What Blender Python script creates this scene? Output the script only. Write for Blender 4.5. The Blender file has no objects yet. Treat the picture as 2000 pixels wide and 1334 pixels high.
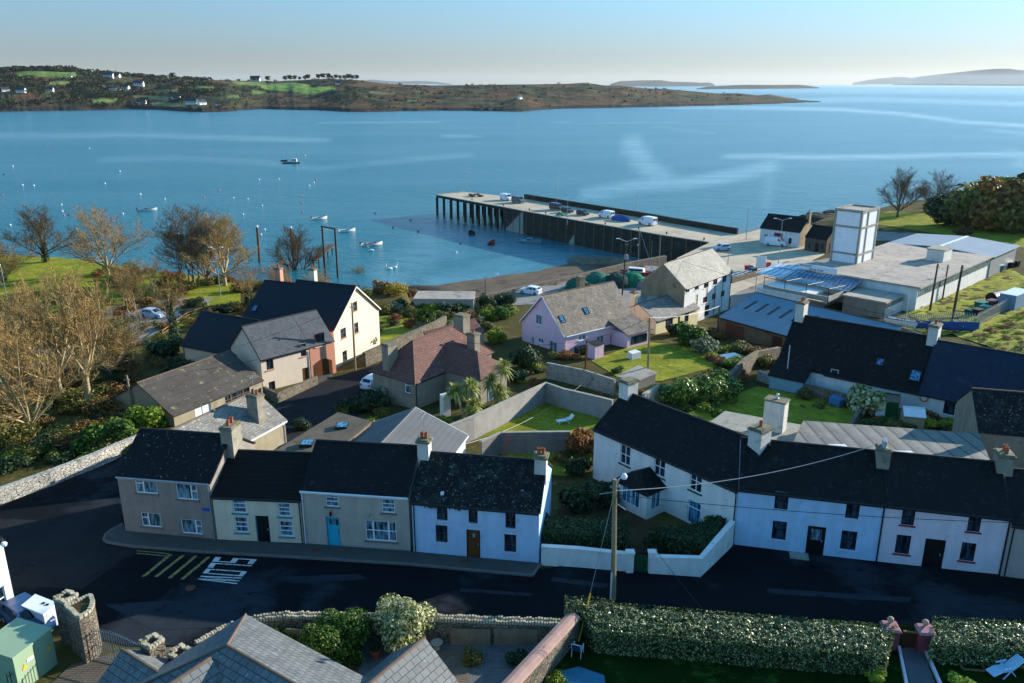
import bpy, math, random
import numpy as np
from mathutils import Vector, Matrix, noise as mnoise
from mathutils.geometry import delaunay_2d_cdt
R = math.radians
rng = random.Random(7)
scene = bpy.context.scene
COL = scene.collection
# ------------------------------------------------------------------ camera maths (metres, sea level z = 0)
CH, CF = 44.0, 1600.0
CP = math.atan(504 / 1600)
cc, cs = math.cos(CP), math.sin(CP)

def ray(x, y):
    a = (x - 1000) / CF; b = (y - 667) / CF
    return Vector((a, cc - b * cs, -(cs + b * cc)))

def at(x, y, z):
    d = ray(x, y)
    return Vector((0, 0, CH)) + d * ((z - CH) / d.z)

def on_plane(x, y, p0, n):
    d = ray(x, y); o = Vector((0, 0, CH))
    return o + d * ((p0 - o).dot(n) / d.dot(n))

# ------------------------------------------------------------------ ground height: thin plate spline through known levels
ANCH = [(250,1045,11.2),(800,1085,11.3),(1430,1065,11.5),(1950,1130,11.7),(100,960,10.9),(400,1180,11.3),(1000,1180,11.4),
 (1600,1180,11.6),(200,1334,11.6),(1000,1330,11.8),(1900,1330,12.0),(0,985,10.8),(560,800,9.6),(700,740,9.2),(812,803,9.5),
 (515,765,9.3),(1000,800,10.2),(950,860,10.8),(1103,690,8.9),(1300,700,9.4),(1500,790,10.2),(1750,850,10.6),(1600,750,9.8),
 (1850,815,10.2),(1850,580,8.2),(1700,640,8.4),(1980,600,8.8),(1950,670,9.6),(1370,640,7.6),(1500,560,6.9),(1450,500,6.5),
 (1550,490,6.6),(1035,575,7.0),(1150,570,7.0),(920,590,7.2),(850,640,8.4),(960,610,7.8),(100,540,6.5),(300,540,6.3),
 (450,600,7.2),(300,620,7.4),(100,700,8.4),(0,640,7.6),(150,800,9.6),(1900,470,7.4),(1800,440,6.8),(2000,430,7.5),(661,723,9.0),
 (-300,600,7.5),(-300,900,10.6),(2300,600,10),(2300,900,12)]
_ap = np.array([[*at(x, y, z)[:2], z] for x, y, z in ANCH] + [[-60,10,12],[60,10,12.5],[0,-40,13],[-160,60,11],[160,60,13],[190,260,8],[-170,220,6]], float)

def _U(r2):
    return np.where(r2 > 1e-9, r2 * np.log(np.maximum(r2, 1e-9)), 0.0)
_n = len(_ap)
_K = _U(((_ap[:, None, :2] - _ap[None, :, :2]) ** 2).sum(-1)) + np.eye(_n) * 60.0
_Pm = np.c_[np.ones(_n), _ap[:, :2]]
_A = np.zeros((_n + 3, _n + 3)); _A[:_n, :_n] = _K; _A[:_n, _n:] = _Pm; _A[_n:, :_n] = _Pm.T
_w = np.linalg.solve(_A, np.r_[_ap[:, 2], 0, 0, 0])
SHORE_PX = [(-900,455),(-500,468),(-150,480),(60,490),(200,497),(340,520),(500,538),(620,548),(700,560),(775,577),(830,562),(880,553),(960,540),
            (1050,528),(1110,514),(1180,510),(1240,508)]
_q7 = [(1322,504),(1385,474),(1440,458),(1486,448)]
_s2 = [(1560,440),(1600,426),(1650,418),(1700,414),(1760,402),(1830,388),(1900,372),(2000,352),(2300,330),(2900,322)]
SHORE = np.array([at(x, y, 5.5 if x < 720 else 0)[:2] for x, y in SHORE_PX] + [at(x, y, 7)[:2] for x, y in _q7] + [at(x, y, 3)[:2] for x, y in _s2])

def shore_d(X, Y):
    """distance to the waterline, positive on land"""
    X = np.asarray(X, float); Y = np.asarray(Y, float)
    best = np.full(X.shape, 1e9)
    for (ax, ay), (bx, by) in zip(SHORE[:-1], SHORE[1:]):
        dx, dy = bx - ax, by - ay; l2 = dx * dx + dy * dy
        t = np.clip(((X - ax) * dx + (Y - ay) * dy) / l2, 0, 1)
        d = np.hypot(X - ax - t * dx, Y - ay - t * dy)
        best = np.minimum(best, d)
    # inside test: below the line (smaller Y at the same X/Y azimuth): even-odd with a polygon closed behind the camera
    poly = np.vstack([SHORE, [[900, -300], [-900, -300]]])
    ins = np.zeros(X.shape, bool)
    j = len(poly) - 1
    for i in range(len(poly)):
        xi, yi = poly[i]; xj, yj = poly[j]
        with np.errstate(divide='ignore', invalid='ignore'):
            c = ((yi > Y) != (yj > Y)) & (X < (xj - xi) * (Y - yi) / (yj - yi + 1e-12) + xi)
        ins ^= c; j = i
    return np.where(ins, best, -best)

SEAWALL_PX = [(1300,500),(1235,512),(1170,527),(1110,541),(1060,552),(1000,565),(940,578),(900,588),(850,589),(805,590)]
BEACH = np.array([at(x, y, 0)[:2] for x, y in ((775,574),(830,558),(880,550),(960,537),(1050,525),(1110,511),(1180,507),(1240,504))] + [at(x, y, 7.4)[:2] for x, y in SEAWALL_PX])
def in_np(X, Y, poly):
    ins = np.zeros(X.shape, bool); j = len(poly) - 1
    for i in range(len(poly)):
        xi, yi = poly[i]; xj, yj = poly[j]; ins ^= ((yi > Y) != (yj > Y)) & (X < (xj - xi) * (Y - yi) / (yj - yi + 1e-12) + xi); j = i
    return ins
def ground_np(X, Y):
    X = np.asarray(X, float); Y = np.asarray(Y, float)
    z = _w[_n] + _w[_n + 1] * X + _w[_n + 2] * Y
    for i in range(_n):
        z = z + _w[i] * _U((X - _ap[i, 0]) ** 2 + (Y - _ap[i, 1]) ** 2)
    z = np.clip(z, 5.0, 14.0)
    d = shore_d(X, Y)
    t = np.clip(d / 8, 0, 1); t = t * t * (3 - 2 * t)
    low = 0.9 * np.clip(d, 0, 20) / 20
    res = np.where(d > 0, low * (1 - t) + z * t, np.clip(d * 0.12, -3, 0))
    return np.where(in_np(X, Y, BEACH) & (d > 0), np.minimum(res, 3.6 * np.clip(d / 34, 0, 1)), res)     # open sand below the sea wall

_sa, _sb = SHORE[:-1], SHORE[1:]; _sd = _sb - _sa; _sl = (_sd ** 2).sum(1); _spoly = [tuple(p) for p in SHORE] + [(900, -300), (-900, -300)]; _bpoly = [tuple(p) for p in BEACH]
def in1(x, y, P):
    c = False; xj, yj = P[-1]
    for xi, yi in P:
        if (yi > y) != (yj > y) and x < (xj - xi) * (y - yi) / (yj - yi + 1e-12) + xi: c = not c
        xj, yj = xi, yi
    return c
def G(x, y):
    z = _w[_n] + _w[_n + 1] * x + _w[_n + 2] * y + float((_w[:_n] * _U((x - _ap[:, 0]) ** 2 + (y - _ap[:, 1]) ** 2)).sum()); z = min(14.0, max(5.0, z))
    p = np.array([x, y]); t = np.clip(((p - _sa) * _sd).sum(1) / _sl, 0, 1); d = float(np.sqrt((((_sa + _sd * t[:, None]) - p) ** 2).sum(1)).min())
    if not in1(x, y, _spoly): return max(-3, -d * .12)
    t = min(1, d / 8); t = t * t * (3 - 2 * t); r = .9 * min(d, 20) / 20 * (1 - t) + z * t
    return min(r, 3.6 * min(1, d / 34)) if in1(x, y, _bpoly) else r

def gp(x, y, it=14):
    """the place on the ground that the picture shows at x, y"""
    z = 9.0
    for _ in range(it):
        p = at(x, y, z); z = 0.5 * z + 0.5 * G(p.x, p.y)
    p = at(x, y, z); p.z = G(p.x, p.y)
    return p

# ------------------------------------------------------------------ mesh builder
class MB:
    def __init__(s): s.v = []; s.f = []; s.m = []
    def poly(s, pts, mi=0):
        i = len(s.v); s.v += [tuple(p) for p in pts]; s.f.append(tuple(range(i, i + len(pts)))); s.m.append(mi)
    def box(s, a, b, mi=0):
        (x0, y0, z0), (x1, y1, z1) = a, b
        s.hexa([(x0,y0,z0),(x1,y0,z0),(x1,y1,z0),(x0,y1,z0)], [(x0,y0,z1),(x1,y0,z1),(x1,y1,z1),(x0,y1,z1)], mi)
    def hexa(s, lo, hi, mi=0):
        n = len(lo); i = len(s.v); s.v += [tuple(p) for p in lo] + [tuple(p) for p in hi]
        s.f.append(tuple(i + k for k in reversed(range(n)))); s.f.append(tuple(i + n + k for k in range(n))); s.m += [mi, mi]
        for k in range(n):
            l = (k + 1) % n; s.f.append((i + k, i + l, i + n + l, i + n + k)); s.m.append(mi)
    def beam(s, p, q, w, h, mi=0):
        p = Vector(p); q = Vector(q); d = (q - p).normalized()
        up = Vector((0, 0, 1)) if abs(d.z) < .95 else Vector((0, 1, 0))
        sd = d.cross(up).normalized(); up = sd.cross(d)
        c = [sd * (a * w / 2) + up * (b * h / 2) for a, b in ((-1,-1),(1,-1),(1,1),(-1,1))]
        s.hexa([p + k for k in c], [q + k for k in c], mi)
    def tube(s, pts, rs, n=6, mi=0, cap=True):
        pts = [Vector(p) for p in pts]
        if not isinstance(rs, (list, tuple)): rs = [rs] * len(pts)
        base = len(s.v)
        for k, p in enumerate(pts):
            d = (pts[min(k + 1, len(pts) - 1)] - pts[max(k - 1, 0)])
            d = d.normalized() if d.length > 1e-9 else Vector((0, 0, 1))
            up = Vector((0, 0, 1)) if abs(d.z) < .9 else Vector((1, 0, 0))
            a = d.cross(up).normalized(); b = d.cross(a)
            for j in range(n):
                t = 2 * math.pi * j / n
                s.v.append(tuple(p + (a * math.cos(t) + b * math.sin(t)) * rs[k]))
        for k in range(len(pts) - 1):
            for j in range(n):
                l = (j + 1) % n
                s.f.append((base + k*n + j, base + k*n + l, base + (k+1)*n + l, base + (k+1)*n + j)); s.m.append(mi)
        if cap:
            s.f.append(tuple(base + j for j in reversed(range(n)))); s.m.append(mi)
            e = base + (len(pts) - 1) * n
            s.f.append(tuple(e + j for j in range(n))); s.m.append(mi)
    def lathe(s, prof, n=10, c=(0, 0, 0), mi=0):
        i = len(s.v)
        for r, z in prof:
            for j in range(n):
                t = 2 * math.pi * j / n; s.v.append((c[0] + r * math.cos(t), c[1] + r * math.sin(t), c[2] + z))
        for k in range(len(prof) - 1):
            for j in range(n):
                l = (j + 1) % n; s.f.append((i + k*n + j, i + k*n + l, i + (k+1)*n + l, i + (k+1)*n + j)); s.m.append(mi)
        s.f.append(tuple(i + j for j in reversed(range(n)))); s.m.append(mi)
        e = i + (len(prof) - 1) * n; s.f.append(tuple(e + j for j in range(n))); s.m.append(mi)
    def loft(s, rings, mi=0, closed=True, caps=True):
        i = len(s.v); n = len(rings[0])
        for r in rings: s.v += [tuple(p) for p in r]
        for k in range(len(rings) - 1):
            for j in range(n if closed else n - 1):
                l = (j + 1) % n; s.f.append((i + k*n + j, i + k*n + l, i + (k+1)*n + l, i + (k+1)*n + j)); s.m.append(mi)
        if caps:
            s.f.append(tuple(i + j for j in reversed(range(n)))); s.m.append(mi)
            e = i + (len(rings) - 1) * n; s.f.append(tuple(e + j for j in range(n))); s.m.append(mi)
    def mesh(s, name, mats, uv=True, smooth=False):
        me = bpy.data.meshes.new(name); me.from_pydata(s.v, [], s.f)
        if not isinstance(mats, (list, tuple)): mats = [mats]
        for m in mats: me.materials.append(m)
        if len(mats) > 1: me.polygons.foreach_set('material_index', s.m)
        if smooth: me.polygons.foreach_set('use_smooth', [True] * len(s.f))
        if uv:
            lay = me.uv_layers.new(name='UVMap'); out = []
            V = s.v
            for p in me.polygons:
                n = p.normal
                if abs(n.z) > .999: h = Vector((1, 0, 0)); w = Vector((0, 1, 0))
                else: h = Vector((-n.y, n.x, 0)).normalized(); w = n.cross(h)
                for vi in p.vertices:
                    q = Vector(V[vi]); out += [q.dot(h), q.dot(w)]
            lay.data.foreach_set('uv', out)
        me.update()
        return me
    def build(s, name, mats, parent=None, loc=None, rz=0, uv=True, smooth=False):
        o = bpy.data.objects.new(name, s.mesh(name, mats, uv, smooth)); COL.objects.link(o)
        if parent: o.parent = parent
        if loc is not None: o.location = loc
        if rz: o.rotation_euler = (0, 0, rz)
        return o

def tag(o, label=None, cat=None, group=None, kind=None):
    if label: o['label'] = label
    if cat: o['category'] = cat
    if group: o['group'] = group
    if kind: o['kind'] = kind
    return o

def empty(name, loc, rz=0, label=None, cat=None, group=None):
    o = bpy.data.objects.new(name, None); COL.objects.link(o); o.empty_display_size = .3
    o.location = loc; o.rotation_euler = (0, 0, rz)
    return tag(o, label, cat, group)

def struct(mb, name, m, **k):
    return tag(mb.build(name, m, **k), kind='structure')

def copy_tree(o, loc=None, rz=None, label=None, scale=None, group=None, parent=None):
    c = o.copy(); COL.objects.link(c)
    if parent: c.parent = parent
    if loc is not None: c.location = loc
    if rz is not None: c.rotation_euler = (0, 0, rz)
    if label: c['label'] = label
    if group: c['group'] = group
    if scale is not None: c.scale = scale if isinstance(scale, (tuple, list)) else (scale,) * 3
    for ch in o.children: copy_tree(ch, parent=c)
    return c

# ------------------------------------------------------------------ materials
def hx(h):
    h = h.lstrip('#'); r = []
    for i in (0, 2, 4):
        c = int(h[i:i+2], 16) / 255; r.append(c / 12.92 if c <= .04045 else ((c + .055) / 1.055) ** 2.4)
    return tuple(r)

class NT:
    def __init__(s, m): s.t = m.node_tree; s.t.nodes.clear()
    def n(s, typ, **k):
        o = s.t.nodes.new(typ)
        for a, v in k.items():
            if a in ('blend_type', 'data_type', 'operation', 'noise_dimensions', 'feature', 'attribute_name', 'interpolation_type', 'offset', 'clamp', 'wave_type', 'bands_direction', 'distance'): setattr(o, a, v)
            else: o.inputs[a.replace('_', ' ')].default_value = v
        return o
    def l(s, a, b): s.t.links.new(a, b)
    def mix(s, fac, a, b, blend='MIX'):
        o = s.t.nodes.new('ShaderNodeMix'); o.data_type = 'RGBA'; o.blend_type = blend
        for k, v in ((0, fac), (6, a), (7, b)):
            if hasattr(v, 'is_linked') or isinstance(v, bpy.types.NodeSocket): s.l(v, o.inputs[k])
            else: o.inputs[k].default_value = v if k == 0 else (*v, 1)
        return o.outputs[2]
    def ramp(s, fac, a, b, ca=(0, 0, 0), cb=(1, 1, 1)):
        o = s.t.nodes.new('ShaderNodeValToRGB'); e = o.color_ramp.elements
        e[0].position = a; e[0].color = (*ca, 1); e[1].position = b; e[1].color = (*cb, 1)
        s.l(fac, o.inputs[0]); return o.outputs[0]
    def noise(s, vec, scale, detail=4, rough=.55, dist=0):
        o = s.t.nodes.new('ShaderNodeTexNoise'); o.inputs['Scale'].default_value = scale; o.inputs['Detail'].default_value = detail
        o.inputs['Roughness'].default_value = rough; o.inputs['Distortion'].default_value = dist
        if vec is not None: s.l(vec, o.inputs['Vector'])
        return o.outputs['Fac']
    def mapping(s, vec, scale=(1, 1, 1), loc=(0, 0, 0), rot=(0, 0, 0)):
        o = s.t.nodes.new('ShaderNodeMapping'); o.inputs['Scale'].default_value = scale; o.inputs['Location'].default_value = loc; o.inputs['Rotation'].default_value = rot
        s.l(vec, o.inputs['Vector']); return o.outputs[0]

def newmat(name):
    m = bpy.data.materials.new(name); m.use_nodes = True
    return m, NT(m)

def M(name, col, rough=.8, var=.25, vs=.8, bump=.0, bs=12, pat=None, spots=(), streak=0, spec=.2, metal=0, c2=None, tint=None):
    """procedural surface: base colour, broad and fine tone changes, optional course pattern on UVs, spots and rain streaks
    pat = (kind, width, height, mortar, mortar colour, contrast, bump); spots = [(colour, scale, threshold, softness, stretch)]"""
    if isinstance(col, str): col = hx(col)
    m, t = newmat(name)
    tc = t.n('ShaderNodeTexCoord'); ob = tc.outputs['Object']; uv = tc.outputs['UV']
    out = t.n('ShaderNodeOutputMaterial'); b = t.n('ShaderNodeBsdfPrincipled')
    t.l(b.outputs[0], out.inputs[0])
    b.inputs['Roughness'].default_value = rough; b.inputs['Metallic'].default_value = metal; b.inputs['Specular IOR Level'].default_value = spec
    lo = tuple(c * (1 - var) for c in col); hi = tuple(min(.95, c * (1 + var)) for c in (c2 or col))
    n1 = t.noise(ob, vs, 6, .65)
    c = t.mix(t.ramp(n1, .3, .7), lo, hi)
    n2 = t.noise(ob, vs * 9, 3, .6)
    c = t.mix(.35 * min(1, var * 3), c, t.ramp(n2, .25, .75, (.35, .35, .35), (1, 1, 1)), 'MULTIPLY')
    hgt = None
    if pat:
        kind, w, h, mort, mcol, con, pb = pat
        if kind in ('slate', 'brick'):
            br = t.n('ShaderNodeTexBrick', offset=.5); br.inputs['Scale'].default_value = 1; br.inputs['Brick Width'].default_value = w
            br.inputs['Row Height'].default_value = h; br.inputs['Mortar Size'].default_value = mort; br.inputs['Mortar Smooth'].default_value = .3
            br.inputs['Bias'].default_value = 0
            br.inputs['Color1'].default_value = (1 - con,) * 3 + (1,); br.inputs['Color2'].default_value = (1, 1, 1, 1)
            mc = tuple(min(1, x / max(1e-4, y)) for x, y in zip(hx(mcol) if isinstance(mcol, str) else mcol, col))
            br.inputs['Mortar'].default_value = (*mc, 1)
            wob = t.mix(.015, uv, t.noise(uv, 3, 2) , 'ADD') if kind == 'slate' else t.mix(.05, uv, t.noise(uv, 2.2, 3), 'ADD')
            t.l(wob, br.inputs['Vector'])
            c = t.mix(1, c, br.outputs['Color'], 'MULTIPLY')
            inv = t.n('ShaderNodeMath', operation='SUBTRACT'); inv.inputs[0].default_value = 1; t.l(br.outputs['Fac'], inv.inputs[1]); hgt = inv.outputs[0]
        elif kind == 'stone':
            vo = t.n('ShaderNodeTexVoronoi', feature='F1'); vo.inputs['Scale'].default_value = 1; vo.inputs['Randomness'].default_value = .9
            mp = t.mapping(ob, (1 / w, 1 / w, 1 / h)); t.l(mp, vo.inputs['Vector'])
            ve = t.n('ShaderNodeTexVoronoi', feature='DISTANCE_TO_EDGE'); ve.inputs['Randomness'].default_value = .9; t.l(mp, ve.inputs['Vector']); ve.inputs['Scale'].default_value = 1
            g = t.ramp(ve.outputs['Distance'], 0, mort)
            hs = t.n('ShaderNodeRGBToBW'); t.l(vo.outputs['Color'], hs.inputs[0])
            c = t.mix(1, c, t.ramp(hs.outputs[0], 0, 1, (1 - con,) * 3, (1, 1, 1)), 'MULTIPLY')
            c = t.mix(g, hx(mcol) if isinstance(mcol, str) else mcol, c); hgt = g
        elif kind == 'wave':
            wv = t.n('ShaderNodeTexWave', wave_type='BANDS', bands_direction='X'); wv.inputs['Scale'].default_value = 1
            wv.inputs['Distortion'].default_value = 0
            mp = t.mapping(uv, (.314 / w, .314 / w, 1)); t.l(mp, wv.inputs['Vector'])
            rp = t.ramp(wv.outputs['Fac'], 0, mort if mort else 1, (1 - con,) * 3, (1, 1, 1)); c = t.mix(1, c, rp, 'MULTIPLY'); hgt = wv.outputs['Fac']
        elif kind == 'wavey':
            wv = t.n('ShaderNodeTexWave', wave_type='BANDS', bands_direction='X'); wv.inputs['Scale'].default_value = 1
            mp = t.mapping(uv, (.314 / h, .314 / h, 1), rot=(0, 0, R(90))); t.l(mp, wv.inputs['Vector'])
            rp = t.ramp(wv.outputs['Fac'], 0, mort if mort else 1, (1 - con,) * 3, (1, 1, 1)); c = t.mix(1, c, rp, 'MULTIPLY'); hgt = wv.outputs['Fac']
    for sp in spots:
        scol, ssc, thr, soft = sp[:4]; st = sp[4] if len(sp) > 4 else (1, 1, 1)
        nn = t.noise(t.mapping(ob, st, loc=(rng.uniform(0, 50),) * 3), ssc, 5, .7)
        c = t.mix(t.ramp(nn, thr, thr + soft), c, hx(scol) if isinstance(scol, str) else scol)
    if streak:
        nn = t.noise(t.mapping(ob, (1.3, 1.3, .3)), 1.1, 6, .7)
        c = t.mix(streak * .75, c, t.ramp(nn, .34, .66, (.45, .43, .38), (1, 1, 1)), 'MULTIPLY')
    t.l(c, b.inputs['Base Color'])
    if bump or hgt is not None:
        bp = t.n('ShaderNodeBump'); bp.inputs['Strength'].default_value = 1; bp.inputs['Distance'].default_value = 1
        nb = t.noise(ob, bs, 4, .6)
        mu = t.n('ShaderNodeMath', operation='MULTIPLY'); t.l(nb, mu.inputs[0]); mu.inputs[1].default_value = bump
        src = mu.outputs[0]
        if hgt is not None:
            m2 = t.n('ShaderNodeMath', operation='MULTIPLY'); t.l(hgt, m2.inputs[0]); m2.inputs[1].default_value = pat[6]
            ad = t.n('ShaderNodeMath', operation='ADD'); t.l(src, ad.inputs[0]); t.l(m2.outputs[0], ad.inputs[1]); src = ad.outputs[0]
        t.l(src, bp.inputs['Height']); t.l(bp.outputs[0], b.inputs['Normal'])
    return m

def leafmat(name, cols, rough=.55, trans=.25, spec=.2):
    m, t = newmat(name)
    out = t.n('ShaderNodeOutputMaterial'); g = t.n('ShaderNodeNewGeometry'); oi = t.n('ShaderNodeObjectInfo')
    rp = t.n('ShaderNodeValToRGB'); e = rp.color_ramp.elements
    while len(e) < len(cols): e.new(.5)
    for i, c in enumerate(cols):
        e[i].position = i / max(1, len(cols) - 1); e[i].color = (*(hx(c) if isinstance(c, str) else c), 1)
    t.l(g.outputs['Random Per Island'], rp.inputs[0])
    hv = t.n('ShaderNodeHueSaturation'); t.l(rp.outputs[0], hv.inputs['Color'])
    mr = t.n('ShaderNodeMapRange'); t.l(oi.outputs['Random'], mr.inputs[0]); mr.inputs[3].default_value = .75; mr.inputs[4].default_value = 1.25
    t.l(mr.outputs[0], hv.inputs['Value'])
    b = t.n('ShaderNodeBsdfPrincipled'); b.inputs['Roughness'].default_value = rough; b.inputs['Specular IOR Level'].default_value = spec
    t.l(hv.outputs[0], b.inputs['Base Color'])
    tr = t.n('ShaderNodeBsdfTranslucent'); t.l(hv.outputs[0], tr.inputs[0])
    mx = t.n('ShaderNodeMixShader'); mx.inputs[0].default_value = trans
    t.l(b.outputs[0], mx.inputs[1]); t.l(tr.outputs[0], mx.inputs[2]); t.l(mx.outputs[0], out.inputs[0])
    return m

def glassmat(name, col, rough=.06):
    """a window seen from outside: dark room behind a reflecting pane"""
    m, t = newmat(name)
    out = t.n('ShaderNodeOutputMaterial'); b = t.n('ShaderNodeBsdfPrincipled'); tc = t.n('ShaderNodeTexCoord')
    c = hx(col) if isinstance(col, str) else col
    n = t.noise(t.mapping(tc.outputs['Object'], (5, 5, .9)), 1.2, 3)
    t.l(t.mix(t.ramp(n, .4, .62), tuple(x * .35 for x in c), tuple(min(.5, x * 3.2) for x in c)), b.inputs['Base Color'])  # pale patches in the colour stand in for sky reflections and curtains
    b.inputs['Roughness'].default_value = rough; b.inputs['IOR'].default_value = 1.5
    t.l(b.outputs[0], out.inputs[0]); return m
# ------------------------------------------------------------------ materials used by the buildings
m_slate_black = M('slate_black', '#0a0b0d', .75, .45, .6, .006, 30, spec=.25, pat=('slate', .32, .24, .02, (.001, .001, .0012), .6, .03), spots=[('#23292b', 2.2, .57, .06), ('#14170f', .9, .6, .1), ('#5a6060', 7, .70, .03)])
m_slate_moss = M('slate_mossy', '#080a0c', .75, .3, .6, .01, 25, spec=.25, pat=('slate', .32, .24, .012, (.006, .006, .007), .35, .012),
                 spots=[('#252d2c', 1.1, .52, .12), ('#7f8a86', 5, .60, .05), ('#33391f', 1.6, .60, .08)])
m_slate_spot = M('slate_spotted', '#07080a', .75, .25, .6, .006, 30, spec=.25, pat=('slate', .32, .24, .012, (.006, .006, .007), .35, .012), spots=[('#8a9496', 4.5, .63, .03), ('#30341f', 1.2, .62, .1)])
m_slate_new = M('slate_new', '#5b5d60', .5, .14, .5, .002, 30, ('slate', .4, .28, .014, '#2c2d30', .28, .012))
m_slate_pale = M('slate_pale', '#8b8880', .6, .22, .7, .006, 24, ('slate', .36, .26, .016, '#4a4843', .32, .012), spots=[('#b9b6a8', 3.2, .60, .06), ('#6d6746', 1.4, .60, .08)])
m_slate_brownish = M('slate_weathered', '#85796b', .65, .25, .7, .006, 24, ('slate', .45, .3, .02, '#3d362f', .38, .015), spots=[('#a59c8d', 2.6, .60, .06), ('#5e5a3c', 1.2, .62, .08)])
m_slate_wh = M('slate_warehouse', '#a39e90', .65, .18, .5, .006, 24, ('slate', .45, .34, .02, '#67635a', .25, .012), spots=[('#6f6b47', .5, .60, .1), ('#77735f', 5, .62, .05)])
m_slate_blue = M('slate_blue', '#0f2740', .55, .2, .5, .003, 30, spec=.3, pat=('slate', .4, .26, .016, (.002, .004, .007), .4, .02), spots=[('#17334d', 1.2, .58, .1)])
m_slate_big = M('slate_large', '#6c7070', .5, .16, .9, .003, 24, ('slate', .52, .4, .018, '#25272b', .22, .016), spots=[('#8d9190', 3.5, .62, .06)])
m_slate_navy = M('slate_navy', '#0a1420', .6, .14, .4, .002, 30, spec=.3, pat=('slate', .4, .26, .012, (.008, .01, .014), .2, .01))
m_tile_brown = M('tile_brown', '#755046', .7, .16, .8, .004, 24, ('slate', .38, .3, .02, '#55332b', .3, .02), spots=[('#9a7a6a', 3, .62, .06)])
m_fibre = M('fibre_cement', '#4d4842', .85, .25, .5, .004, 20, ('wavey', 1, 1.2, .2, 0, .16, .004), spots=[('#7d7a55', 1.2, .60, .06), ('#8d8a82', 6, .68, .03), ('#3c3833', .7, .56, .1)])
m_felt = M('roof_felt', '#a99d90', .85, .22, .35, .004, 16, spots=[('#85786b', .5, .55, .1), ('#bbaf9f', 1.7, .6, .1)], streak=.25)
m_fibre_low = M('fibre_low', '#6b5f50', .85, .25, .6, .004, 20, ('wavey', 1, .35, .3, 0, .3, .01), spots=[('#4f493a', 1, .56, .1), ('#857a6a', 4, .62, .06)])
m_rib = M('ribbed_roof', '#77756f', .8, .2, .5, .003, 20, ('wave', 1.35, 1, .14, 0, .55, .02), spots=[('#8b8878', .8, .6, .1), ('#5b5a52', 1.5, .58, .1)])
m_flatgrey = M('grey_felt', '#5a5c5e', .7, .14, .4, .003, 20, ('wavey', 1, .5, .15, 0, .2, .003))
m_blueroof = M('blue_sheet_roof', '#64808f', .55, .12, .3, .002, 20, ('wave', .22, 1, 0, 0, .12, .012), spots=[('#4a6b80', .6, .56, .12)])
m_metal_roof = M('metal_roof', '#8d949a', .5, .1, .3, .002, 20, ('wave', .5, 1, .3, 0, .15, .01))
m_pebble = M('pebbledash', '#8d867e', .95, .14, 1.2, .03, 60, spots=[('#948d84', 30, .58, .06)], streak=.45)
m_cream_old = M('cream_render_old', '#cdc4ae', .9, .1, .9, .006, 20, spots=[('#9c9381', 1.1, .62, .12)], streak=.45)
m_grey_render = M('grey_render', '#a9a297', .9, .1, .8, .006, 20, spots=[('#7f7970', .8, .62, .14)], streak=.4)
m_white = M('white_render', '#d8d7d4', .85, .06, .8, .006, 14, spots=[('#a5a398', 1.0, .6, .14), ('#8d8b80', .6, .66, .1)], streak=.4)
m_bluewhite = M('bluewhite_render', '#a9c6e2', .85, .06, .8, .006, 14, spots=[('#8ea9c2', 1.0, .6, .14), ('#7f97ab', .6, .66, .1)], streak=.38)
m_pinkwhite = M('pinkwhite_render', '#d6c8d2', .85, .06, .8, .006, 14, spots=[('#ab9da5', 1.0, .6, .14)], streak=.36)
m_beige = M('beige_render', '#a89a92', .9, .08, .8, .006, 14, streak=.3)
m_cream = M('cream_render', '#d8c6b0', .85, .06, .6, .004, 14, spots=[('#c3b29e', .9, .66, .1)], streak=.15)
m_salmon = M('salmon_render', '#c98d74', .85, .07, .6, .004, 14, streak=.15)
m_pink = M('pink_render', '#e0bccb', .85, .07, .6, .004, 14, spots=[('#c79db2', .7, .62, .12)], streak=.2)
m_yellow = M('yellow_render', '#e0d2a2', .85, .1, .6, .004, 14, streak=.3)
m_roughgrey = M('rough_render', '#8d8677', .95, .16, .7, .015, 18, spots=[('#6a6455', .7, .6, .12), ('#a49d8c', 2, .6, .1)], streak=.4)
m_olive = M('olive_render', '#9a917a', .9, .14, .6, .008, 18, spots=[('#766e58', .8, .6, .12)], streak=.4)
m_oldgable = M('old_gable', '#93866b', .95, .25, .6, .02, 10, spots=[('#6e6450', .8, .56, .14), ('#b1a077', .5, .6, .12)], streak=.5)
m_panelwhite = M('panel_white', '#dfe2e6', .7, .05, .5, .002, 14, ('slate', .9, .9, .012, '#c2c6cb', .05, .003), streak=.15)
m_concrete = M('concrete_frame', '#9b978b', .9, .16, .9, .006, 16, spots=[('#6f6c5b', 1.2, .58, .12)], streak=.45)
m_conc_dark = M('concrete_wet', '#3c3a34', .85, .3, .5, .02, 8, spots=[('#24251f', .6, .52, .12), ('#5c5950', .4, .6, .12)], streak=.5)
m_block = M('block_wall', '#86807a', .95, .14, .7, .006, 16, ('brick', .45, .225, .02, '#6a645e', .12, .006), streak=.35)
m_blockgrey = M('rendered_wall', '#94918c', .95, .16, .7, .01, 14, spots=[('#77746d', .9, .6, .14), ('#a9a69f', 2, .62, .1)], streak=.35)
m_stone = M('rubble_stone', '#857c6c', .95, .2, .8, .01, 14, ('stone', .34, .2, .09, '#3a362e', .5, .05), spots=[('#5c5a3c', 1.2, .64, .08)])
m_stonewash = M('whitewashed_stone', '#c0bcb2', .95, .16, .8, .01, 14, ('stone', .36, .22, .09, '#6f6b62', .35, .05), spots=[('#716c55', 1.5, .60, .06), ('#4a4a33', .8, .64, .08)])
m_hutstone = M('hut_stone', '#6c6052', .95, .2, .8, .01, 14, ('stone', .4, .25, .08, '#4a4238', .4, .03))
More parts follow.
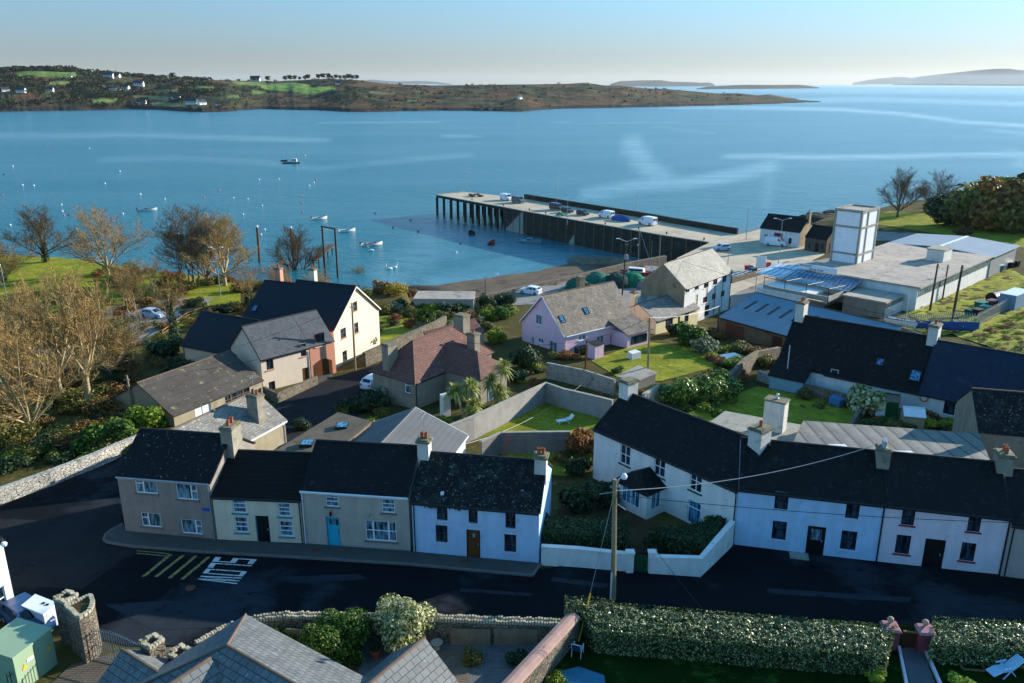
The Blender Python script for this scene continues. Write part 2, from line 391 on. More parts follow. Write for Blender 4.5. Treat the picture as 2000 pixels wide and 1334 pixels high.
m_wood_old = M('weathered_boards', '#7d6448', .9, .3, .8, .004, 16, ('wave', .2, 1, .12, 0, .5, .01), spots=[('#9a5a2c', .5, .56, .1), ('#55483a', .9, .58, .1)])
m_chim = M('chimney_render', '#8f8a7c', .95, .2, 1.2, .012, 16, spots=[('#6a6650', 1.2, .58, .1)], streak=.4)
m_chimw = M('chimney_white', '#c5c3bb', .9, .1, 1.2, .008, 16, spots=[('#8b8775', 1.4, .62, .1)], streak=.45)
m_capst = M('chimney_cap', '#77725f', .95, .25, 2, .01, 16, spots=[('#3f4a26', 2.5, .55, .1)])
m_pot = M('terracotta', '#a4583a', .8, .2, 3)
m_potgrey = M('metal_cowl', '#b9bdc0', .35, .1, 3, metal=.6)
m_uPVC = M('white_frame', '#d9dcdf', .4, .04, 2)
m_teal = M('teal_paint', '#2f7f98', .5, .1, 2)
m_turq = M('turquoise_paint', '#1fa5c0', .45, .08, 2, pat=('wave', .14, 1, .1, 0, .35, .004))
m_black = M('black_paint', '#17181a', .4, .2, 2)
m_brownf = M('brown_frame', '#4a2b1c', .5, .2, 2)
m_browndoor = M('brown_door', '#5e3a1e', .5, .2, 2)
m_redsill = M('red_sill', '#8f2f33', .6, .12, 2)
m_reddoor = M('red_door', '#a01f24', .5, .1, 2)
m_green = M('green_paint', '#17492f', .5, .15, 2)
m_fascia = M('fascia_dark', '#3b2b24', .6, .2, 2)
m_gut = M('gutter', '#25272a', .5, .15, 2)
m_greysill = M('stone_sill', '#6f6b64', .9, .15, 2)
m_bluesill = M('pale_sill', '#b7c3d2', .8, .08, 2)
m_glass = glassmat('window_glass', '#1b2630')
m_glass_cur = glassmat('curtained_glass', '#3f5560')
m_glass_blue = glassmat('sky_glass', '#2d5878')
m_ridge = M('ridge_tile', '#6a5648', .85, .2, 2, .006, 20)
m_ridge_dk = M('ridge_dark', '#2b2c2e', .7, .2, 2)
m_white_metal = M('white_metal', '#cfd4d8', .45, .08, 2)
m_galv = M('galvanised', '#8f9598', .45, .12, 2, metal=.4)
m_rust = M('rusty_steel', '#6a3b28', .8, .3, 2)

# ------------------------------------------------------------------ houses
class House:
    """a building with its front bottom edge from A to B (seen left to right); local x along the front, y to the back"""
    def __init__(s, name, label, cat, A, B, zb, D, group=None):
        s.A = Vector((A[0], A[1], zb)); d = Vector((B[0] - A[0], B[1] - A[1], 0)); s.L = d.length; s.D = D; s.zb = zb
        s.u = d.normalized(); s.v = Vector((-s.u.y, s.u.x, 0))
        s.root = empty(name, s.A, math.atan2(s.u.y, s.u.x), label, cat, group)
    def frame(s, side):
        L, D = s.L, s.D
        return {'F': (Vector((0, 0, 0)), Vector((1, 0, 0)), Vector((0, -1, 0)), L), 'R': (Vector((L, 0, 0)), Vector((0, 1, 0)), Vector((1, 0, 0)), D),
                'B': (Vector((L, D, 0)), Vector((-1, 0, 0)), Vector((0, 1, 0)), L), 'L': (Vector((0, D, 0)), Vector((0, -1, 0)), Vector((-1, 0, 0)), D)}[side]
    def w2l(s, p):
        q = p - s.A
        return Vector((q.dot(s.u), q.dot(s.v), q.z))
    def wpx(s, side, x0, y0, x1, y1):
        """picture rectangle -> (u, z, w, h) on that wall"""
        o, U, N, _ = s.frame(side)
        W = lambda q: s.u * q.x + s.v * q.y + Vector((0, 0, q.z))
        p0 = s.A + W(o); n = W(N)
        f = lambda x, y: (s.w2l(on_plane(x, y, p0, n)) - o)
        xm, ym = (x0 + x1) / 2, (y0 + y1) / 2
        a, b = f(x0, ym).dot(U), f(x1, ym).dot(U)
        zt, zb = f(xm, y0).z, f(xm, y1).z
        return [min(a, b), zb, abs(b - a), zt - zb]
    def walls(s, eave, ridge, mat, hipL=False, hipR=False, rv=None, beave=None, fops=(), rops=(), lops=(), depth=1.2, name='wall', mats=None, dz=0):
        L, D = s.L, s.D; rv = D / 2 if rv is None else rv; be = eave if beave is None else beave
        mb = MB()
        tops = {'F': lambda t: eave, 'B': lambda t: be}
        for side, ops in (('F', fops), ('R', rops), ('L', lops), ('B', ())):
            o, U, N, W = s.frame(side)
            hip = (side == 'R' and hipR) or (side == 'L' and hipL)
            h = min(eave, be) if side in 'RL' else (eave if side == 'F' else be)
            P = lambda u, z, d=0: o + U * u + N * d + Vector((0, 0, z))
            us = sorted({0, W, *[q[0] for q in ops], *[q[0] + q[2] for q in ops]}); zs = sorted({-depth, h, *[q[1] for q in ops], *[q[1] + q[3] for q in ops]})
            us = [q for q in us if 0 <= q <= W]; zs = [q for q in zs if -depth <= q <= h]
            for a, b in zip(us, us[1:]):
                for c, d in zip(zs, zs[1:]):
                    um, zm = (a + b) / 2, (c + d) / 2
                    if any(q[0] < um < q[0] + q[2] and q[1] < zm < q[1] + q[3] for q in ops): continue
                    mb.poly([P(a, c), P(b, c), P(b, d), P(a, d)])
            for u0, z0, w, hh in ops:
                r = -.16; u1, z1 = u0 + w, z0 + hh
                mb.poly([P(u0, z0), P(u1, z0), P(u1, z0, r), P(u0, z0, r)]); mb.poly([P(u0, z1, r), P(u1, z1, r), P(u1, z1), P(u0, z1)])
                mb.poly([P(u0, z0), P(u0, z0, r), P(u0, z1, r), P(u0, z1)]); mb.poly([P(u1, z0, r), P(u1, z0), P(u1, z1), P(u1, z1, r)])
                mb.poly([P(u0, z0, r - .02), P(u1, z0, r - .02), P(u1, z1, r - .02), P(u0, z1, r - .02)])
            if side in 'RL' and not hip:
                k = rv if side == 'R' else D - rv
                e0, e1 = (eave, be) if side == 'R' else (be, eave)
                pts = [P(0, h)] + ([P(0, e0)] if e0 > h else []) + [P(k, ridge)] + ([P(D, e1)] if e1 > h else []) + [P(D, h)]
                mb.poly(pts[::-1])
        o = mb.build(name, mat, s.root); return o
    def roof(s, eave, ridge, mat, rv=None, beave=None, hipL=0, hipR=0, eo=.22, vo=.1, th=.14, wav=.0, ridgemat=None, name='roof', u0=0, u1=None, v0=0, v1=None, lift=.05):
        L = s.L if u1 is None else u1; D = s.D if v1 is None else v1
        rv = (v0 + D) / 2 if rv is None else rv; be = eave if beave is None else beave
        sf = (ridge - eave) / (rv - v0); sb = (ridge - be) / (D - rv)
        a, b = u0 - vo, L + vo
        ef, eb = (eave - eo * sf, v0 - eo), (be - eo * sb, D + eo)
        ra, rb = (a, b)
        if hipL: ra = u0 + hipL
        if hipR: rb = L - hipR
        mb = MB()
        def slab(q):
            n = (q[1] - q[0]).cross(q[2] - q[1]).normalized()
            if n.z < 0: n = -n; q = q[::-1]
            q = [p + Vector((0, 0, lift)) for p in q]
            if wav:
                nx, ny = max(2, int((q[1] - q[0]).length / 1.0)), 4
                g = lambda i, j: (q[0].lerp(q[1], i / nx)).lerp(q[3].lerp(q[2], i / nx), j / ny)
                top = [[g(i, j) for i in range(nx + 1)] for j in range(ny + 1)]
                for j in range(ny + 1):
                    for i in range(nx + 1):
                        p = top[j][i]; top[j][i] = p + n * (wav * (mnoise.noise(Vector((p.x * .5 + s.A.x, p.y * .5, 3))) ))
                for j in range(ny):
                    for i in range(nx): mb.poly([top[j][i], top[j][i+1], top[j+1][i+1], top[j+1][i]])
                rim = [top[0][i] for i in range(nx + 1)] + [top[j][nx] for j in range(1, ny + 1)] + [top[ny][i] for i in range(nx - 1, -1, -1)] + [top[j][0] for j in range(ny - 1, 0, -1)]
                for k in range(len(rim)):
                    l = (k + 1) % len(rim); mb.poly([rim[k] - n * th, rim[l] - n * th, rim[l], rim[k]])
                mb.poly([p - n * th for p in rim[::-1]])
            else: mb.hexa([p - n * th for p in q], q)
        V = lambda x, y, z: Vector((x, y, z))
        slab([V(a, ef[1], ef[0]), V(b, ef[1], ef[0]), V(rb, rv, ridge), V(ra, rv, ridge)])
        slab([V(b, eb[1], eb[0]), V(a, eb[1], eb[0]), V(ra, rv, ridge), V(rb, rv, ridge)])
        if hipL: slab([V(a, eb[1], eb[0]), V(a, ef[1], ef[0]), V(ra, rv, ridge)])
        if hipR: slab([V(b, ef[1], ef[0]), V(b, eb[1], eb[0]), V(rb, rv, ridge)])
        o = mb.build(name, mat, s.root)
        rc = MB(); k = lift + .0
        rc.tube([(ra, rv, ridge + k), (rb, rv, ridge + k)], .09, 6)
        if hipL:
            for e in (ef, eb): rc.tube([(ra, rv, ridge + k), (a, e[1], e[0] + k)], .07, 6)
        if hipR:
            for e in (ef, eb): rc.tube([(rb, rv, ridge + k), (b, e[1], e[0] + k)], .07, 6)
        rc.build('ridge_tiles', ridgemat or m_ridge_dk, o)
        return o
    def wbox(s, mb, side, u0, u1, d0, d1, z0, z1, mi=0):
        o, U, N, _ = s.frame(side)
        P = lambda u, d, z: o + U * u + N * d + Vector((0, 0, z))
        mb.hexa([P(u0, d1, z0), P(u1, d1, z0), P(u1, d0, z0), P(u0, d0, z0)], [P(u0, d1, z1), P(u1, d1, z1), P(u1, d0, z1), P(u0, d0, z1)], mi)
    def window(s, side, q, style='sash', fm=None, gm=None, sill=None, recess=True, fw=.07, name='window'):
        u, z, w, h = q; fm = fm or m_uPVC; gm = gm or m_glass
        d0, d1 = (-.15, -.07) if recess else (0.005, .06)
        mb = MB(); X = lambda a, b, c, d, dd=0: s.wbox(mb, side, a, b, d0, d1 + dd, c, d)
        X(u, u + fw, z, z + h); X(u + w - fw, u + w, z, z + h); X(u + fw, u + w - fw, z, z + fw); X(u + fw, u + w - fw, z + h - fw, z + h)
        iu, iw = u + fw, w - 2 * fw
        hb = lambda zz, a=iu, b=iu + iw, k=.03: X(a, b, zz - k, zz + k, -.004)
        vb = lambda uu, a=z + fw, b=z + h - fw, k=.03: X(uu - k, uu + k, a, b, -.002)
        if style == 'sash': hb(z + h * .5)
        elif style == 'sash2': hb(z + h * .64); hb(z + h * .36)
        elif style == 'sashv': hb(z + h * .5); vb(u + w * .5)
        elif style == 'caseL': vb(u + w * .36, k=.045); hb(z + h * .62, iu, u + w * .36)
        elif style == 'caseR': vb(u + w * .7, k=.045); hb(z + h * .55, u + w * .7, iu + iw)
        elif style == 'triple': vb(u + w * .25, k=.06); vb(u + w * .75, k=.06); hb(z + h * .5)
        elif style == 'two': vb(u + w * .5)
        elif style == 'grid': vb(u + w * .5); hb(z + h * .5)
        elif style == 'top': hb(z + h * .7)
        o = mb.build(name, fm, s.root)
        g = MB(); s.wbox(g, side, u + fw * .5, u + w - fw * .5, d0 - .0, d0 + .03, z + fw * .5, z + h - fw * .5); g.build('pane', gm, o)
        if sill:
            k = MB(); s.wbox(k, side, u - .12, u + w + .12, -.02 if recess else .0, .1, z - .1, z - .004); k.build('sill', sill, o)
        return o
    def door(s, side, q, dm, fm=None, glaze=None, recess=True, name='door', deep=False):
        u, z, w, h = q; d0 = -.15 if recess else .004; d1 = d0 + .05
        mb = MB(); s.wbox(mb, side, u + .07, u + w - .07, d0, d1, z, z + h - .06)
        o = mb.build(name, dm, s.root)
        if fm:
            f = MB(); s.wbox(f, side, u, u + .068, d0, d1 + .04, z, z + h); s.wbox(f, side, u + w - .068, u + w, d0, d1 + .04, z, z + h); s.wbox(f, side, u + .07, u + w - .07, d0, d1 + .04, z + h - .058, z + h)
            f.build('door_frame', fm, o)
        if glaze:
            g = MB(); a, b, c, d, n = glaze
            for k in range(n):
                ww = (b - a) / n; s.wbox(g, side, u + w * (a + k * ww) + .015, u + w * (a + (k + 1) * ww) - .015, d1, d1 + .012, z + h * c, z + h * d)
            g.build('door_pane', m_glass_cur, o)
        k = MB(); s.wbox(k, side, u + w * .8, u + w * .86, d1, d1 + .06, z + h * .45, z + h * .52); k.build('handle', m_galv, o)
        return o
    def chimney(s, u, v, w, d, z0, z1, mat=None, pots=2, potm=None, cap=.07, potd='u', aerial=False, ph=.45, capm=None):
        mb = MB(); mb.box((u - w/2, v - d/2, z0), (u + w/2, v + d/2, z1))
        o = mb.build('chimney', mat or m_chim, s.root)
        c = MB(); c.box((u - w/2 - cap, v - d/2 - cap, z1), (u + w/2 + cap, v + d/2 + cap, z1 + .16)); c.box((u - w/2 + .02, v - d/2 + .02, z1 + .16), (u + w/2 - .02, v + d/2 - .02, z1 + .25)); c.build('chimney_cap', capm or m_capst, o)
        for k in range(pots):
            t = (k + .5) / pots - .5
            px, py = (u + t * w * .75, v) if potd == 'u' else (u, v + t * d * .75)
            p = MB(); p.lathe([(.13, 0), (.15, .06), (.12, .1), (.12, ph - .1), (.15, ph - .06), (.14, ph), (.1, ph), (.1, ph - .05)], 9, (px, py, z1 + .25)); p.build('chimney_pot', potm or m_pot, o)
        if aerial:
            a = MB(); a.tube([(u, v + .1, z1), (u, v + .1, z1 + 2.1)], .022, 5)
            for k in range(4): a.tube([(u - .35 + k * .02, v + .1 - .5 + k * .3, z1 + 2.0), (u + .35 - k * .02, v + .1 - .5 + k * .3, z1 + 2.0)], .01, 4)
            a.tube([(u, v - .5, z1 + 2.0), (u, v + .6, z1 + 2.0)], .012, 4); a.build('aerial', m_galv, o)
        return o
    def skylight(s, px, py, w, h, slope_side='F', eave=None, ridge=None, rv=None, gm=None):
        """a roof window lying in the front slope where the picture shows it"""
        rv = s.D / 2 if rv is None else rv; sl = (ridge - eave) / rv
        n = (Vector((0, 0, 1)) * rv - (Vector((s.v.x, s.v.y, 0)) * (ridge - eave))).normalized()
        p = s.w2l(on_plane(px, py, s.A + Vector((0, 0, eave + .05)), n))
        uu = Vector((1, 0, 0)); vv = Vector((0, 1, sl)).normalized(); nn = uu.cross(vv)
        def pl(a, b, c, d, t0, t1, mb):
            q = [p + uu * x + vv * y for x, y in ((a, b), (c, b), (c, d), (a, d))]
            mb.hexa([k + nn * t0 for k in q], [k + nn * t1 for k in q])
        f = MB(); x, y = w / 2, h / 2
        pl(-x, -y, -x + .09, y, -.05, .09, f); pl(x - .09, -y, x, y, -.05, .09, f); pl(-x + .09, -y, x - .09, -y + .09, -.05, .09, f); pl(-x + .09, y - .09, x - .09, y, -.05, .09, f)
        o = f.build('skylight', m_gut, s.root)
        g = MB(); pl(-x + .05, -y + .05, x - .05, y - .05, -.04, .055, g); g.build('pane', gm or m_glass_blue, o)
    def gutter(s, eave, ridge, mat=None, rv=None, eo=.22, u0=0, u1=None, pipes=(), fascia=None, zlow=0):
        rv = s.D / 2 if rv is None else rv; u1 = s.L if u1 is None else u1
        z = eave - eo * (ridge - eave) / rv
        mb = MB(); mb.tube([(u0, -eo - .05, z - .02), (u1, -eo - .05, z - .02)], .07, 6)
        mb.box((u0, -eo + .03, z - .2), (u1, -eo + .06, z - .06)); mb.build('gutter', mat or m_gut, s.root)
        for pu in pipes:
            p = MB(); p.tube([(pu, -eo - .05, z - .05), (pu, -.07, z - .45), (pu, -.07, zlow)], .045, 6); p.build('downpipe', mat or m_gut, s.root)
    def bargeboard(s, side, eave, ridge, mat, vo=.1, rv=None, eo=.22, h=.22):
        rv = s.D / 2 if rv is None else rv
        x = -vo - .03 if side == 'L' else s.L + vo + .03
        mb = MB(); sl = (ridge - eave) / rv; sb = (ridge - eave) / (s.D - rv)
        for v0, z0, v1, z1 in ((-eo, eave - eo * sl, rv, ridge), (s.D + eo, eave - eo * sb, rv, ridge)):
            mb.hexa([(x - .02, v0, z0 - h + .04), (x + .02, v0, z0 - h + .04), (x + .02, v1, z1 - h + .04), (x - .02, v1, z1 - h + .04)], [(x - .02, v0, z0 + .05), (x + .02, v0, z0 + .05), (x + .02, v1, z1 + .05), (x - .02, v1, z1 + .05)])
        mb.build('bargeboard', mat, s.root)

def XY(x, y, z):
    p = at(x, y, z); return (p.x, p.y)

TER = 'houses of the street terrace'
# ---- 1 grey pebbledashed end house
h = House('terraced_house', 'grey pebbledashed end house with wide white casements and lichen-spotted roof', 'house', XY(246,1040,11.2), XY(423,1056,11.2), 11.2, 7.2, TER)
ops = [h.wpx('F', *q) for q in ((264,934,306,964), (344,946,385,976), (276,1002,314,1029), (354,1015,394,1043))]
h.walls(4.85, 7.05, m_pebble, fops=ops)
for q, st in zip(ops, ('caseL', 'caseR', 'caseL', 'caseR')): h.window('F', q, st, m_uPVC, m_glass_cur, m_greysill)
h.roof(4.85, 7.05, m_slate_spot, wav=.06, eo=.12); h.gutter(4.85, 7.05, eo=.12, mat= m_galv, pipes=(h.L - .12,))
q = h.wpx('F', 395, 992, 412, 998); k = MB(); h.wbox(k, 'F', q[0], q[0] + q[2], .005, .03, q[1], q[1] + q[3]); k.build('street_sign', M('sign_blue', '#2450a0', .5, .05), h.root)
h.chimney(h.L + .1, 3.6, .95, 1.5, 5.2, 7.75, m_chim, 2, potd='v')
# ---- 2 narrow cream house
h = House('terraced_house', 'narrow cream house with teal window surrounds and a dark recessed doorway', 'house', XY(425,1056,11.2), XY(594,1064,11.2), 11.2, 7.0, TER)
ops = [h.wpx('F', *q) for q in ((454,974,480,1002), (543,983,567,1009), (459,1010,484,1040), (546,1018,572,1048), (500,1008,527,1058))]
ops[4][3] += ops[4][1]; ops[4][1] = 0.02
h.walls(3.75, 5.8, m_cream_old, fops=ops)
for q in ops[:4]: h.window('F', q, 'sash2', m_uPVC, m_glass_cur, m_teal)
h.door('F', ops[4], m_black, m_teal)
h.roof(3.75, 5.8, eo=.1, mat=M('slate_dull', '#111110', .8, .3, .8, .006, 25, ('wavey', 1, .4, .3, 0, .6, .02)), wav=.07); h.gutter(3.75, 5.8, m_gut, eo=.1, pipes=(h.L - .1,))
# ---- 3 grey house with the turquoise door
h = House('terraced_house', 'grey rendered house with turquoise door and white three-light ground floor window', 'house', XY(596,1064,11.2), XY(802,1079,11.2), 11.2, 7.4, TER)
ops = [h.wpx('F', *q) for q in ((635,962,661,990), (745,975,771,1002), (714,1018,774,1057), (638,1010,664,1064))]
ops[3][3] += ops[3][1] - .02; ops[3][1] = 0.02
h.walls(4.6, 6.8, m_grey_render, fops=ops)
for q, st in zip(ops[:3], ('sash2', 'sash2', 'triple')): h.window('F', q, st, m_uPVC, m_glass_cur, m_greysill)
h.door('F', ops[3], m_turq, m_teal, (.2, .9, .72, .92, 3))
h.roof(4.6, 6.8, m_slate_black, wav=.04, vo=.02, eo=.14); h.gutter(4.6, 6.8, m_white_metal, eo=.14, pipes=(.1,))
q = h.wpx('F', 644, 994, 651, 1006); k = MB(); u_, z_ = q[0] + q[2] / 2, q[1]; k.lathe([(.03, 0), (.09, .06), (.1, .3), (.02, .4)], 8, (u_, -.22, z_)); k.beam((u_, 0, z_ + .42), (u_, -.22, z_ + .42), .03, .03); k.build('wall_lantern', m_black, h.root)
# ---- 4 white house with the mossy roof
h = House('terraced_house', 'white house with mossy lichened roof, brown sash windows and brown door', 'house', XY(808,1080,11.3), XY(1052,1103,11.3), 11.3, 7.2, TER)
ops = [h.wpx('F', *q) for q in ((853,987,874,1016), (915,994,933,1022), (987,1003,1007,1032), (851,1026,874,1059), (985,1044,1008,1078), (911,1035,938,1089))]
ops[5][3] += ops[5][1] - .02; ops[5][1] = 0.02
h.walls(4.2, 6.4, m_bluewhite, fops=ops)
for q in ops[:5]: h.window('F', q, 'sash', m_brownf, m_glass, m_bluesill)
h.door('F', ops[5], m_browndoor, m_brownf, (.35, .65, .72, .86, 1))
h.roof(4.2, 6.4, m_slate_moss, wav=.09, eo=.1)
h.gutter(4.2, 6.4, m_gut, eo=.1, pipes=(.15,))
h.chimney(.1, 3.4, .85, .9, 5.0, 7.4, m_chimw, 2, cap=.12, aerial=True)
h.chimney(h.L - .3, 3.0, .85, .9, 5.0, 7.0, m_chimw, 2, cap=.12)
fern = MB()
for k in range(90):
    u0 = rng.choice((rng.uniform(1.2, 2.4), rng.uniform(3.1, 3.9), rng.uniform(.6, 3.8))); p = Vector((u0, -.18 - rng.random() * .1, 4.14)); d = Vector((rng.uniform(-.2, .2), -.06, -rng.uniform(.08, .3))); w = Vector((.05, .0, .02))
    fern.poly([p - w, p + w, p + d])
fern.build('roof_moss', leafmat('gutter_weed', ['#1c2a12', '#33401c']), h.root, uv=False)
k = MB(); k.box((2.0, .55, 4.6), (2.22, .75, 4.8)); k.build('roof_vent', m_uPVC, h.root)
# ---- 5 white house set back at an angle
h5 = h = House('farmhouse', 'white house set back at an angle with hipped porch and green sills', 'house', XY(1158,929,11.4), XY(1432,1064,11.4), 11.4, 7.2)
ops = [h.wpx('F', *q) for q in ((1211,870,1231,908), (1277,894,1299,931), (1347,920,1371,961), (1211,930,1229,962), (1342,979,1368,1026))]
h.walls(4.5, 6.95, m_white, fops=ops)
for q, g_ in zip(ops, (m_glass, m_glass, m_glass, m_glass_blue, m_glass_blue)): h.window('F', q, 'sashv' if g_ is m_glass else 'top', m_uPVC, g_, m_green if g_ is m_glass else m_teal)
h.roof(4.5, 6.95, m_slate_black, wav=.05, vo=.05, eo=.14); h.gutter(4.5, 6.95, m_gut, eo=.14, pipes=(h.L - .1,))
h.chimney(.45, 3.6, 1.05, 1.3, 5.6, 8.0, m_chimw, 0, potd='v', cap=.1); h.chimney(h.L - .75, 3.3, 1.1, 1.3, 5.4, 8.1, m_chimw, 1, potd='v', cap=.1)
# porch
pu = h.wpx('F', 1222, 960, 1290, 1000)
pa, pb = 4.6, 8.0
pm = MB(); pm.box((pa, -2.2, -.8), (pb, -.005, 2.1)); po = pm.build('porch', m_white, h.root)
pr = MB(); e = .22; zt = 2.1
q = [(pa - e, -2.2 - e, zt), (pb + e, -2.2 - e, zt), (pb + e, 0, zt), (pa - e, 0, zt)]; r1, r2 = (pa + 1.7, -1.0, zt + 1.15), (pa + 1.7, 0, zt + 1.15)
pr.poly([q[0], q[1], r1]); pr.poly([q[1], q[2], r2, r1]); pr.poly([q[3], q[0], r1, r2]); pr.poly(q[::-1]); pr.build('porch_roof', m_slate_black, po)
for a_, b_ in (((pa + .9, -2.23, .75), (pb - .7, -2.19, 1.95)), ((pb - .02, -1.7, .75), (pb + .03, -.7, 1.95))): pw = MB(); pw.box(a_, b_); pw.build('porch_window', m_glass_blue, po)
pw = MB()
for k in range(5): x_ = pa + .9 + k * (pb - pa - 1.6) / 4; pw.box((x_ - .03, -2.26, .72), (x_ + .03, -2.2, 1.98))
pw.build('porch_window_frame', m_uPVC, po); pw = MB()
for y_ in (-1.7, -1.2, -.7): pw.box((pb + .02, y_ - .03, .72), (pb + .06, y_ + .03, 1.98))
pw.build('porch_window_frame', m_uPVC, po); pw = MB(); pw.box((pa + .85, -2.27, .66), (pb - .65, -2.2, .718)); pw.build('porch_sill', m_uPVC, po)
# ---- 6, 7, 8
h = House('terraced_house', 'pale blue-white terraced house with black sashes and a black half-glazed door', 'house', XY(1433,1064,11.5), XY(1712,1099,11.5), 11.5, 7.2, TER)
ops = [h.wpx('F', *q) for q in ((1513,961,1540,995), (1652,981,1679,1013), (1508,1018,1536,1054), (1642,1037,1673,1074), (1575,1028,1611,1085))]
ops[4][3] += ops[4][1] - .02; ops[4][1] = 0.02
h.walls(4.65, 7.0, m_bluewhite, fops=ops)
for q in ops[:4]: h.window('F', q, 'sash', m_black, m_glass, m_bluesill)
h.door('F', ops[4], m_black, m_black, (.2, .8, .5, .88, 2))
h.roof(4.65, 7.0, m_slate_black, wav=.05, vo=.0, eo=.12); h.gutter(4.65, 7.0, m_gut, eo=.12, pipes=(h.L - .06,))
h.chimney(h.L + .0, 2.9, .85, 1.1, 5.4, 7.5, m_chim, 3, m_potgrey, potd='v', ph=.5)
k = MB(); k.box((3.9, -1.0, -.2), (5.2, -.01, .08)); k.build('door_step', m_concrete, h.root)
h = House('terraced_house', 'pinkish white terraced house with red window sills and black doorway', 'house', XY(1713,1099,11.5), XY(1951,1128,11.5), 11.5, 7.2, TER)
ops = [h.wpx('F', *q) for q in ((1761,995,1787,1026), (1890,1009,1916,1039), (1749,1045,1778,1082), (1876,1060,1905,1096), (1803,1053,1844,1112))]
ops[4][3] += ops[4][1] - .02; ops[4][1] = 0.02
h.walls(4.65, 7.0, m_pinkwhite, fops=ops)
for q in ops[:4]: h.window('F', q, 'sash', m_black, m_glass, m_redsill)
h.door('F', ops[4], m_black, m_black)
h.roof(4.65, 7.0, m_slate_black, wav=.05, vo=.0, eo=.12); h.gutter(4.65, 7.0, m_gut, eo=.12, pipes=(h.L - .06,))
h.chimney(h.L + .1, 3.4, 1.0, 1.2, 5.6, 7.7, m_chim, 2, m_pot, potd='v')
h = House('terraced_house', 'plain beige house running out of view beyond the pinkish white one', 'house', XY(1953,1131,11.5), XY(2200,1166,11.6), 11.5, 7.2, TER)
h.walls(4.4, 6.7, m_beige); h.roof(4.4, 6.7, m_slate_black, wav=.05, vo=.0); h.gutter(4.4, 6.7, m_gut, pipes=(.2,))
# ------------------------------------------------------------------ buildings between the street and the water
def flatb(name, label, poly, zb, zt, wall, roof, cat='building', over=.15, th=.2, group=None, edge=None):
    """flat or leaning-roofed building on a ground plan; zt = one height per corner"""
    n = len(poly); c = sum((Vector((p[0], p[1], 0)) for p in poly), Vector()) / n
    root = empty(name, (c.x, c.y, zb), 0, label, cat, group)
    if not isinstance(zt, (list, tuple)): zt = [zt] * n
    ar = sum(poly[i][0] * poly[(i+1) % n][1] - poly[(i+1) % n][0] * poly[i][1] for i in range(n))
    if ar < 0: poly = poly[::-1]; zt = list(zt)[::-1]
    lo = [(p[0] - c.x, p[1] - c.y, -1.0) for p in poly]; hi = [(p[0] - c.x, p[1] - c.y, z - zb - th) for p, z in zip(poly, zt)]
    mb = MB(); mb.hexa(lo, hi); mb.build('wall', wall, root)
    q = []
    for p, z in zip(poly, zt):
        d = Vector((p[0] - c.x, p[1] - c.y, 0)); d = d + d.normalized() * over; q.append(Vector((d.x, d.y, z - zb)))
    mb = MB(); mb.hexa([p - Vector((0, 0, th - .002)) for p in q], q); ro = mb.build('roof', roof, root)
    if edge:
        e = MB()
        for i in range(n): e.beam(q[i] + Vector((0, 0, .05)), q[(i + 1) % n] + Vector((0, 0, .05)), .16, .1)
        e.build('roof_edge', edge, ro)
    return root

def loc_of(root, p): return (p[0] - root.location.x, p[1] - root.location.y, p[2] - root.location.z)

def put_roof_chimney(root, p, z0, w, d, h, mat, pots=2, rz=0, potm=None):
    x, y, _ = loc_of(root, p); z = z0 - root.location.z
    c_, s_ = math.cos(rz), math.sin(rz); q = lambda a, b: (x + a * c_ - b * s_, y + a * s_ + b * c_)
    mb = MB(); k = [q(a * w / 2, b * d / 2) for a, b in ((-1,-1),(1,-1),(1,1),(-1,1))]; mb.hexa([(*a, z) for a in k], [(*a, z + h) for a in k]); o = mb.build('chimney', mat, root)
    k = [q(a * (w / 2 + .08), b * (d / 2 + .08)) for a, b in ((-1,-1),(1,-1),(1,1),(-1,1))]; mb = MB(); mb.hexa([(*a, z + h) for a in k], [(*a, z + h + .16) for a in k]); mb.build('chimney_cap', m_capst, o)
    for i in range(pots):
        a, b = q(((i + .5) / pots - .5) * w * .7, 0); p_ = MB(); p_.lathe([(.14, 0), (.16, .08), (.12, .12), (.12, .4), (.16, .45), (.1, .5)], 9, (a, b, z + h + .16)); p_.build('chimney_pot', potm or m_pot, o)
    return o

# slate roofed house with the tall chimney behind the end house
a = Vector(XY(490,905,10.2)); b = Vector(XY(560,865,10.2)); d = (b - a).normalized(); a2 = a - d * 5.3
h = House('slate_house', 'cream walled house with weathered slate roof and tall chimney behind the pebbledashed end house', 'house', a2, b, 10.2, 7)
h.walls(2.5, 4.85, m_olive); h.roof(2.5, 4.85, m_slate_pale, wav=.06, vo=.15, ridgemat=m_ridge); h.gutter(2.5, 4.85, m_white_metal, pipes=(h.L - .15,))
h.chimney(h.L - 2.3, 1.3, 1.0, 1.3, 2.6, 5.5, m_chim, 2, potd='v', aerial=True, cap=.06)
# long grey shed
a = Vector(XY(342,836,9.8)); b = Vector(XY(513,765,9.8))
h = House('long_shed', 'long low grey building with a fibre cement roof below the cream house', 'shed', a, b, 8.6, 10)
ops = [h.wpx('F', 381,791,413,817), h.wpx('F', 439,760,489,788)]
h.walls(2.65, 5.3, m_olive, fops=ops); h.roof(2.65, 5.3, m_fibre, wav=.05, vo=.2, ridgemat=m_ridge)
h.window('F', ops[0], 'two', m_uPVC, m_white_metal, None); h.window('F', ops[1], 'triple', m_wood_old, m_glass, None)
k = MB(); h.wbox(k, 'L', 5.5, 6.4, .005, .05, .0, 1.9); k.build('door', m_browndoor, h.root)
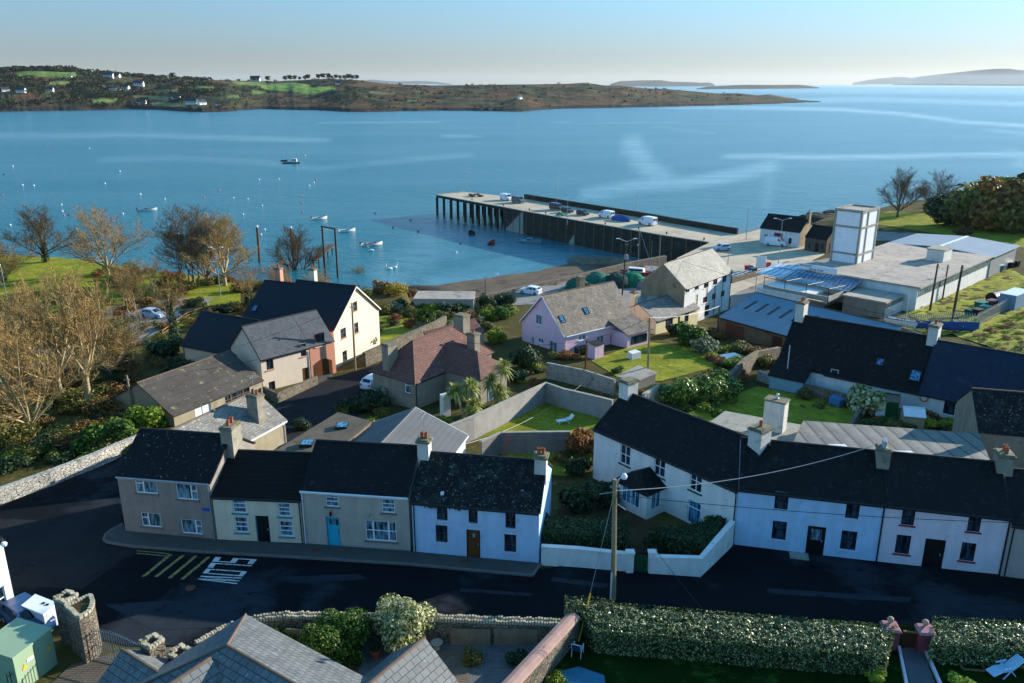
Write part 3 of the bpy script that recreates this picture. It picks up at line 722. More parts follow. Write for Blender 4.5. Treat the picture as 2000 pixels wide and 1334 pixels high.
# cream house, front wing
h = House('cream_house', 'cream house with grey slate roof and brown windows beside the lane', 'house', XY(515,765,9.3), XY(609,741,9.1), 9.3, 7)
ops = [h.wpx('F', *q) for q in ((520,696,534,722), (587,671,598,696), (525,745,538,765), (591,718,604,748))]
h.walls(4.15, 7.3, m_cream, fops=ops)
for q in ops[:3]: h.window('F', q, 'sash', m_brownf, m_glass, m_salmon)
h.door('F', ops[3], m_browndoor, m_brownf)
h.roof(4.15, 7.3, m_slate_new, vo=.12, ridgemat=m_ridge_dk); h.gutter(4.15, 7.3, m_gut, pipes=(h.L - .1,)); h.bargeboard('L', 4.15, 7.3, m_fascia)
hl = h
A2 = Vector((*XY(609,741,9.1), 0)); A2 = h.A + h.u * (h.L + .02); B2 = A2 + h.u * 3.6
h = House('garage_wing', 'salmon coloured link with arched garage opening between the two cream houses', 'house', A2, B2, 9.3, 7)
ops = [h.wpx('F', 615,651,634,676)]
h.walls(4.15, 7.3, m_salmon, fops=ops); h.window('F', ops[0], 'grid', m_brownf, m_glass, m_cream)
h.roof(4.15, 7.3, m_slate_new, vo=-.02)
g = MB(); n = 9
pts = [(.45, -.8)] + [(.45 + 2.6 * k / n, 1.55 + .5 * math.sin(math.pi * k / n)) for k in range(n + 1)] + [(3.05, -.8)]
g.hexa([(x, -.004, z) for x, z in pts], [(x, -.05, z) for x, z in pts]); g.build('garage_door', m_browndoor, h.root)
# tall cream gable
E0 = Vector(XY(471,620,14.2)); E1 = Vector(XY(651,643,14.2)); d = (E1 - E0).normalized()
h = House('tall_cream_house', 'tall cream gabled house with two dark roof slopes and brick chimneys', 'house', E0 + d * 5.6, E1, 8.9, 11)
HR, HE = 9.7, 5.35
ops = [h.wpx('R', *q) for q in ((665,641,676,661), (692,630,700,651), (669,685,678,706))]
h.walls(HE, HR, m_cream, rops=ops, rv=5.4)
for q in ops: h.window('R', q, 'sash', m_brownf, m_glass, m_salmon)
q = h.wpx('R', 690,589,697,607); h.window('R', q, 'sash', m_brownf, m_glass, m_salmon, recess=False)
h.roof(HE, HR, m_slate_navy, rv=5.4, vo=.25); h.bargeboard('R', HE, HR, m_cream, rv=5.4, vo=.25); h.gutter(HE, HR, m_gut, rv=5.4)
h.chimney(1.6, 6.6, .9, .7, 8.2, 11.0, m_cream, 1, cap=.1)
h2 = House('rear_cream_house', 'dark roofed rear house with a roof window joined to the tall cream house', 'house', E0, E0 + d * 5.58, 8.9, 11)
h2.walls(HE - .1, HR - .5, m_cream, rv=5.4); h2.roof(HE - .1, HR - .5, m_slate_navy, rv=5.4, vo=.0); h2.skylight(498, 602, .8, 1.1, 'F', HE - .1, HR - .5, 5.4)
h2.chimney(1.7, 6.4, .95, .7, 7.8, 10.7, m_salmon, 1, cap=.1)
E0 = Vector(XY(356,671,12.6)); E1 = Vector(XY(424,684,12.6)); d = (E1 - E0).normalized()
h = House('low_cream_house', 'low cream house with black slate roof left of the cream wing', 'house', E0, E1 + d * 3.5, 8.7, 7.5)
h.walls(3.9, 7.2, m_cream); h.roof(3.9, 7.2, m_slate_navy, vo=.2); h.gutter(3.9, 7.2, m_gut, pipes=(.2,))
# brown tiled hipped house
A0 = Vector(XY(810,743,13)); d = Vector((math.cos(R(53)), math.sin(R(53)), 0)); A0 = Vector((A0.x, A0.y, 0))
h = House('hipped_house', 'grey house with brown hipped tile roof and three squat chimneys', 'house', A0, A0 + d * 13.5, 9.4, 6.6)
ops = [h.wpx('L', 790,738,802,768)]
h.walls(3.5, 6.7, m_roughgrey, hipL=True, hipR=True, lops=ops); h.window('L', ops[0], 'sash', m_uPVC, m_glass_cur, m_greysill)
h.roof(3.5, 6.7, m_tile_brown, hipL=3.3, hipR=3.3, eo=.3, vo=.3, ridgemat=m_ridge)
w = MB(); wx0, wx1, wv = 5.0, 9.8, -5.2
w.box((wx0, wv, -1), (wx1, -.003, 3.5)); wo = w.build('front_wing', m_roughgrey, h.root)
xm = (wx0 + wx1) / 2; rz_ = 5.6; e = .3
w = MB(); V3 = lambda x, y, z: Vector((x, y, z))
for q in ([V3(wx0 - e, wv - e, 3.45), V3(xm, wv + 2.4, rz_), V3(xm, 2.3, rz_), V3(wx0 - e, .0, 3.45)], [V3(xm, wv + 2.4, rz_), V3(wx1 + e, wv - e, 3.45), V3(wx1 + e, 0, 3.45), V3(xm, 2.3, rz_)], [V3(wx0 - e, wv - e, 3.45), V3(wx1 + e, wv - e, 3.45), V3(xm, wv + 2.4, rz_)]):
    w.hexa([p - Vector((0, 0, .12)) for p in q], q)
w.build('wing_roof', m_tile_brown, wo)
w = MB(); w.box((6.2, wv - .04, .0), (7.4, wv + .01, 2.3)); w.box((wx1 - .02, -4.2, .8), (wx1 + .04, -3, 2.3)); w.build('glazed_door', m_glass_cur, wo)
h.gutter(3.5, 6.7, m_gut, pipes=(.15,), u1=4.6)
h.chimney(.9, 4.6, 1.5, 1.0, 3.6, 6.6, m_roughgrey, 0, cap=.1)
h.chimney(10.6, .4, 1.0, 1.2, 3.3, 6.2, m_roughgrey, 1, cap=.12)
h.chimney(13.0, 4.2, 1.3, 1.5, 3.6, 7.3, m_roughgrey, 0, cap=.1)
p0 = Vector((*XY(868,655,13), 0)); flatb('outhouse', 'brown roofed outhouse behind the hipped house', [(p0.x - 1.2, p0.y - 2), (p0.x + 5, p0.y + 3), (p0.x + 3.5, p0.y + 6), (p0.x - 2.7, p0.y + 1)], 9, [12.2, 12.6, 13.6, 13.2], m_roughgrey, m_tile_brown)
# rear extensions behind the terrace
ra = Vector((-6.2, 59.6, 0)); rb = Vector((-4.2, 67.6, 0))
h = House('rear_extension', 'grey roofed gabled extension behind the turquoise door house', 'extension', ra, rb, 10.8, 9.4)
h.walls(3.1, 5.2, m_white); h.roof(3.1, 5.2, m_flatgrey, vo=.2, ridgemat=m_flatgrey)
h.gutter(3.1, 5.2, m_white_metal); h.bargeboard('R', 3.1, 5.2, m_uPVC, vo=.2)
x = flatb('rear_extension', 'low weathered extension with two roof windows behind the narrow cream house', [(-21.2, 61.5), (-16.6, 72.4), (-12.9, 69.0), (-15.5, 60.9)], 10.6, [14.1, 14.1, 14.6, 14.6], m_olive, m_fibre_low, 'extension')
for (px, py) in ((600, 866), (668, 832)):
    p = at(px, py, 14.45); f = MB(); q = loc_of(x, p)
    f.box((q[0] - .55, q[1] - .6, q[2] - .2), (q[0] + .55, q[1] + .6, q[2] + .12)); o = f.build('skylight', m_gut, x); g = MB(); g.box((q[0] - .45, q[1] - .5, q[2] + .12), (q[0] + .45, q[1] + .5, q[2] + .14)); g.build('pane', m_glass_blue, o)
x = flatb('rear_extension', 'long grey ribbed roof behind the two right-hand terraced houses', [(22.6, 61.0), (26.3, 68.0), (40.3, 65.2), (37.6, 58.4)], 11, [15.2, 15.1, 15.1, 15.3], m_roughgrey, m_rib, 'extension', edge=None)
for (px, py) in ((1637, 873), (1766, 886)):
    p = at(px, py, 15.3); q = loc_of(x, p); f = MB(); f.box((q[0] - .7, q[1] - .35, q[2] - .25), (q[0] + .7, q[1] + .35, q[2] + .1)); o = f.build('skylight', m_white_metal, x)
p = XY(1510, 838, 14.2)
x = flatb('rear_extension', 'flat concrete roofed extension with a tall stained white chimney stack', [(p[0] - 5.5, p[1] + 1.2), (p[0] - 3.2, p[1] + 4.2), (p[0] + 3.4, p[1] + .6), (p[0] + 1.0, p[1] - 3.5)], 10.8, 14.2, m_roughgrey, m_concrete, 'extension')
put_roof_chimney(x, (p[0] + .05, p[1] - .1, 0), 14.2, 1.8, 1.2, 2.8, m_chimw, 1, R(-35), m_potgrey)
# pink house
pa, pb = Vector(XY(1103,692,8.9)), Vector(XY(1213,664,8.9)); dd = (pb - pa).normalized()
h = House('pink_house', 'pink dormer house with weathered slate roof, red front door and two roof windows', 'house', pa, pa + dd * 13.2, 8.9, 9.4)
PE, PR = 2.75, 7.3
ops = [h.wpx('F', 1131,654,1145,664), h.wpx('F', 1166,656,1179,676), h.wpx('F', 1192,652,1202,686)]
ops[2][3] += ops[2][1] - .02; ops[2][1] = .02
lops = [h.wpx('L', 1073,667,1087,686), h.wpx('L', 1037,657,1043,672), h.wpx('L', 1051,661,1061,670)]
h.walls(PE, PR, m_pink, fops=ops, lops=lops)
h.window('F', ops[0], 'two', m_uPVC, m_glass_cur, m_uPVC); h.window('F', ops[1], 'two', m_uPVC, m_glass_cur, m_uPVC); h.door('F', ops[2], m_reddoor, m_uPVC)
for q in lops: h.window('L', q, 'two', m_uPVC, m_glass_cur, m_uPVC)
h.window('L', h.wpx('L', 1047,614,1059,633), 'two', m_uPVC, m_glass_cur, m_uPVC, recess=False)
h.roof(PE, PR, m_slate_brownish, vo=.3, ridgemat=m_ridge, wav=.05); h.bargeboard('L', PE, PR, m_uPVC, vo=.3); h.gutter(PE, PR, m_uPVC, pipes=(.15,), u1=8.4)
h.skylight(1098, 623, .8, 1.2, 'F', PE, PR); h.skylight(1145, 607, .8, 1.2, 'F', PE, PR)
w = MB(); w.box((8.7, -3.2, -1), (13.1, -.003, 1.95)); wo = w.build('front_wing', m_pink, h.root)
w = MB(); q = [V3(8.4, -3.6, 2.0), V3(13.5, -3.6, 2.0), V3(13.5, .8, 3.35), V3(8.4, .8, 3.35)]; w.hexa([p - Vector((0, 0, .14)) for p in q], q); w.build('wing_roof', m_slate_brownish, wo)
w = MB(); w.box((9.4, -3.24, .3), (12.6, -3.19, 1.5)); w.build('wing_window', m_glass, wo)
h.chimney(8.6, 6.6, 1.0, .8, 6.0, 8.2, m_oldgable, 0)
# yellow house
ya, yb = Vector(XY(1280,655,8.0)), Vector(XY(1362,628,8.0))
h = House('yellow_house', 'small yellow house with pale slate roof between the pink house and the white warehouse', 'house', ya, yb, 8.0, 6.8)
ops = [h.wpx('F', 1337,612,1345,628), h.wpx('F', 1324,618,1328,632), h.wpx('F', 1300,622,1314,640)]
h.walls(2.35, 4.25, m_yellow, fops=ops)
for q in ops: h.window('F', q, 'sash', m_brownf, m_glass, None)
h.roof(2.35, 4.25, m_slate_pale, vo=.15, ridgemat=m_ridge, wav=.04); h.gutter(2.35, 4.25, m_gut, pipes=(h.L * .75,))
h.chimney(.3, 4.6, .8, 1.0, 2.6, 5.6, m_yellow, 1)
for a, b in (((0, .6), (0, 2.6)), ((1.6, .3), (1.6, 3.6)), ((3.2, .3), (3.2, 4.0))): k = MB(); h.wbox(k, 'L', 6.8 - a[0] - 1.5, 6.8 - a[0] - 1.46, .004, .03, -.5, 2.2); k.build('wall_strip', m_olive, h.root)
# lean-to roofs behind the yellow house
q = [XY(1262,597,12.0), XY(1330,568,12.0), XY(1312,545,12.0), XY(1268,557,12.0)]
flatb('lean_to', 'flat brown roofed store behind the yellow house', q, 7.2, 11.7, m_yellow, m_felt, 'shed')
q = [XY(1236,588,11.2), XY(1262,594,11.2), XY(1292,546,12.0), XY(1276,548,12.0)]
flatb('lean_to', 'narrow bluish lean-to roof beside the net store', q, 7.2, [10.8, 11.2, 12.0, 11.6], m_oldgable, m_blueroof, 'shed')
# white warehouse
wa, wb = Vector(XY(1333,641,7.4)), Vector(XY(1423,601,7.4))
h = House('warehouse', 'tall white quayside warehouse with pale slate roof and rows of brown windows', 'warehouse', wa, wb, 7.4, 7.8)
rects = [(1339,559,1347,571), (1357,554,1365,566), (1375,548,1384,562), (1393,543,1401,556), (1411,538,1419,551), (1373,580,1381,591), (1391,573,1398,585), (1408,568,1415,579)]
ops = [h.wpx('F', *q) for q in rects]; dq = h.wpx('F', 1357,576,1363,596); aq = h.wpx('F', 1375,612,1384,632)
aq[1] = max(.3, aq[1])
h.walls(6.5, 9.75, m_white, fops=ops + [dq, aq])
for i, q in enumerate(ops): h.window('F', q, 'sashv', m_redsill if i in (5, 6) else m_brownf, m_glass, m_white)
h.door('F', dq, m_cream_old); h.window('F', aq, 'grid', m_brownf, m_glass)
g = MB(); h.wbox(g, 'L', .0, 7.8, .004, .02, -.9, 6.2); g.build('gable_render', m_oldgable, h.root)
tri = MB(); o_, U_, N_, _ = h.frame('L'); P_ = lambda u, z: o_ + U_ * u + N_ * .02 + Vector((0, 0, z)); tri.poly([P_(0, 6.2), P_(7.8, 6.2), P_(3.9, 9.6)]); tri.build('gable_render', m_oldgable, h.root)
h.roof(6.5, 9.75, m_slate_wh, vo=.15, ridgemat=m_ridge, wav=.05); h.gutter(6.5, 9.75, m_gut, pipes=(h.L * .47, h.L * .64, h.L * .81, h.L - .1))
# blue roofed shed
ba = Vector(XY(1406,618,11)); d = Vector((math.cos(R(-53)), math.sin(R(-53)), 0))
h = House('boat_shed', 'long shed with blue sheet roof, dark roof lights and rusty board front', 'shed', ba, Vector((ba.x, ba.y, 0)) + d * 23, 8.4, 15)
h.walls(2.6, 4.9, m_wood_old, rv=8.5); h.roof(2.6, 4.9, m_blueroof, rv=8.5, eo=.3, vo=.1, ridgemat=m_ridge_dk)
sl = (4.9 - 2.6) / 8.5
for k in range(8):
    u0 = 1.5 + k * 2.05; q = [V3(u0, 3.4, 2.6 + 3.4 * sl), V3(u0 + .5, 3.4, 2.6 + 3.4 * sl), V3(u0 + .5, 6.2, 2.6 + 6.2 * sl), V3(u0, 6.2, 2.6 + 6.2 * sl)]
    g = MB(); g.hexa([p + Vector((0, 0, .0)) for p in q], [p + Vector((0, 0, .075)) for p in q]); g.build('roof_light', m_gut, h.root)
for u0, w_, m_ in ((1.3, 3.2, m_rust), (5.8, 2.6, m_wood_old), (9.4, 1.6, m_brownf), (12.2, 2.8, m_rust)):
    g = MB(); h.wbox(g, 'F', u0, u0 + w_, .004, .06, -.6, 2.0); g.build('board_door', m_, h.root)
h.gutter(2.6, 4.9, m_gut, rv=8.5, eo=.3)
# dark cottages
c0 = Vector(XY(1512,735,10.0)); c0 = Vector(XY(1510,717,12.3)); dA = Vector((math.cos(R(-38)), math.sin(R(-38)), 0)); c0 = Vector((c0.x, c0.y, 0)); vA = Vector((-dA.y, dA.x, 0))
h = House('dark_cottage', 'long low cottage with black slate roof, rooflights and white chimney above the lawn', 'cottage', c0 + vA * 1.6, c0 + vA * 1.6 + dA * 15.6, 9.8, 9.6)
CE, CR = 2.6, 7.5
ops = [h.wpx('F', 1622,722,1637,736)]
h.walls(CE, CR, m_white, fops=ops); h.window('F', ops[0], 'plain', m_uPVC, m_glass)
h.roof(CE, CR, m_slate_black, vo=.2, wav=.04); h.gutter(CE, CR, m_gut, u0=5.4)
w = MB(); w.box((-.05, -2.2, -1), (4.0, -.004, 1.75)); wo = w.build('front_wing', M('aqua_render', '#7fa3ae', .85, .06), h.root)
w = MB(); q = [V3(-.25, -2.5, 1.75), V3(4.15, -2.5, 1.75), V3(4.15, .3, 3.1), V3(-.25, .3, 3.1)]; w.hexa([p - Vector((0, 0, .1)) for p in q], q); w.build('wing_roof', m_slate_black, wo)
h.skylight(1561, 711, .5, .6, 'F', CE, CR); h.skylight(1719, 707, .8, .9, 'F', CE, CR)
h.chimney(.5, 4.8, 1.0, 1.5, 6.2, 9.0, m_chimw, 2, potd='v', cap=.1); h.chimney(h.L - .4, 4.8, 1.0, 1.7, 6.2, 8.8, m_chimw, 1, potd='v', cap=.1)
c1 = c0 + vA * 1.2 + dA * 15.62
h = House('dark_cottage', 'navy slate roofed white cottage with a lifebuoy on its wall', 'cottage', c1, c1 + dA * 17, 9.8, 9.6)
ops = [h.wpx('F', 1843,780,1866,810)]
ops[0][1] = max(.1, ops[0][1])
h.walls(2.75, 7.3, m_white, fops=ops); h.window('F', ops[0], 'grid', m_black, m_glass, m_uPVC)
h.roof(2.75, 7.3, m_slate_blue, vo=.1, wav=.02); h.gutter(2.75, 7.3, m_gut)
h.skylight(1788, 734, 1.1, 1.4, 'F', 2.75, 7.3)
q = h.wpx('F', 1796, 768, 1814, 786); t_ = MB(); cu, cz, rr = q[0] + q[2] / 2, q[1] + q[3] / 2, .38
ring = [(cu + rr * math.cos(2 * math.pi * k / 20), -.09, cz + rr * math.sin(2 * math.pi * k / 20)) for k in range(21)]
t_.tube(ring, .085, 8, cap=False); lb = t_.build('lifebuoy', M('lifebuoy_red', '#c9705c', .6, .1), None, smooth=True); lb.location = h.root.location; lb.rotation_euler = h.root.rotation_euler; tag(lb, 'faded red lifebuoy ring hanging on the white cottage wall', 'lifebuoy')
# dark house at the right edge
d0 = Vector(XY(1897,757,18)); da = Vector((math.cos(R(-14)), math.sin(R(-14)), 0)); d0 = Vector((d0.x, d0.y, 0)); va = Vector((-da.y, da.x, 0))
h = House('rear_house', 'dark mossy slate roofed house at the right edge behind the ribbed roof', 'house', d0 - va * 3.6 + da * .1, d0 - va * 3.6 + da * 12, 10.8, 7.2)
h.walls(4.6, 7.1, m_roughgrey); h.roof(4.6, 7.1, m_slate_moss, vo=.05, wav=.05, ridgemat=m_ridge)
h.chimney(6.0, 3.5, .9, 1.2, 6.0, 8.6, m_chimw, 1)
k = MB(); k.lathe([(.02, 0), (.28, .09), (.38, .22), (.36, .22), (.26, .1), (.02, .02)], 12, (0, 0, 0)); ds = k.build('satellite_dish', m_uPVC, h.root); ds.location = (5.3, 3.4, 8.0); ds.rotation_euler = (R(70), 0, R(40))
# low long building by the shore, small sheds
q = [XY(808,582,10), XY(925,583,10), XY(927,569,10), XY(818,568,10)]
flatb('long_store', 'long low store with pale flat roof between gardens and beach', q, 7.2, [9.9, 9.9, 10.0, 10.0], m_beige, m_felt, 'store')
q = [XY(1206,731,11.4), XY(1243,740,11.4), XY(1281,727,11.4), XY(1246,714,11.4)]
flatb('garden_shed', 'small flat roofed grey shed behind the whitewashed garden wall', q, 9.0, [11.2, 11.2, 11.4, 11.4], m_block, m_felt, 'shed')
h = House('garden_shed', 'pale shed with curved white roof beside the brown stone wall', 'shed', XY(1763,838,10.5), XY(1803,842,10.5), 10.4, 2.2)
h.walls(1.6, 2.1, m_olive); h.roof(1.6, 2.1, m_white_metal, eo=.15, vo=.08, th=.06, ridgemat=m_white_metal)
h = House('garden_shed', 'green garden shed with white side and lichened lean roof', 'shed', XY(1709,812,10.6), XY(1752,818,10.6), 10.5, 2.4)
h.walls(1.95, 2.25, m_green); h.roof(1.95, 2.25, m_fibre_low, eo=.2, vo=.1, th=.06)
k = MB(); h.wbox(k, 'F', -.02, .9, .004, .05, .0, 1.8); k.build('shed_side', m_uPVC, h.root)
# quay store and stone hut
h = House('quay_store', 'white quay store with black roof and dark red door at the root of the pier', 'store', XY(1483,474,7), XY(1560,484,7), 7, 8)
ops = [h.wpx('F', 1493,458,1499,469), h.wpx('F', 1540,465,1546,476), h.wpx('F', 1511,455,1528,478)]
ops[2][3] += ops[2][1] - .02; ops[2][1] = .02
h.walls(3.85, 6.6, m_white, fops=ops); h.window('F', ops[0], 'sash', m_black, m_glass); h.window('F', ops[1], 'sash', m_black, m_glass); h.door('F', ops[2], m_redsill, m_black)
h.roof(3.85, 6.6, m_slate_black, vo=.15); h.gutter(3.85, 6.6, m_gut); h.chimney(h.L + .02, 4, .8, 1.0, 5.4, 7.7, m_oldgable, 1)
g = MB(); o_, U_, N_, _ = h.frame('R'); P_ = lambda u, z: o_ + U_ * u + N_ * .01 + Vector((0, 0, z)); g.poly([P_(0, -.5), P_(8, -.5), P_(8, 3.8), P_(4, 6.5), P_(0, 3.8)]); g.build('gable_render', m_oldgable, h.root)
ha = Vector(XY(1569,488,7)); d = Vector((math.cos(R(-50)), math.sin(R(-50)), 0)); ha = Vector((ha.x, ha.y, 0))
h = House('stone_hut', 'old stone hut with dark roof next to the quay store', 'hut', ha + d * .2, ha + d * 5.6, 7, 6)
ops = [[1.0, .6, .6, 1.4], [2.6, .02, .9, 2.1], [4.1, .8, .6, 1.3]]
h.walls(3.2, 5.6, m_hutstone, fops=ops); h.window('F', ops[0], 'sash', m_black, m_glass); h.door('F', ops[1], m_black); h.window('F', ops[2], 'sash', m_black, m_glass); h.roof(3.2, 5.6, m_slate_black, vo=.1, wav=.05)
g = MB(); h.wbox(g, 'R', 1.6, 3.6, .005, .06, 0, 2.2); g.build('door', m_redsill, h.root)

# ------------------------------------------------------------------ fish plant with the tower (local frame: x away from the camera to the right, y to the left)
F0 = (66.0, 129.6); FA = R(44.3)
fr = empty('factory', (*F0, 8.0), FA, 'sprawling flat roofed factory with white walls and strip windows', 'factory')
w = MB(); w.box((0, .0, -1), (36, 19, 4.2)); fw = w.build('wall', m_white, fr)
w = MB(); w.box((-.3, -.5, 4.2), (36, 19.3, 4.5)); w.build('roof', m_felt, fr)
w = MB(); w.box((0.5, -.03, 2.7), (35, -.004, 3.7)); o = w.build('strip_window', m_glass_cur, fr)
for k in range(33): f = MB(); x = .5 + k * 34.5 / 32; f.box((x - .06, -.06, 2.65), (x + .06, -.03, 3.75)); f.build('mullion', m_concrete, o)
w = MB(); w.box((36.01, -.2, -1), (52, 19, 3.7)); w.build('end_wall', m_galv, fr)
w = MB(); q0 = [V3(36, -.7, 4.3), V3(52.6, -.7, 4.3), V3(52.6, 9.5, 5.0), V3(36, 9.5, 5.0)]; w.hexa([p - Vector((0, 0, .15)) for p in q0], q0)
q0 = [V3(36, 9.5, 5.0), V3(52.6, 9.5, 5.0), V3(52.6, 19.8, 4.3), V3(36, 19.8, 4.3)]; w.hexa([p - Vector((0, 0, .15)) for p in q0], q0); o = w.build('metal_roof', m_metal_roof, fr)
w = MB(); w.beam((36, 9.5, 5.03), (52.6, 9.5, 5.03), .5, .06); w.build('ridge_cap', m_uPVC, o)
w = MB(); w.box((23, 4.2, 4.5), (27.2, 7.2, 6.6)); o = w.build('plant_room', M('rusty_white', '#cfcfc9', .6, .06, 1, spots=[('#8a5a3a', 2, .62, .06)], streak=.5), fr)
w = MB(); w.box((22.8, 4.0, 6.6), (27.4, 7.4, 6.75)); w.build('plant_room_roof', m_concrete, o)
w = MB(); w.box((-7.4, 2.0, -1), (-.01, 8.8, 2.7)); o = w.build('annex', m_roughgrey, fr)
w = MB(); w.box((-7.7, 1.7, 2.7), (-.31, 9.0, 2.95)); w.build('annex_roof', m_felt, o)
w = MB(); w.box((-7.2, 1.96, -1), (-.02, 1.998, 1.8)); w.build('annex_white_wall', m_white, o)
w = MB()
for k in range(7): w.box((-7.0 + k * 1.0, 1.955, 1.85), (-6.25 + k * 1.0, 1.995, 2.5))
w.build('annex_windows', m_glass_cur, o)
w = MB(); w.box((-.01 - 12, 13, -1), (-.02, 22.0, 2.6)); w.box((0, 19.01, -1), (9, 25, 3.8)); o = w.build('shop_block', m_white, fr)
w = MB(); w.box((-1.0, 19.32, 3.8), (9.3, 25.3, 4.0)); w.build('shop_roof', m_felt, o)
# glazed canopy
w = MB(); q0 = [V3(-5.6, 8.9, 3.1), V3(-.32, 8.9, 4.15), V3(-.32, 20.6, 4.15), V3(-5.6, 20.6, 3.1)]; w.hexa([p - Vector((0, 0, .04)) for p in q0], q0); o = w.build('glass_canopy', m_glass_blue, fr)
w = MB()
for k in range(16): y = 8.9 + k * 11.7 / 15; w.beam((-5.6, y, 3.16), (-.32, y, 4.21), .05, .08)
w.beam((-5.6, 8.9, 3.1), (-5.6, 20.6, 3.1), .14, .14); w.build('glazing_bars', m_galv, o)
w = MB()
for a, b in (((-11.5, 9.6), (-11.5, 21)), ((-11.5, 9.6), (-5.7, 9.6)), ((-5.7, 9.6), (-5.7, 20.5))): w.beam((*a, 2.7), (*b, 2.7), .25, .8)
w.build('terrace_parapet', m_concrete, fr)
w = MB()
for y in (9.6, 13.4, 17.2, 21): w.tube([(-11.5, y, 2.2), (-11.5, y, 4.6)], .06, 6); w.tube([(-11.5, y, 4.4), (-5.6, y, 4.0)], .05, 6)
w.tube([(-11.5, 9.6, 4.45), (-11.5, 21, 4.45)], .05, 6); w.build('terrace_frame', m_gut, fr)
w = MB(); w.box((-11.3, 9.8, 1.9), (-5.9, 13, 2.1)); w.build('terrace_deck', m_felt, fr)
w = MB(); q0 = [V3(-5.6, 20.8, 3.5), V3(2, 20.8, 4.2), V3(2, 26, 4.2), V3(-5.6, 26, 3.5)]; w.hexa([p - Vector((0, 0, .05)) for p in q0], q0); o = w.build('striped_awning', m_white_metal, fr)
w = MB()
for k in range(5): y = 21.2 + k * 1.1; w.beam((-5.6, y, 3.53), (2, y, 4.23), .35, .03)
w.build('awning_stripes', M('awning_blue', '#7fa9c9', .5, .05), o)
w = MB()
for y in (20.9, 25.8): w.tube([(-5.5, y, -1), (-5.5, y, 3.5)], .06, 6)
w.build('awning_post', m_galv, fr)
# shop board with its two lines of lettering: FISH SHOP / ... read as far as the photograph lets one
w = MB(); w.box((-.9, 13.2, 4.5), (-.75, 20.4, 5.5)); sb = w.build('sign_board', m_uPVC, fr)
def sign_text(body, x, y, z, size, parent):
    cu = bpy.data.curves.new('lettering', 'FONT'); cu.body = body; cu.size = size; cu.extrude = .01
    o = bpy.data.objects.new('lettering', cu); COL.objects.link(o); o.parent = parent; o.location = (x, y, z); o.rotation_euler = (R(90), 0, R(-90)); me = bpy.data.meshes.new_from_object(o); bpy.data.objects.remove(o)
    me.materials.clear(); me.materials.append(m_black); o = bpy.data.objects.new('lettering', me); COL.objects.link(o); o.parent = parent; o.location = (x, y, z); o.rotation_euler = (R(90), 0, R(-90)); return o
sign_text('FISH SHOP', -.93, 20.1, 5.06, .46, sb); sign_text('FISH & CHIPS', -.93, 18.3, 4.56, .46, sb)
# tower
tr = empty('tower', (F0[0] + 10 * math.cos(FA) - 14.6 * math.sin(FA), F0[1] + 10 * math.sin(FA) + 14.6 * math.cos(FA), 8.0), FA, 'square white panelled ice tower with concrete frame rising above the factory', 'tower')
T, TV, TH = 7.3, 5.2, 14.2
w = MB(); w.box((.12, .12, -1), (T - .12, TV - .12, TH - .3)); w.build('wall_panels', m_panelwhite, tr)
w = MB()
for x in (0, T - .4):
    for y in (0, TV - .4): w.box((x, y, -1), (x + .4, y + .4, TH - .45))
w.build('frame_posts', m_concrete, tr)
w = MB()
for z in (1.6, 6.0, 10.9, TH - .45):
    w = MB(); t_ = .34 if z < 12 else .5
    w.box((-.03, -.03, z), (T + .03, .35, z + t_)); w.box((-.03, TV - .35, z), (T + .03, TV + .03, z + t_)); w.box((-.03, .352, z), (.35, TV - .352, z + t_)); w.box((T - .35, .352, z), (T + .03, TV - .352, z + t_)); w.build('frame_beam', m_concrete, tr)
w = MB(); [w.box((T * .36, -.005, a), (T * .36 + .3, .11, b)) for a, b in ((1.96, 6.0), (6.36, 10.9), (11.26, 13.7))]; w.build('frame_mullion', m_concrete, tr)
w = MB(); w.box((.36, .36, TH - .3), (T - .36, TV - .36, TH - .2)); w.build('tower_roof', m_felt, tr)
# ------------------------------------------------------------------ ground surfaces
m_land = M('land', '#514a2a', .95, .35, .12, .06, 3, spec=.04, spots=[('#5f4f33', .25, .54, .1), ('#3d4420', .6, .56, .08), ('#6f6a3c', 1.7, .6, .06)])
m_sand = M('beach', '#6b5f50', .95, .25, .2, .02, 8, spec=.04, spots=[('#4b4237', .3, .54, .1), ('#3a3a2c', 1.2, .62, .06)])
m_grass = M('lawn', '#82842a', .95, .3, .35, .05, 9, spec=.04, spots=[('#9c963c', .5, .54, .12), ('#586422', 1.6, .54, .08), ('#6b5f2e', .9, .64, .08)])
m_rough = M('rough_grass', '#92923a', .95, .35, .3, .12, 4, spec=.04, spots=[('#98783f', .3, .55, .1), ('#4c5a25', .9, .55, .08), ('#a3a04e', 2, .62, .05)])
m_asph = M('asphalt', '#15181c', .9, .14, .25, .004, 40, spec=.04, spots=[('#2a3037', .13, .5, .12), ('#0b0c0e', .8, .6, .06, (.3, 1.2, 1)), ('#33383d', 2.5, .68, .03)])
m_asph2 = M('asphalt_old', '#2a2a2c', .9, .14, .3, .004, 40, spec=.04, spots=[('#212124', .4, .55, .1), ('#363637', 1.5, .62, .08)])
m_asph_pale = M('asphalt_pale', '#827d77', .92, .14, .15, .004, 30, spots=[('#58554f', .25, .54, .12), ('#7d7870', 1.1, .6, .08)])
m_conc = M('quay_concrete', '#b5a68e', .92, .14, .12, .006, 16, spots=[('#998c78', .14, .54, .1), ('#c1b39c', .7, .6, .08)])
m_pave = M('pavement', '#4d4c49', .92, .12, .6, .004, 20, ('brick', 1.6, 1.6, .02, '#4c4a46', .1, .004), spots=[('#5c5a55', .8, .6, .1)])
m_paveb = M('brick_paving', '#6d5148', .92, .16, .7, .004, 20, ('brick', .3, .15, .012, '#3c2f2b', .3, .004))
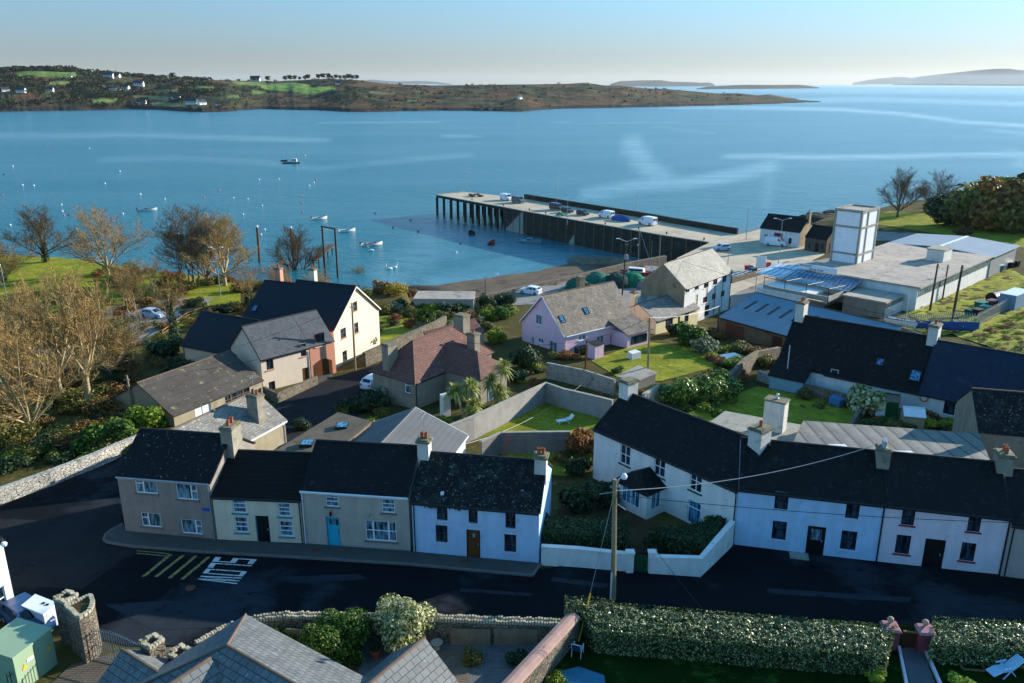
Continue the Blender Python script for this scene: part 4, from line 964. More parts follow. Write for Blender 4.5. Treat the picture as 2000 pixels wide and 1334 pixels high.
m_paveg = M('grey_paving', '#6c6a6a', .92, .14, .7, .004, 20, ('brick', .4, .2, .014, '#46484a', .25, .004))
m_deck = M('decking', '#6b5f52', .9, .2, .8, .004, 20, ('wavey', 1, .16, .2, 0, .55, .012), spots=[('#8c7460', 1.2, .6, .1)])
m_soil = M('soil', '#4a3d2e', .98, .3, .6, .05, 6, spec=.04, spots=[('#3f4a25', .9, .56, .08)])
m_path = M('path', '#57575c', .9, .16, .8, .004, 20)
m_paint_w = M('road_paint_white', '#c9c9c4', .8, .12, 2.5, spots=[('#3b3c3e', 6, .56, .06)])
m_paint_y = M('road_paint_yellow', '#94824a', .85, .16, 2.5, spots=[('#2b2a24', 5, .54, .06)])
m_kerb = M('kerbstone', '#6b6964', .9, .14, 1.5, .004, 20, ('brick', .9, 9, .02, '#5c5a56', .1, .002))

def sdist_grid():
    xs = np.concatenate([np.arange(-420, -130, 8.0), np.arange(-130, 175, 1.7), np.arange(175, 520, 8.0)])
    ys = np.concatenate([np.arange(-60, 28, 6.0), np.arange(28, 262, 1.7), np.arange(262, 420, 6.0)])
    return np.meshgrid(xs, ys)
X, Y = sdist_grid(); Z = ground_np(X, Y)
Dd = shore_d(X, Y)
mt = MB(); ny, nx = X.shape
mt.v = [(float(x), float(y), float(z) + (.15 * min(0, mnoise.noise(Vector((x * .15, y * .15, 0)))) if y > 62 else 0)) for x, y, z in zip(X.ravel(), Y.ravel(), Z.ravel())]
for j in range(ny - 1):
    for i in range(nx - 1):
        if Dd[j:j+2, i:i+2].max() < -22: continue
        a = j * nx + i; mt.f.append((a, a + 1, a + nx + 1, a + nx))
        d = Dd[j, i]; bx = (-38 < X[j, i] < 52) and Y[j, i] < 235
        mt.m.append(1 if bool(in_np(np.array(X[j, i]), np.array(Y[j, i]), BEACH)) or d < 5 else 0)
used = sorted({v for f in mt.f for v in f}); rm = {v: k for k, v in enumerate(used)}
mt.v = [mt.v[k] for k in used]; mt.f = [tuple(rm[v] for v in f) for f in mt.f]
struct(mt, 'ground', [m_land, m_sand], smooth=True)

def inpoly(p, poly):
    c = False; j = len(poly) - 1
    for i in range(len(poly)):
        if (poly[i][1] > p[1]) != (poly[j][1] > p[1]) and p[0] < (poly[j][0] - poly[i][0]) * (p[1] - poly[i][1]) / (poly[j][1] - poly[i][1]) + poly[i][0]: c = not c
        j = i
    return c

def drape(name, pts, off, mat, px=True, step=2.2, flat=None, kind='structure', side=None, label=None, cat=None, bumpy=0):
    """a surface cut to a ground plan and laid on the ground"""
    P = [gp(*p) for p in pts] if px else [Vector((p[0], p[1], 0)) for p in pts]
    poly = []
    for i, p in enumerate(P):
        q = P[(i + 1) % len(P)]; n = max(1, int((q - p).length / step))
        poly += [(p.x + (q.x - p.x) * k / n, p.y + (q.y - p.y) * k / n) for k in range(n)]
    xs = [p[0] for p in poly]; ys = [p[1] for p in poly]; vs = [Vector(p) for p in poly]
    x = min(xs)
    while x < max(xs):
        y = min(ys)
        while y < max(ys):
            if inpoly((x, y), poly): vs.append(Vector((x + rng.uniform(-.1, .1) * step, y + rng.uniform(-.1, .1) * step)))
            y += step
        x += step
    n = len(poly)
    r = delaunay_2d_cdt(vs, [(i, (i + 1) % n) for i in range(n)], [], 1, 1e-4)
    V = np.array([(p.x, p.y) for p in r[0]]); zz = ground_np(V[:, 0], V[:, 1]) + off
    mb = MB(); mb.v = [(float(a), float(b), float(c) + (bumpy * mnoise.noise(Vector((a * .9, b * .9, 4))) if bumpy else 0)) for (a, b), c in zip(V, zz)]
    mb.f = [tuple(f) for f in r[2]]; mb.m = [0] * len(mb.f)
    if side:
        zb = ground_np(np.array(xs), np.array(ys)) + off
        for i in range(n):
            j = (i + 1) % n; a, b = poly[i], poly[j]
            mb.poly([(*a, float(zb[i]) - side), (*b, float(zb[j]) - side), (*b, float(zb[j])), (*a, float(zb[i]))])
    o = mb.build(name, mat, smooth=bool(bumpy)); return tag(o, label, cat, None, kind)

# streets
drape('road', [(-420,1045),(-100,1002),(0,979),(100,943),(190,906),(240,884),(330,850),(330,1050),(1060,1112),(1425,1055),(2000,1128),(2500,1190),(2500,1250),(1900,1228),(1500,1205),(1100,1205),(520,1215),(380,1262),(250,1262),(120,1230),(-40,1190),(-420,1150)], .05, m_asph)
drape('road_patch', [(-300,1050),(-60,1010),(80,1018),(232,980),(240,1040),(205,1052),(205,1066),(268,1075),(160,1152),(30,1145),(-300,1110)], .056, m_asph2)  # older surface; its paler tone also stands in for sun on the road
m_asph3 = M('asphalt_patch', '#2b3138', .9, .2, .4, .004, 40, spec=.04, spots=[('#191c20', 1.1, .58, .08)])
for pp in ([(205,1182),(330,1174),(470,1200),(440,1226),(300,1232)], [(560,1128),(700,1122),(720,1133),(575,1140)], [(1080,1128),(1190,1142),(1182,1150),(1075,1136)], [(1500,1150),(1780,1168),(1775,1178),(1498,1160)], [(900,1150),(1040,1160),(1036,1166),(898,1157)]): drape('road_patch', pp, .058, m_asph3)
drape('lane', [(520,830),(540,790),(619,752),(660,735),(735,712),(745,735),(735,790),(640,850),(560,900)], .05, m_asph2)
drape('lane_pavement', [(610,752),(645,738),(652,728),(612,741)], .13, m_pave, side=.2)
pv = [(203,1056),(207,1046),(218,1038),(240,1026),(247,1038),(425,1057),(595,1065),(806,1081),(1056,1104),(1040,1127),(800,1105),(560,1090),(400,1081),(262,1070),(210,1062)]
drape('pavement', pv, .17, m_pave, step=1.6, side=.3)
kb = MB(); kp = [gp(*p) for p in [(240,1026),(218,1038),(207,1046),(203,1056),(210,1062),(262,1070),(400,1081),(560,1090),(800,1105),(1040,1127),(1056,1104)]]
for a, b in zip(kp[:-1], kp[1:]):
    for k in range(max(1, int((b - a).length / 1.8))):
        n = max(1, int((b - a).length / 1.8)); p = a.lerp(b, k / n); q = a.lerp(b, (k + 1) / n); kb.beam((p.x, p.y, G(p.x, p.y) + .1), (q.x, q.y, G(q.x, q.y) + .1), .16, .18)
struct(kb, 'kerb', m_kerb)
# painted markings
def quadpx(c, u, v):
    a = c[0].lerp(c[1], u); b = c[3].lerp(c[2], u); return a.lerp(b, v)
blk = [gp(422,1088), gp(384,1137), gp(462,1143), gp(503,1093)]     # reading direction runs from the kerb to the near side
L_ = {'S': [(0,0,1,.14),(.82,.14,1,.43),(0,.43,1,.57),(0,.57,.18,.86),(0,.86,1,1)], 'L': [(0,0,.18,1),(.18,0,1,.14)], 'O': [(0,0,.18,1),(.82,0,1,1),(.18,0,.82,.12),(.18,.88,.82,1)]}
mk = MB()
for i, ch in enumerate('SLO'):
    for a, b, c, d in L_[ch]:
        f = lambda u, v: quadpx(blk, (i + .1 + .8 * u) / 4.15, v)
        q = [f(a, b), f(c, b), f(c, d), f(a, d)]; mk.poly([(p.x, p.y, G(p.x, p.y) + .066) for p in q])
wq = [((.0, 1), (.15, 1), (.32, 0), (.17, 0)), ((.5, 1), (.42, .85), (.25, 0), (.32, 0)), ((.43, 1), (.57, 1), (.75, 0), (.6, 0)), ((.85, 1), (1, 1), (.75, 0), (.68, 0))]
for w_ in wq:
    q = [quadpx(blk, (3 + .1 + 1.0 * u) / 4.15, v) for u, v in w_]; mk.poly([(p.x, p.y, G(p.x, p.y) + .068) for p in q])
struct(mk, 'road_marking', m_paint_w)
mk = MB()
for a, b in (((334,1084),(280,1128)), ((358,1086),(305,1128)), ((383,1087),(331,1131)), ((408,1089),(356,1133))):
    p, q = gp(*a), gp(*b); s_ = Vector((.13, 0, 0)); mk.poly([(*(v.xy), G(v.x, v.y) + .066) for v in (p - s_, q - s_, q + s_, p + s_)])
for dy in (0, 5):
    p, q = gp(267, 1077 + dy), gp(330, 1083 + dy); s_ = Vector((0, .05, 0)); mk.poly([(*(v.xy), G(v.x, v.y) + .066) for v in (p - s_, q - s_, q + s_, p + s_)])
struct(mk, 'road_marking', m_paint_y)
# yards, lawns and gardens
drape('yard_paving', [(470,1215),(700,1215),(700,1400),(420,1400)], .06, m_paveb)
drape('yard_paving', [(700,1215),(1080,1222),(960,1400),(700,1400)], .06, m_paveg)
drape('deck', [(850,1270),(925,1272),(900,1400),(830,1400)], .09, m_deck)
drape('deck', [(140,1300),(250,1270),(420,1262),(420,1500),(-80,1500)], .06, m_deck)
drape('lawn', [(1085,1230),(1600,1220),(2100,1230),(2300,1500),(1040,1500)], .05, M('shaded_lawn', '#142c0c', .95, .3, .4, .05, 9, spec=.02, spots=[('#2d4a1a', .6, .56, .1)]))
drape('garden_path', [(1760,1268),(1798,1264),(1850,1400),(1790,1400)], .1, m_path)
for side in ((1755,1268,1782,1400), (1802,1264,1862,1400)):
    e = MB(); a, b = gp(*side[:2]), gp(*side[2:]); e.beam((a.x, a.y, G(a.x, a.y) + .1), (b.x, b.y, G(b.x, b.y) + .1), .16, .3); struct(e, 'path_edge', m_pinkwhite)
drape('lawn', [(925,862),(1066,786),(1190,815),(1130,850),(1080,846),(975,846)], .05, m_grass)
drape('lawn', [(978,886),(1108,884),(1110,930),(1000,925)], .05, m_grass)
drape('lawn', [(1155,705),(1260,668),(1400,682),(1420,712),(1290,745),(1210,740)], .05, m_grass)
drape('lawn', [(1345,805),(1480,755),(1650,790),(1690,800),(1640,850),(1530,860),(1420,840)], .05, m_grass)
drape('lawn', [(740,645),(800,632),(815,652),(745,672)], .05, m_grass); drape('lawn', [(735,620),(790,612),(800,630),(742,640)], .05, m_grass)
drape('garden_soil', [(1060,1072),(1235,1085),(1375,1095),(1428,1048),(1300,1035),(1160,960),(1100,980)], .05, m_soil)
drape('rough_grass', [(1690,655),(1940,505),(2000,540),(2600,600),(2600,900),(2000,700),(1860,655),(1760,655)], .06, m_rough, step=1.3, bumpy=.5)
drape('park_grass', [(-400,620),(-100,560),(0,505),(170,505),(330,530),(470,560),(470,600),(350,640),(200,620),(60,660),(-60,700)], .05, m_grass)
drape('park_path', [(-300,780),(-60,730),(0,725),(120,655),(215,600),(300,585),(420,582),(330,640),(200,700),(80,770),(-200,850)], .08, m_asph_pale)
drape('shore_lawn', [(1660,430),(1740,412),(1850,420),(2000,440),(2300,460),(2300,520),(2000,485),(1930,470),(1800,452)], .05, m_grass)
drape('shore_road', [(1560,480),(1620,470),(1700,452),(1780,455),(1850,462),(1800,472),(1700,470),(1630,490)], .07, m_asph_pale)
drape('harbour_road', [(1425,600),(1430,560),(1540,520),(1640,500),(1640,545),(1560,570),(1475,610),(1440,640)], .06, m_asph_pale)
drape('car_park', [(925,590),(1000,572),(1110,546),(1235,518),(1310,515),(1270,560),(1240,600),(1150,610),(1080,592),(960,600)], .06, m_asph_pale)
drape('shed_yard', [(1385,640),(1430,600),(1470,640),(1540,690),(1500,700)], .05, m_soil)

# ------------------------------------------------------------------ quay, pier, slip
q7 = lambda l: [Vector((*XY(x, y, 7.0), 0)) for x, y in l]
qb = MB(); qp = q7([(1312,530),(1322,504),(1385,474),(1440,458),(1486,447),(1600,452),(1650,476),(1560,520),(1440,570),(1420,585),(1330,600)])
qp = qp[::-1]; qb.hexa([(p.x, p.y, -2.5) for p in qp], [(p.x, p.y, 7.0) for p in qp])
struct(qb, 'quay', [m_conc])
pier = empty('pier', (*XY(1385,474,7.0), 7.0), 0, 'long concrete pier on dark piles with parapet wall running out into the bay', 'pier')
def lp(p, z): return (p.x - pier.location.x, p.y - pier.location.y, z - 7.0)
inn = q7([(852,381),(922,394),(984,405),(1035,415),(1115,429),(1190,442),(1300,461),(1385,474)])
outr = q7([(907,375),(965,381),(1025,388),(1100,400),(1170,411.5),(1242,423),(1320,437),(1440,457.5)])
mb = MB()
for k in range(7):
    a, b, c, d = inn[k], inn[k+1], outr[k+1], outr[k]
    lo, hi = (6.2 if k < 2 else -3.0), 7.0
    mb.hexa([lp(p, lo) for p in (a, b, c, d)], [lp(p, hi) for p in (a, b, c, d)])
mb.build('body', m_conc_dark, pier)
mb = MB()
for k in range(7):
    a, b, c, d = inn[k], inn[k+1], outr[k+1], outr[k]; mb.poly([lp(p, 7.008) for p in (a, b, c, d)])
mb.build('deck', m_conc, pier)
mb = MB()
for k in range(7): 
    a, b = inn[k], inn[k+1]; mb.beam(lp(a, 7.1), lp(b, 7.1), .45, .22)
mb.beam(lp(inn[0], 7.1), lp(outr[0], 7.1), .45, .22); mb.build('coping', m_concrete, pier)
mb = MB()
for k in range(2, 7): mb.beam(lp(outr[k], 7.75), lp(outr[k+1], 7.75), .7, 1.6)
mb.build('parapet', m_conc_dark, pier)
for k in range(2):
    a, b, c, d = inn[k], inn[k+1], outr[k+1], outr[k]
    for i in range(5):
        t = i / 5 + .02
        for s_, (e, f) in enumerate(((a, b), (a.lerp(d, .5), b.lerp(c, .5)), (d, c))):
            p = e.lerp(f, t); m = MB(); x, y, _ = lp(p, 0); m.box((x - .4, y - .4, -9.5), (x + .4, y + .4, -.8)); m.build('pile', m_conc_dark, pier)
for k in range(2, 7):
    a, b = inn[k], inn[k+1]; d = (b - a).normalized(); n = Vector((d.y, -d.x, 0)); m = MB(); cnt = int((b - a).length / 3.2)
    for i in range(cnt):
        p = a.lerp(b, (i + .5) / cnt) + n * .12; x, y, _ = lp(p, 0); m.box((x - .15, y - .15, -8), (x + .15, y + .15, -.15))
    m.build('fender', m_wood_old, pier)
def steps(x0, x1, y0, y1):
    a, b = Vector((*XY(x0, y0, 7), 0)), Vector((*XY(x1, y1, 7), 0)); d = (b - a); n = Vector((d.y, -d.x, 0)).normalized(); m = MB()
    for i in range(14):
        p = a.lerp(b, i / 14); q = a.lerp(b, (i + 1) / 14); z = 7 - .48 * i
        m.hexa([lp(p, -1), lp(p + n * 1.3, -1), lp(q + n * 1.3, -1), lp(q, -1)], [lp(p, z), lp(p + n * 1.3, z), lp(q + n * 1.3, z), lp(q, z)])
    m.build('stone_steps', m_concrete, pier)
steps(1022, 988, 412.5, 406.3); steps(1140, 1112, 433.3, 428.5)
for (x, y) in ((922,392),(983,403),(1034,412),(1066,419),(1182,440),(1247,449),(1302,458),(1375,470)):
    p = XY(x, y - 1, 7); m = MB(); m.lathe([(.2, 0), (.16, .15), (.15, .4), (.26, .5), (.24, .6), (.05, .62)], 9); o = m.build('bollard', m_black, loc=(p[0], p[1], 7.0)); tag(o, 'black mooring bollard on the edge of the pier', 'bollard', 'bollards along the pier edge')
sl_ = MB(); s4 = [Vector((*XY(1236,512,5.2), 5.2)), Vector((*XY(1228,503,5.2), 5.2)), Vector((*XY(1120,500,.2), .1)), Vector((*XY(1090,510,-.1), -.2)), Vector((*XY(1150,516,.6), .6))]
s4 = s4[::-1] if (s4[1] - s4[0]).cross(s4[2] - s4[1]).z < 0 else s4
sl_.hexa([p - Vector((0, 0, 1.6)) for p in s4], s4); tag(sl_.build('slipway', M('slip', '#6d6353', .9, .2, .5, .006, 14, spots=[('#4b4a38', .5, .52, .12)])), 'concrete slipway running down into the harbour water', 'slipway')
m_slime = m_conc

# ------------------------------------------------------------------ walls
def wall_run(name, label, pts, h, th, mat, px=True, cap=None, base=None, sub=2.5, cat='wall', top=None, deep=.8, capw=.06, jag=0):
    P = [gp(*p) for p in pts] if px else [Vector(p) for p in pts]
    if base is not None and px: P = [Vector((*XY(*p, base), base)) for p in pts]
    hs = h if isinstance(h, (list, tuple)) else [h] * len(P)
    org = P[0].copy(); root_mb = MB(); cap_mb = MB(); stones = MB()
    R_ = []
    for i in range(len(P) - 1):
        n = max(1, int((P[i+1] - P[i]).length / sub))
        for k in range(n): R_.append((P[i].lerp(P[i+1], k / n), hs[i] + (hs[i+1] - hs[i]) * k / n))
    R_.append((P[-1], hs[-1]))
    side = []
    for i, (p, hh) in enumerate(R_):
        d = (R_[min(i + 1, len(R_) - 1)][0] - R_[max(i - 1, 0)][0]); d.z = 0; d.normalize(); side.append(Vector((-d.y, d.x, 0)) * th / 2)
    zb = lambda p: (G(p.x, p.y) if base is None else base)
    rings = []; crings = []
    for (p, hh), s in zip(R_, side):
        z0 = zb(p); q = p - org; q.z = 0; zt = (z0 + hh if top is None else top) - org.z; z0 = z0 - deep - org.z
        rings.append([q + s + Vector((0, 0, z0)), q - s + Vector((0, 0, z0)), q - s + Vector((0, 0, zt)), q + s + Vector((0, 0, zt))])
        s2 = s * (1 + capw * 2 / th); crings.append([q + s2 + Vector((0, 0, zt + .003)), q - s2 + Vector((0, 0, zt + .003)), q - s2 + Vector((0, 0, zt + .09)), q + s2 + Vector((0, 0, zt + .09))])
    root_mb.loft(rings)
    o = root_mb.build(name, mat, loc=org); tag(o, label, cat)
    if cap: cap_mb.loft(crings); cap_mb.build('coping', cap, o)
    if jag:                                        # upright coping stones set on edge
        for (a, _), (b, _), s, ra, rb in zip(R_[:-1], R_[1:], side, rings, rings[1:]):
            L = (b - a).length; n = max(1, int(L / .17))
            for k in range(n):
                for sg in ((2, 3) if jag == 2 else (2,)):
                    t = (k + .5) / n; c = ra[sg].lerp(rb[sg], t); inw = (ra[3 if sg == 2 else 2] - ra[sg]).normalized(); d = (b - a).normalized()
                    hh = rng.uniform(.14, .26); w_ = .06; dd = .16
                    q = [c - d * w_ , c + d * w_, c + d * w_ + inw * dd, c - d * w_ + inw * dd]
                    stones.hexa([p + Vector((0, 0, -.02)) for p in q], [p + Vector((rng.uniform(-.02, .02), 0, hh)) for p in q])
        stones.build('coping_stones', jag_mat, o)
    return o
jag_mat = M('coping_stone', '#b0a68f', .95, .3, 3, .01, 14, spots=[('#6e7034', 2.5, .6, .06)])
wall_run('garden_wall', 'pale rendered wall enclosing the small lawn behind the mossy roofed house', [(872,880),(925,858),(1066,786),(1100,797),(1195,823)], [2.4, 2.4, 2.3, 2.2, 2.3], .25, m_blockgrey, cap=m_concrete)
wall_run('garden_wall', 'brown concrete block wall closing the near end of the small lawn', [(940,905),(977,886),(1112,884)], 2.1, .22, m_block, cap=m_concrete)
wall_run('garden_wall', 'whitewashed block wall below the pink house lawn', [(1068,738),(1140,755),(1200,772)], [2.0, 2.1, 1.9], .3, M('whitewashed_block', '#b3aea3', .95, .18, .8, .008, 14, ('brick', .45, .22, .03, '#7d786d', .25, .012), spots=[('#6c685a', .9, .56, .1)], streak=.6))
wall_run('garden_wall', 'mossy rubble wall beside the lane and the green garden', [(712,716),(770,690),(850,652),(870,640)], [1.9, 2.0, 1.9, 1.9], .5, m_stone)
wall_run('garden_wall', 'low rubble wall in front of the cream house on the lane', [(517,772),(543,786),(619,751)], 1.1, .35, m_stone)
wall_run('roadside_wall', 'whitewashed rubble wall along the road under the bare trees', [(-260,1042),(-60,1000),(0,985),(100,948),(190,912),(238,890),(300,865)], [1.4]*7, .5, m_stonewash)
wall_run('garden_wall', 'white painted stone wall at the far side of the right-hand lawn', [(1480,742),(1520,755),(1566,768)], 1.2, .4, m_stonewash)
wall_run('garden_wall', 'brown rubble wall in front of the dark cottage yard', [(1568,770),(1620,783),(1680,800)], 1.3, .45, m_stone)
wall_run('garden_wall', 'lichened plank topped wall running down the garden to the ribbed roof', [(1690,800),(1668,830),(1650,862)], 1.0, .35, m_stone)
wall_run('garden_wall', 'ragged stone wall behind the ivy next to the blue roofed shed', [(1415,770),(1450,735),(1475,715),(1520,700)], [2.0, 2.2, 2.0, 1.6], .5, m_stone)
wall_run('garden_wall', 'whitewashed wall end with an arch beside the ivy bank', [(1255,800),(1280,787),(1310,780)], [1.8, 2.0, 1.6], .4, m_stonewash)
wall_run('quay_wall', 'low stone wall between the quay and the harbour road', [(1428,553),(1470,541),(1510,529),(1540,519)], 1.0, .5, m_stone, base=7.0)
wall_run('sea_wall', 'old stone sea wall above the beach', [tuple(at(x, y, 7.4)) for x, y in SEAWALL_PX[:8]], 5.0, .8, m_stone, px=False, base=2.0, top=7.5, deep=3)
wall_run('front_wall', 'white garden wall between the mossy roofed house and the green gate', [(1057,1102),(1130,1107),(1232,1116)], [1.45, 1.45, 1.35], .3, m_white, cap=m_white)
wall_run('front_wall', 'white garden wall with a pointed corner right of the green gate', [(1268,1119),(1366,1126),(1427,1066)], [1.3, 1.45, 2.0], .3, m_white, cap=m_white)
for x, l in ((1229, 'white gate pillar on the left of the dark green garden gate'), (1272, 'white gate pillar on the right of the dark green garden gate')):
    p = gp(x, 1117); m = MB(); m.box((-.25, -.22, -.3), (.25, .22, 1.55)); m.box((-.31, -.28, 1.552), (.31, .28, 1.66)); o = m.build('gate_pillar', m_white, loc=p); tag(o, l, 'pillar', 'pillars of the green garden gate')
a, b = gp(1238, 1117), gp(1263, 1119); gt = empty('garden_gate', a, math.atan2(b.y - a.y, b.x - a.x), 'dark green wooden garden gate in the white front wall', 'gate'); gl = (b - a).length
m = MB()
for k in range(8): m.box((gl * k / 8 + .01, -.02, .08), (gl * (k + 1) / 8 - .01, .02, 1.3 + .1 * math.sin(math.pi * (k + .5) / 8)))
m.build('boards', m_green, gt); m = MB(); m.box((.02, -.05, .3), (gl - .02, -.022, .42)); m.box((.02, -.05, 1.0), (gl - .02, -.022, 1.12)); m.build('rails', m_green, gt)
# roadside wall of the near yard
wall_run('roadside_wall', 'mossy rubble wall with upright coping stones along the near side of the street', [tuple(at(x, y, 13.0)) for x, y in ((385,1262),(440,1228),(490,1212),(560,1203),(690,1207),(830,1210),(960,1216),(1095,1222))], 1.5, .5, m_stone, px=False, jag=2)
m_panel = M('fence_panel', '#857763', .92, .18, 1, .004, 20, ('wave', .15, 1, .1, 0, .3, .006), streak=.5)
for k, (x0, x1) in enumerate(((880, 958), (965, 1050), (560, 600))):
    a = at(x0, 1245, 12.2); b = at(x1, 1247, 12.2); m = MB(); a.z = b.z = 12.25; m.beam(a, b, .06, 1.15); o = m.build('fence_panel', m_panel); tag(o, ('grey board fence panel behind the deck in the near yard', 'plain board fence panel at the right end of the near yard wall', 'short board fence panel beside the terracotta pot in the near yard')[k], 'fence', 'board panels lining the near yard')
# sloping pink wall
w0, w1 = at(1121, 1203, 13.1), at(985, 1350, 13.6)
d = (w1 - w0); d.z = 0; d.normalize(); s_ = Vector((-d.y, d.x, 0)) * .42
m = MB(); rings = []; cr = []
for t in [k / 12 for k in range(13)]:
    p = w0.lerp(w1, t); z = p.z
    rings.append([p + s_ + Vector((0, 0, -2.6)), p - s_ + Vector((0, 0, -2.6)), p - s_, p + s_])
    cr.append([p + s_ * 1.12 + Vector((0, 0, .002)), p - s_ * 1.12 + Vector((0, 0, .002)), p - s_ * .95 + Vector((0, 0, .1)), p - s_ * .3 + Vector((0, 0, .2)), p + s_ * .3 + Vector((0, 0, .2)), p + s_ * .95 + Vector((0, 0, .1))])
m.loft(rings); o = tag(m.build('boundary_wall', m_stone), 'stone wall with rounded pink coping between the yard and the near lawn', 'wall')
m = MB(); m.loft(cr); m.build('coping', M('pink_coping', '#a08176', .9, .14, 1, .008, 14, spots=[('#7b6259', 2, .6, .08), ('#c7a398', 1.2, .6, .1)]), o)

# ------------------------------------------------------------------ near roofs, pillars, gate, kiosk at the bottom left
uR = Vector((math.cos(R(-34)), math.sin(R(-34)), 0)); nR = Vector((-.5592, -.829, 0))
P1 = at(478, 1204, 14.15); P1.z = 0; D_ = 8.2
A_ = P1 + nR * D_
h = House('near_house', 'near house with large pale slates, brown ridge tiles and hipped end at the bottom edge', 'house', A_, A_ + uR * 16, 11.5, D_)
h.walls(2.7, 5.0, m_roughgrey, hipL=True); rf = h.roof(2.7, 5.0, m_slate_big, hipL=4.1, eo=.15, vo=.1, ridgemat=m_ridge)
P2 = P1 + nR * (D_ / 2) + uR * 4.1
uW = -nR; vW = Vector((-uW.y, uW.x, 0))
AW = P2 - vW * 2.2 - uW * 8
hw = House('near_wing', 'slate roofed wing of the near house running out of the bottom edge', 'house', AW, AW + uW * 7.0, 11.5, 4.4)
hw.walls(3.1, 4.9, m_roughgrey); hw.roof(3.1, 4.9, m_slate_big, eo=.15, vo=.0, ridgemat=m_ridge)
PB = at(828, 1248, 15.0); PB.z = 0; AB = PB - vW * 2.3 - uW * 8
hb = House('near_gable', 'small gabled roof of big pale slates above the paved yard', 'house', AB, AB + uW * 8, 11.5, 4.6)
hb.walls(1.6, 3.5, m_roughgrey); hb.roof(1.6, 3.5, m_slate_big, eo=.1, vo=.08, ridgemat=m_ridge); hb.gutter(1.6, 3.5, m_white_metal)
PC = at(239, 1270, 14.4); PC.z = 0; AC = PC + nR * 1.8
hc = House('near_porch_roof', 'small slate roof with bright ridge beside the iron gate', 'house', AC, AC + uR * 4.4, 11.5, 3.6)
hc.walls(1.6, 2.9, m_roughgrey); hc.roof(1.6, 2.9, m_slate_big, eo=.12, vo=.06, ridgemat=m_ridge)
def pillar(px, py, zt, w, d, rz, label, curved=False):
    p = at(px, py, zt); z0 = G(p.x, p.y) - .4; m = MB(); c_, s_ = math.cos(rz), math.sin(rz); f = lambda a, b: Vector((a * c_ - b * s_, a * s_ + b * c_, 0))
    if curved: pl = [f(w * math.cos(t) - w * .4, d * math.sin(t) - d * .4) for t in [k * math.pi / 2 / 8 for k in range(9)]] + [f(-w * .4, -d * .4)]
    else: pl = [f(a * w / 2, b * d / 2) for a, b in ((-1,-1),(1,-1),(1,1),(-1,1))]
    m.hexa([q + Vector((0, 0, z0 - zt)) for q in pl], pl); o = m.build('stone_pillar', m_stone, loc=p); tag(o, label, 'pillar', 'rubble stone gate pillars')
    st = MB()
    for a, b in zip(pl, pl[1:] + pl[:1]):
        L = (b - a).length; n = max(1, int(L / .16)); dd = (b - a) / n; inw = Vector((-dd.y, dd.x, 0)).normalized()
        for k in range(n):
            q0 = a + dd * (k + .12); q1 = a + dd * (k + .85); hh = rng.uniform(.12, .24); k4 = [q0 - inw * .04, q1 - inw * .04, q1 + inw * .2, q0 + inw * .2]
            st.hexa([q + Vector((0, 0, .003)) for q in k4], [q + Vector((0, 0, hh)) for q in k4])
    st.build('coping_stones', jag_mat, o)
    pa_ = MB(); pa_.poly([q * .8 + Vector((0, 0, .05)) for q in pl]); pa_.build('top_soil', m_soil, o); return p
pillar(129, 1168, 14.6, .95, .95, R(-25), 'slim square stone pillar nearest the white walled house')
pg1 = pillar(158, 1186, 14.6, 1.9, 1.5, R(-40), 'broad curved stone pier carrying the iron gate', True)
pg2 = pillar(297, 1255, 14.1, .95, .95, R(-34), 'square stone pillar on the right of the iron gate')
pillar(352, 1277, 13.6, 1.0, .95, R(-30), 'low square stone pillar beside the near slate roof')
g0 = at(166, 1235, 13.2); g1 = at(270, 1262, 13.2)
g0.z = g1.z = 0; L = (g1 - g0).length; ig = empty('iron_gate', (g0.x, g0.y, G(g0.x, g0.y)), math.atan2(g1.y - g0.y, g1.x - g0.x), 'curved top wrought iron double gate between the stone pillars', 'gate')
for leaf in (0, 1):
    m = MB(); x0 = leaf * L / 2 + .02; x1 = x0 + L / 2 - .04; n = 11
    top = lambda x: 1.75 + .35 * math.cos(math.pi * (x - L / 2) / L)
    for k in range(n + 1): x = x0 + (x1 - x0) * k / n; m.tube([(x, 0, .1), (x, 0, top(x) + .12)], .024, 4)
    m.tube([(x0 + (x1 - x0) * k / 6, 0, top(x0 + (x1 - x0) * k / 6)) for k in range(7)], .028, 4); m.tube([(x0, 0, .95), (x1, 0, .95)], .026, 4); m.tube([(x0, 0, .2), (x1, 0, .2)], .026, 4)
    m.build('gate_leaf', m_galv, ig)
def kiosk(pts, zt, zb, name, label, cat, mat, roofm, over=.08):
    A, B, C = [at(x, y, zt) for x, y in pts]; Dp = A + C - B; q = [Dp, C, B, A]; c = (A + B + C + Dp) / 4
    if (q[1] - q[0]).cross(q[2] - q[1]).z < 0: q = q[::-1]
    r = empty(name, (c.x, c.y, zb), 0, label, cat); l = [p - Vector((c.x, c.y, 0)) for p in q]
    m = MB(); m.hexa([Vector((p.x, p.y, -.5)) for p in l], [Vector((p.x, p.y, zt - zb - .12)) for p in l]); m.build('cabinet', mat, r)
    e = [p + Vector((p.x, p.y, 0)).normalized() * over for p in l]; m = MB(); m.hexa([Vector((p.x, p.y, zt - zb - .118)) for p in e], [Vector((p.x, p.y, zt - zb)) for p in e]); m.build('lid', roofm, r)
    return r, [p + Vector((0, 0, -zt + zb)) for p in (A - Vector((c.x, c.y, 0)), B - Vector((c.x, c.y, 0)), C - Vector((c.x, c.y, 0)))]
m_kiosk = M('kiosk_green', '#8ba183', .6, .06, .8, .002, 12)
kr, (ka, kb_, kc) = kiosk([(34, 1207), (99, 1227), (24, 1284)], 14.0, 11.4, 'electricity_kiosk', 'big pale green electricity cabinet with two yellow warning signs', 'cabinet', m_kiosk, m_kiosk)
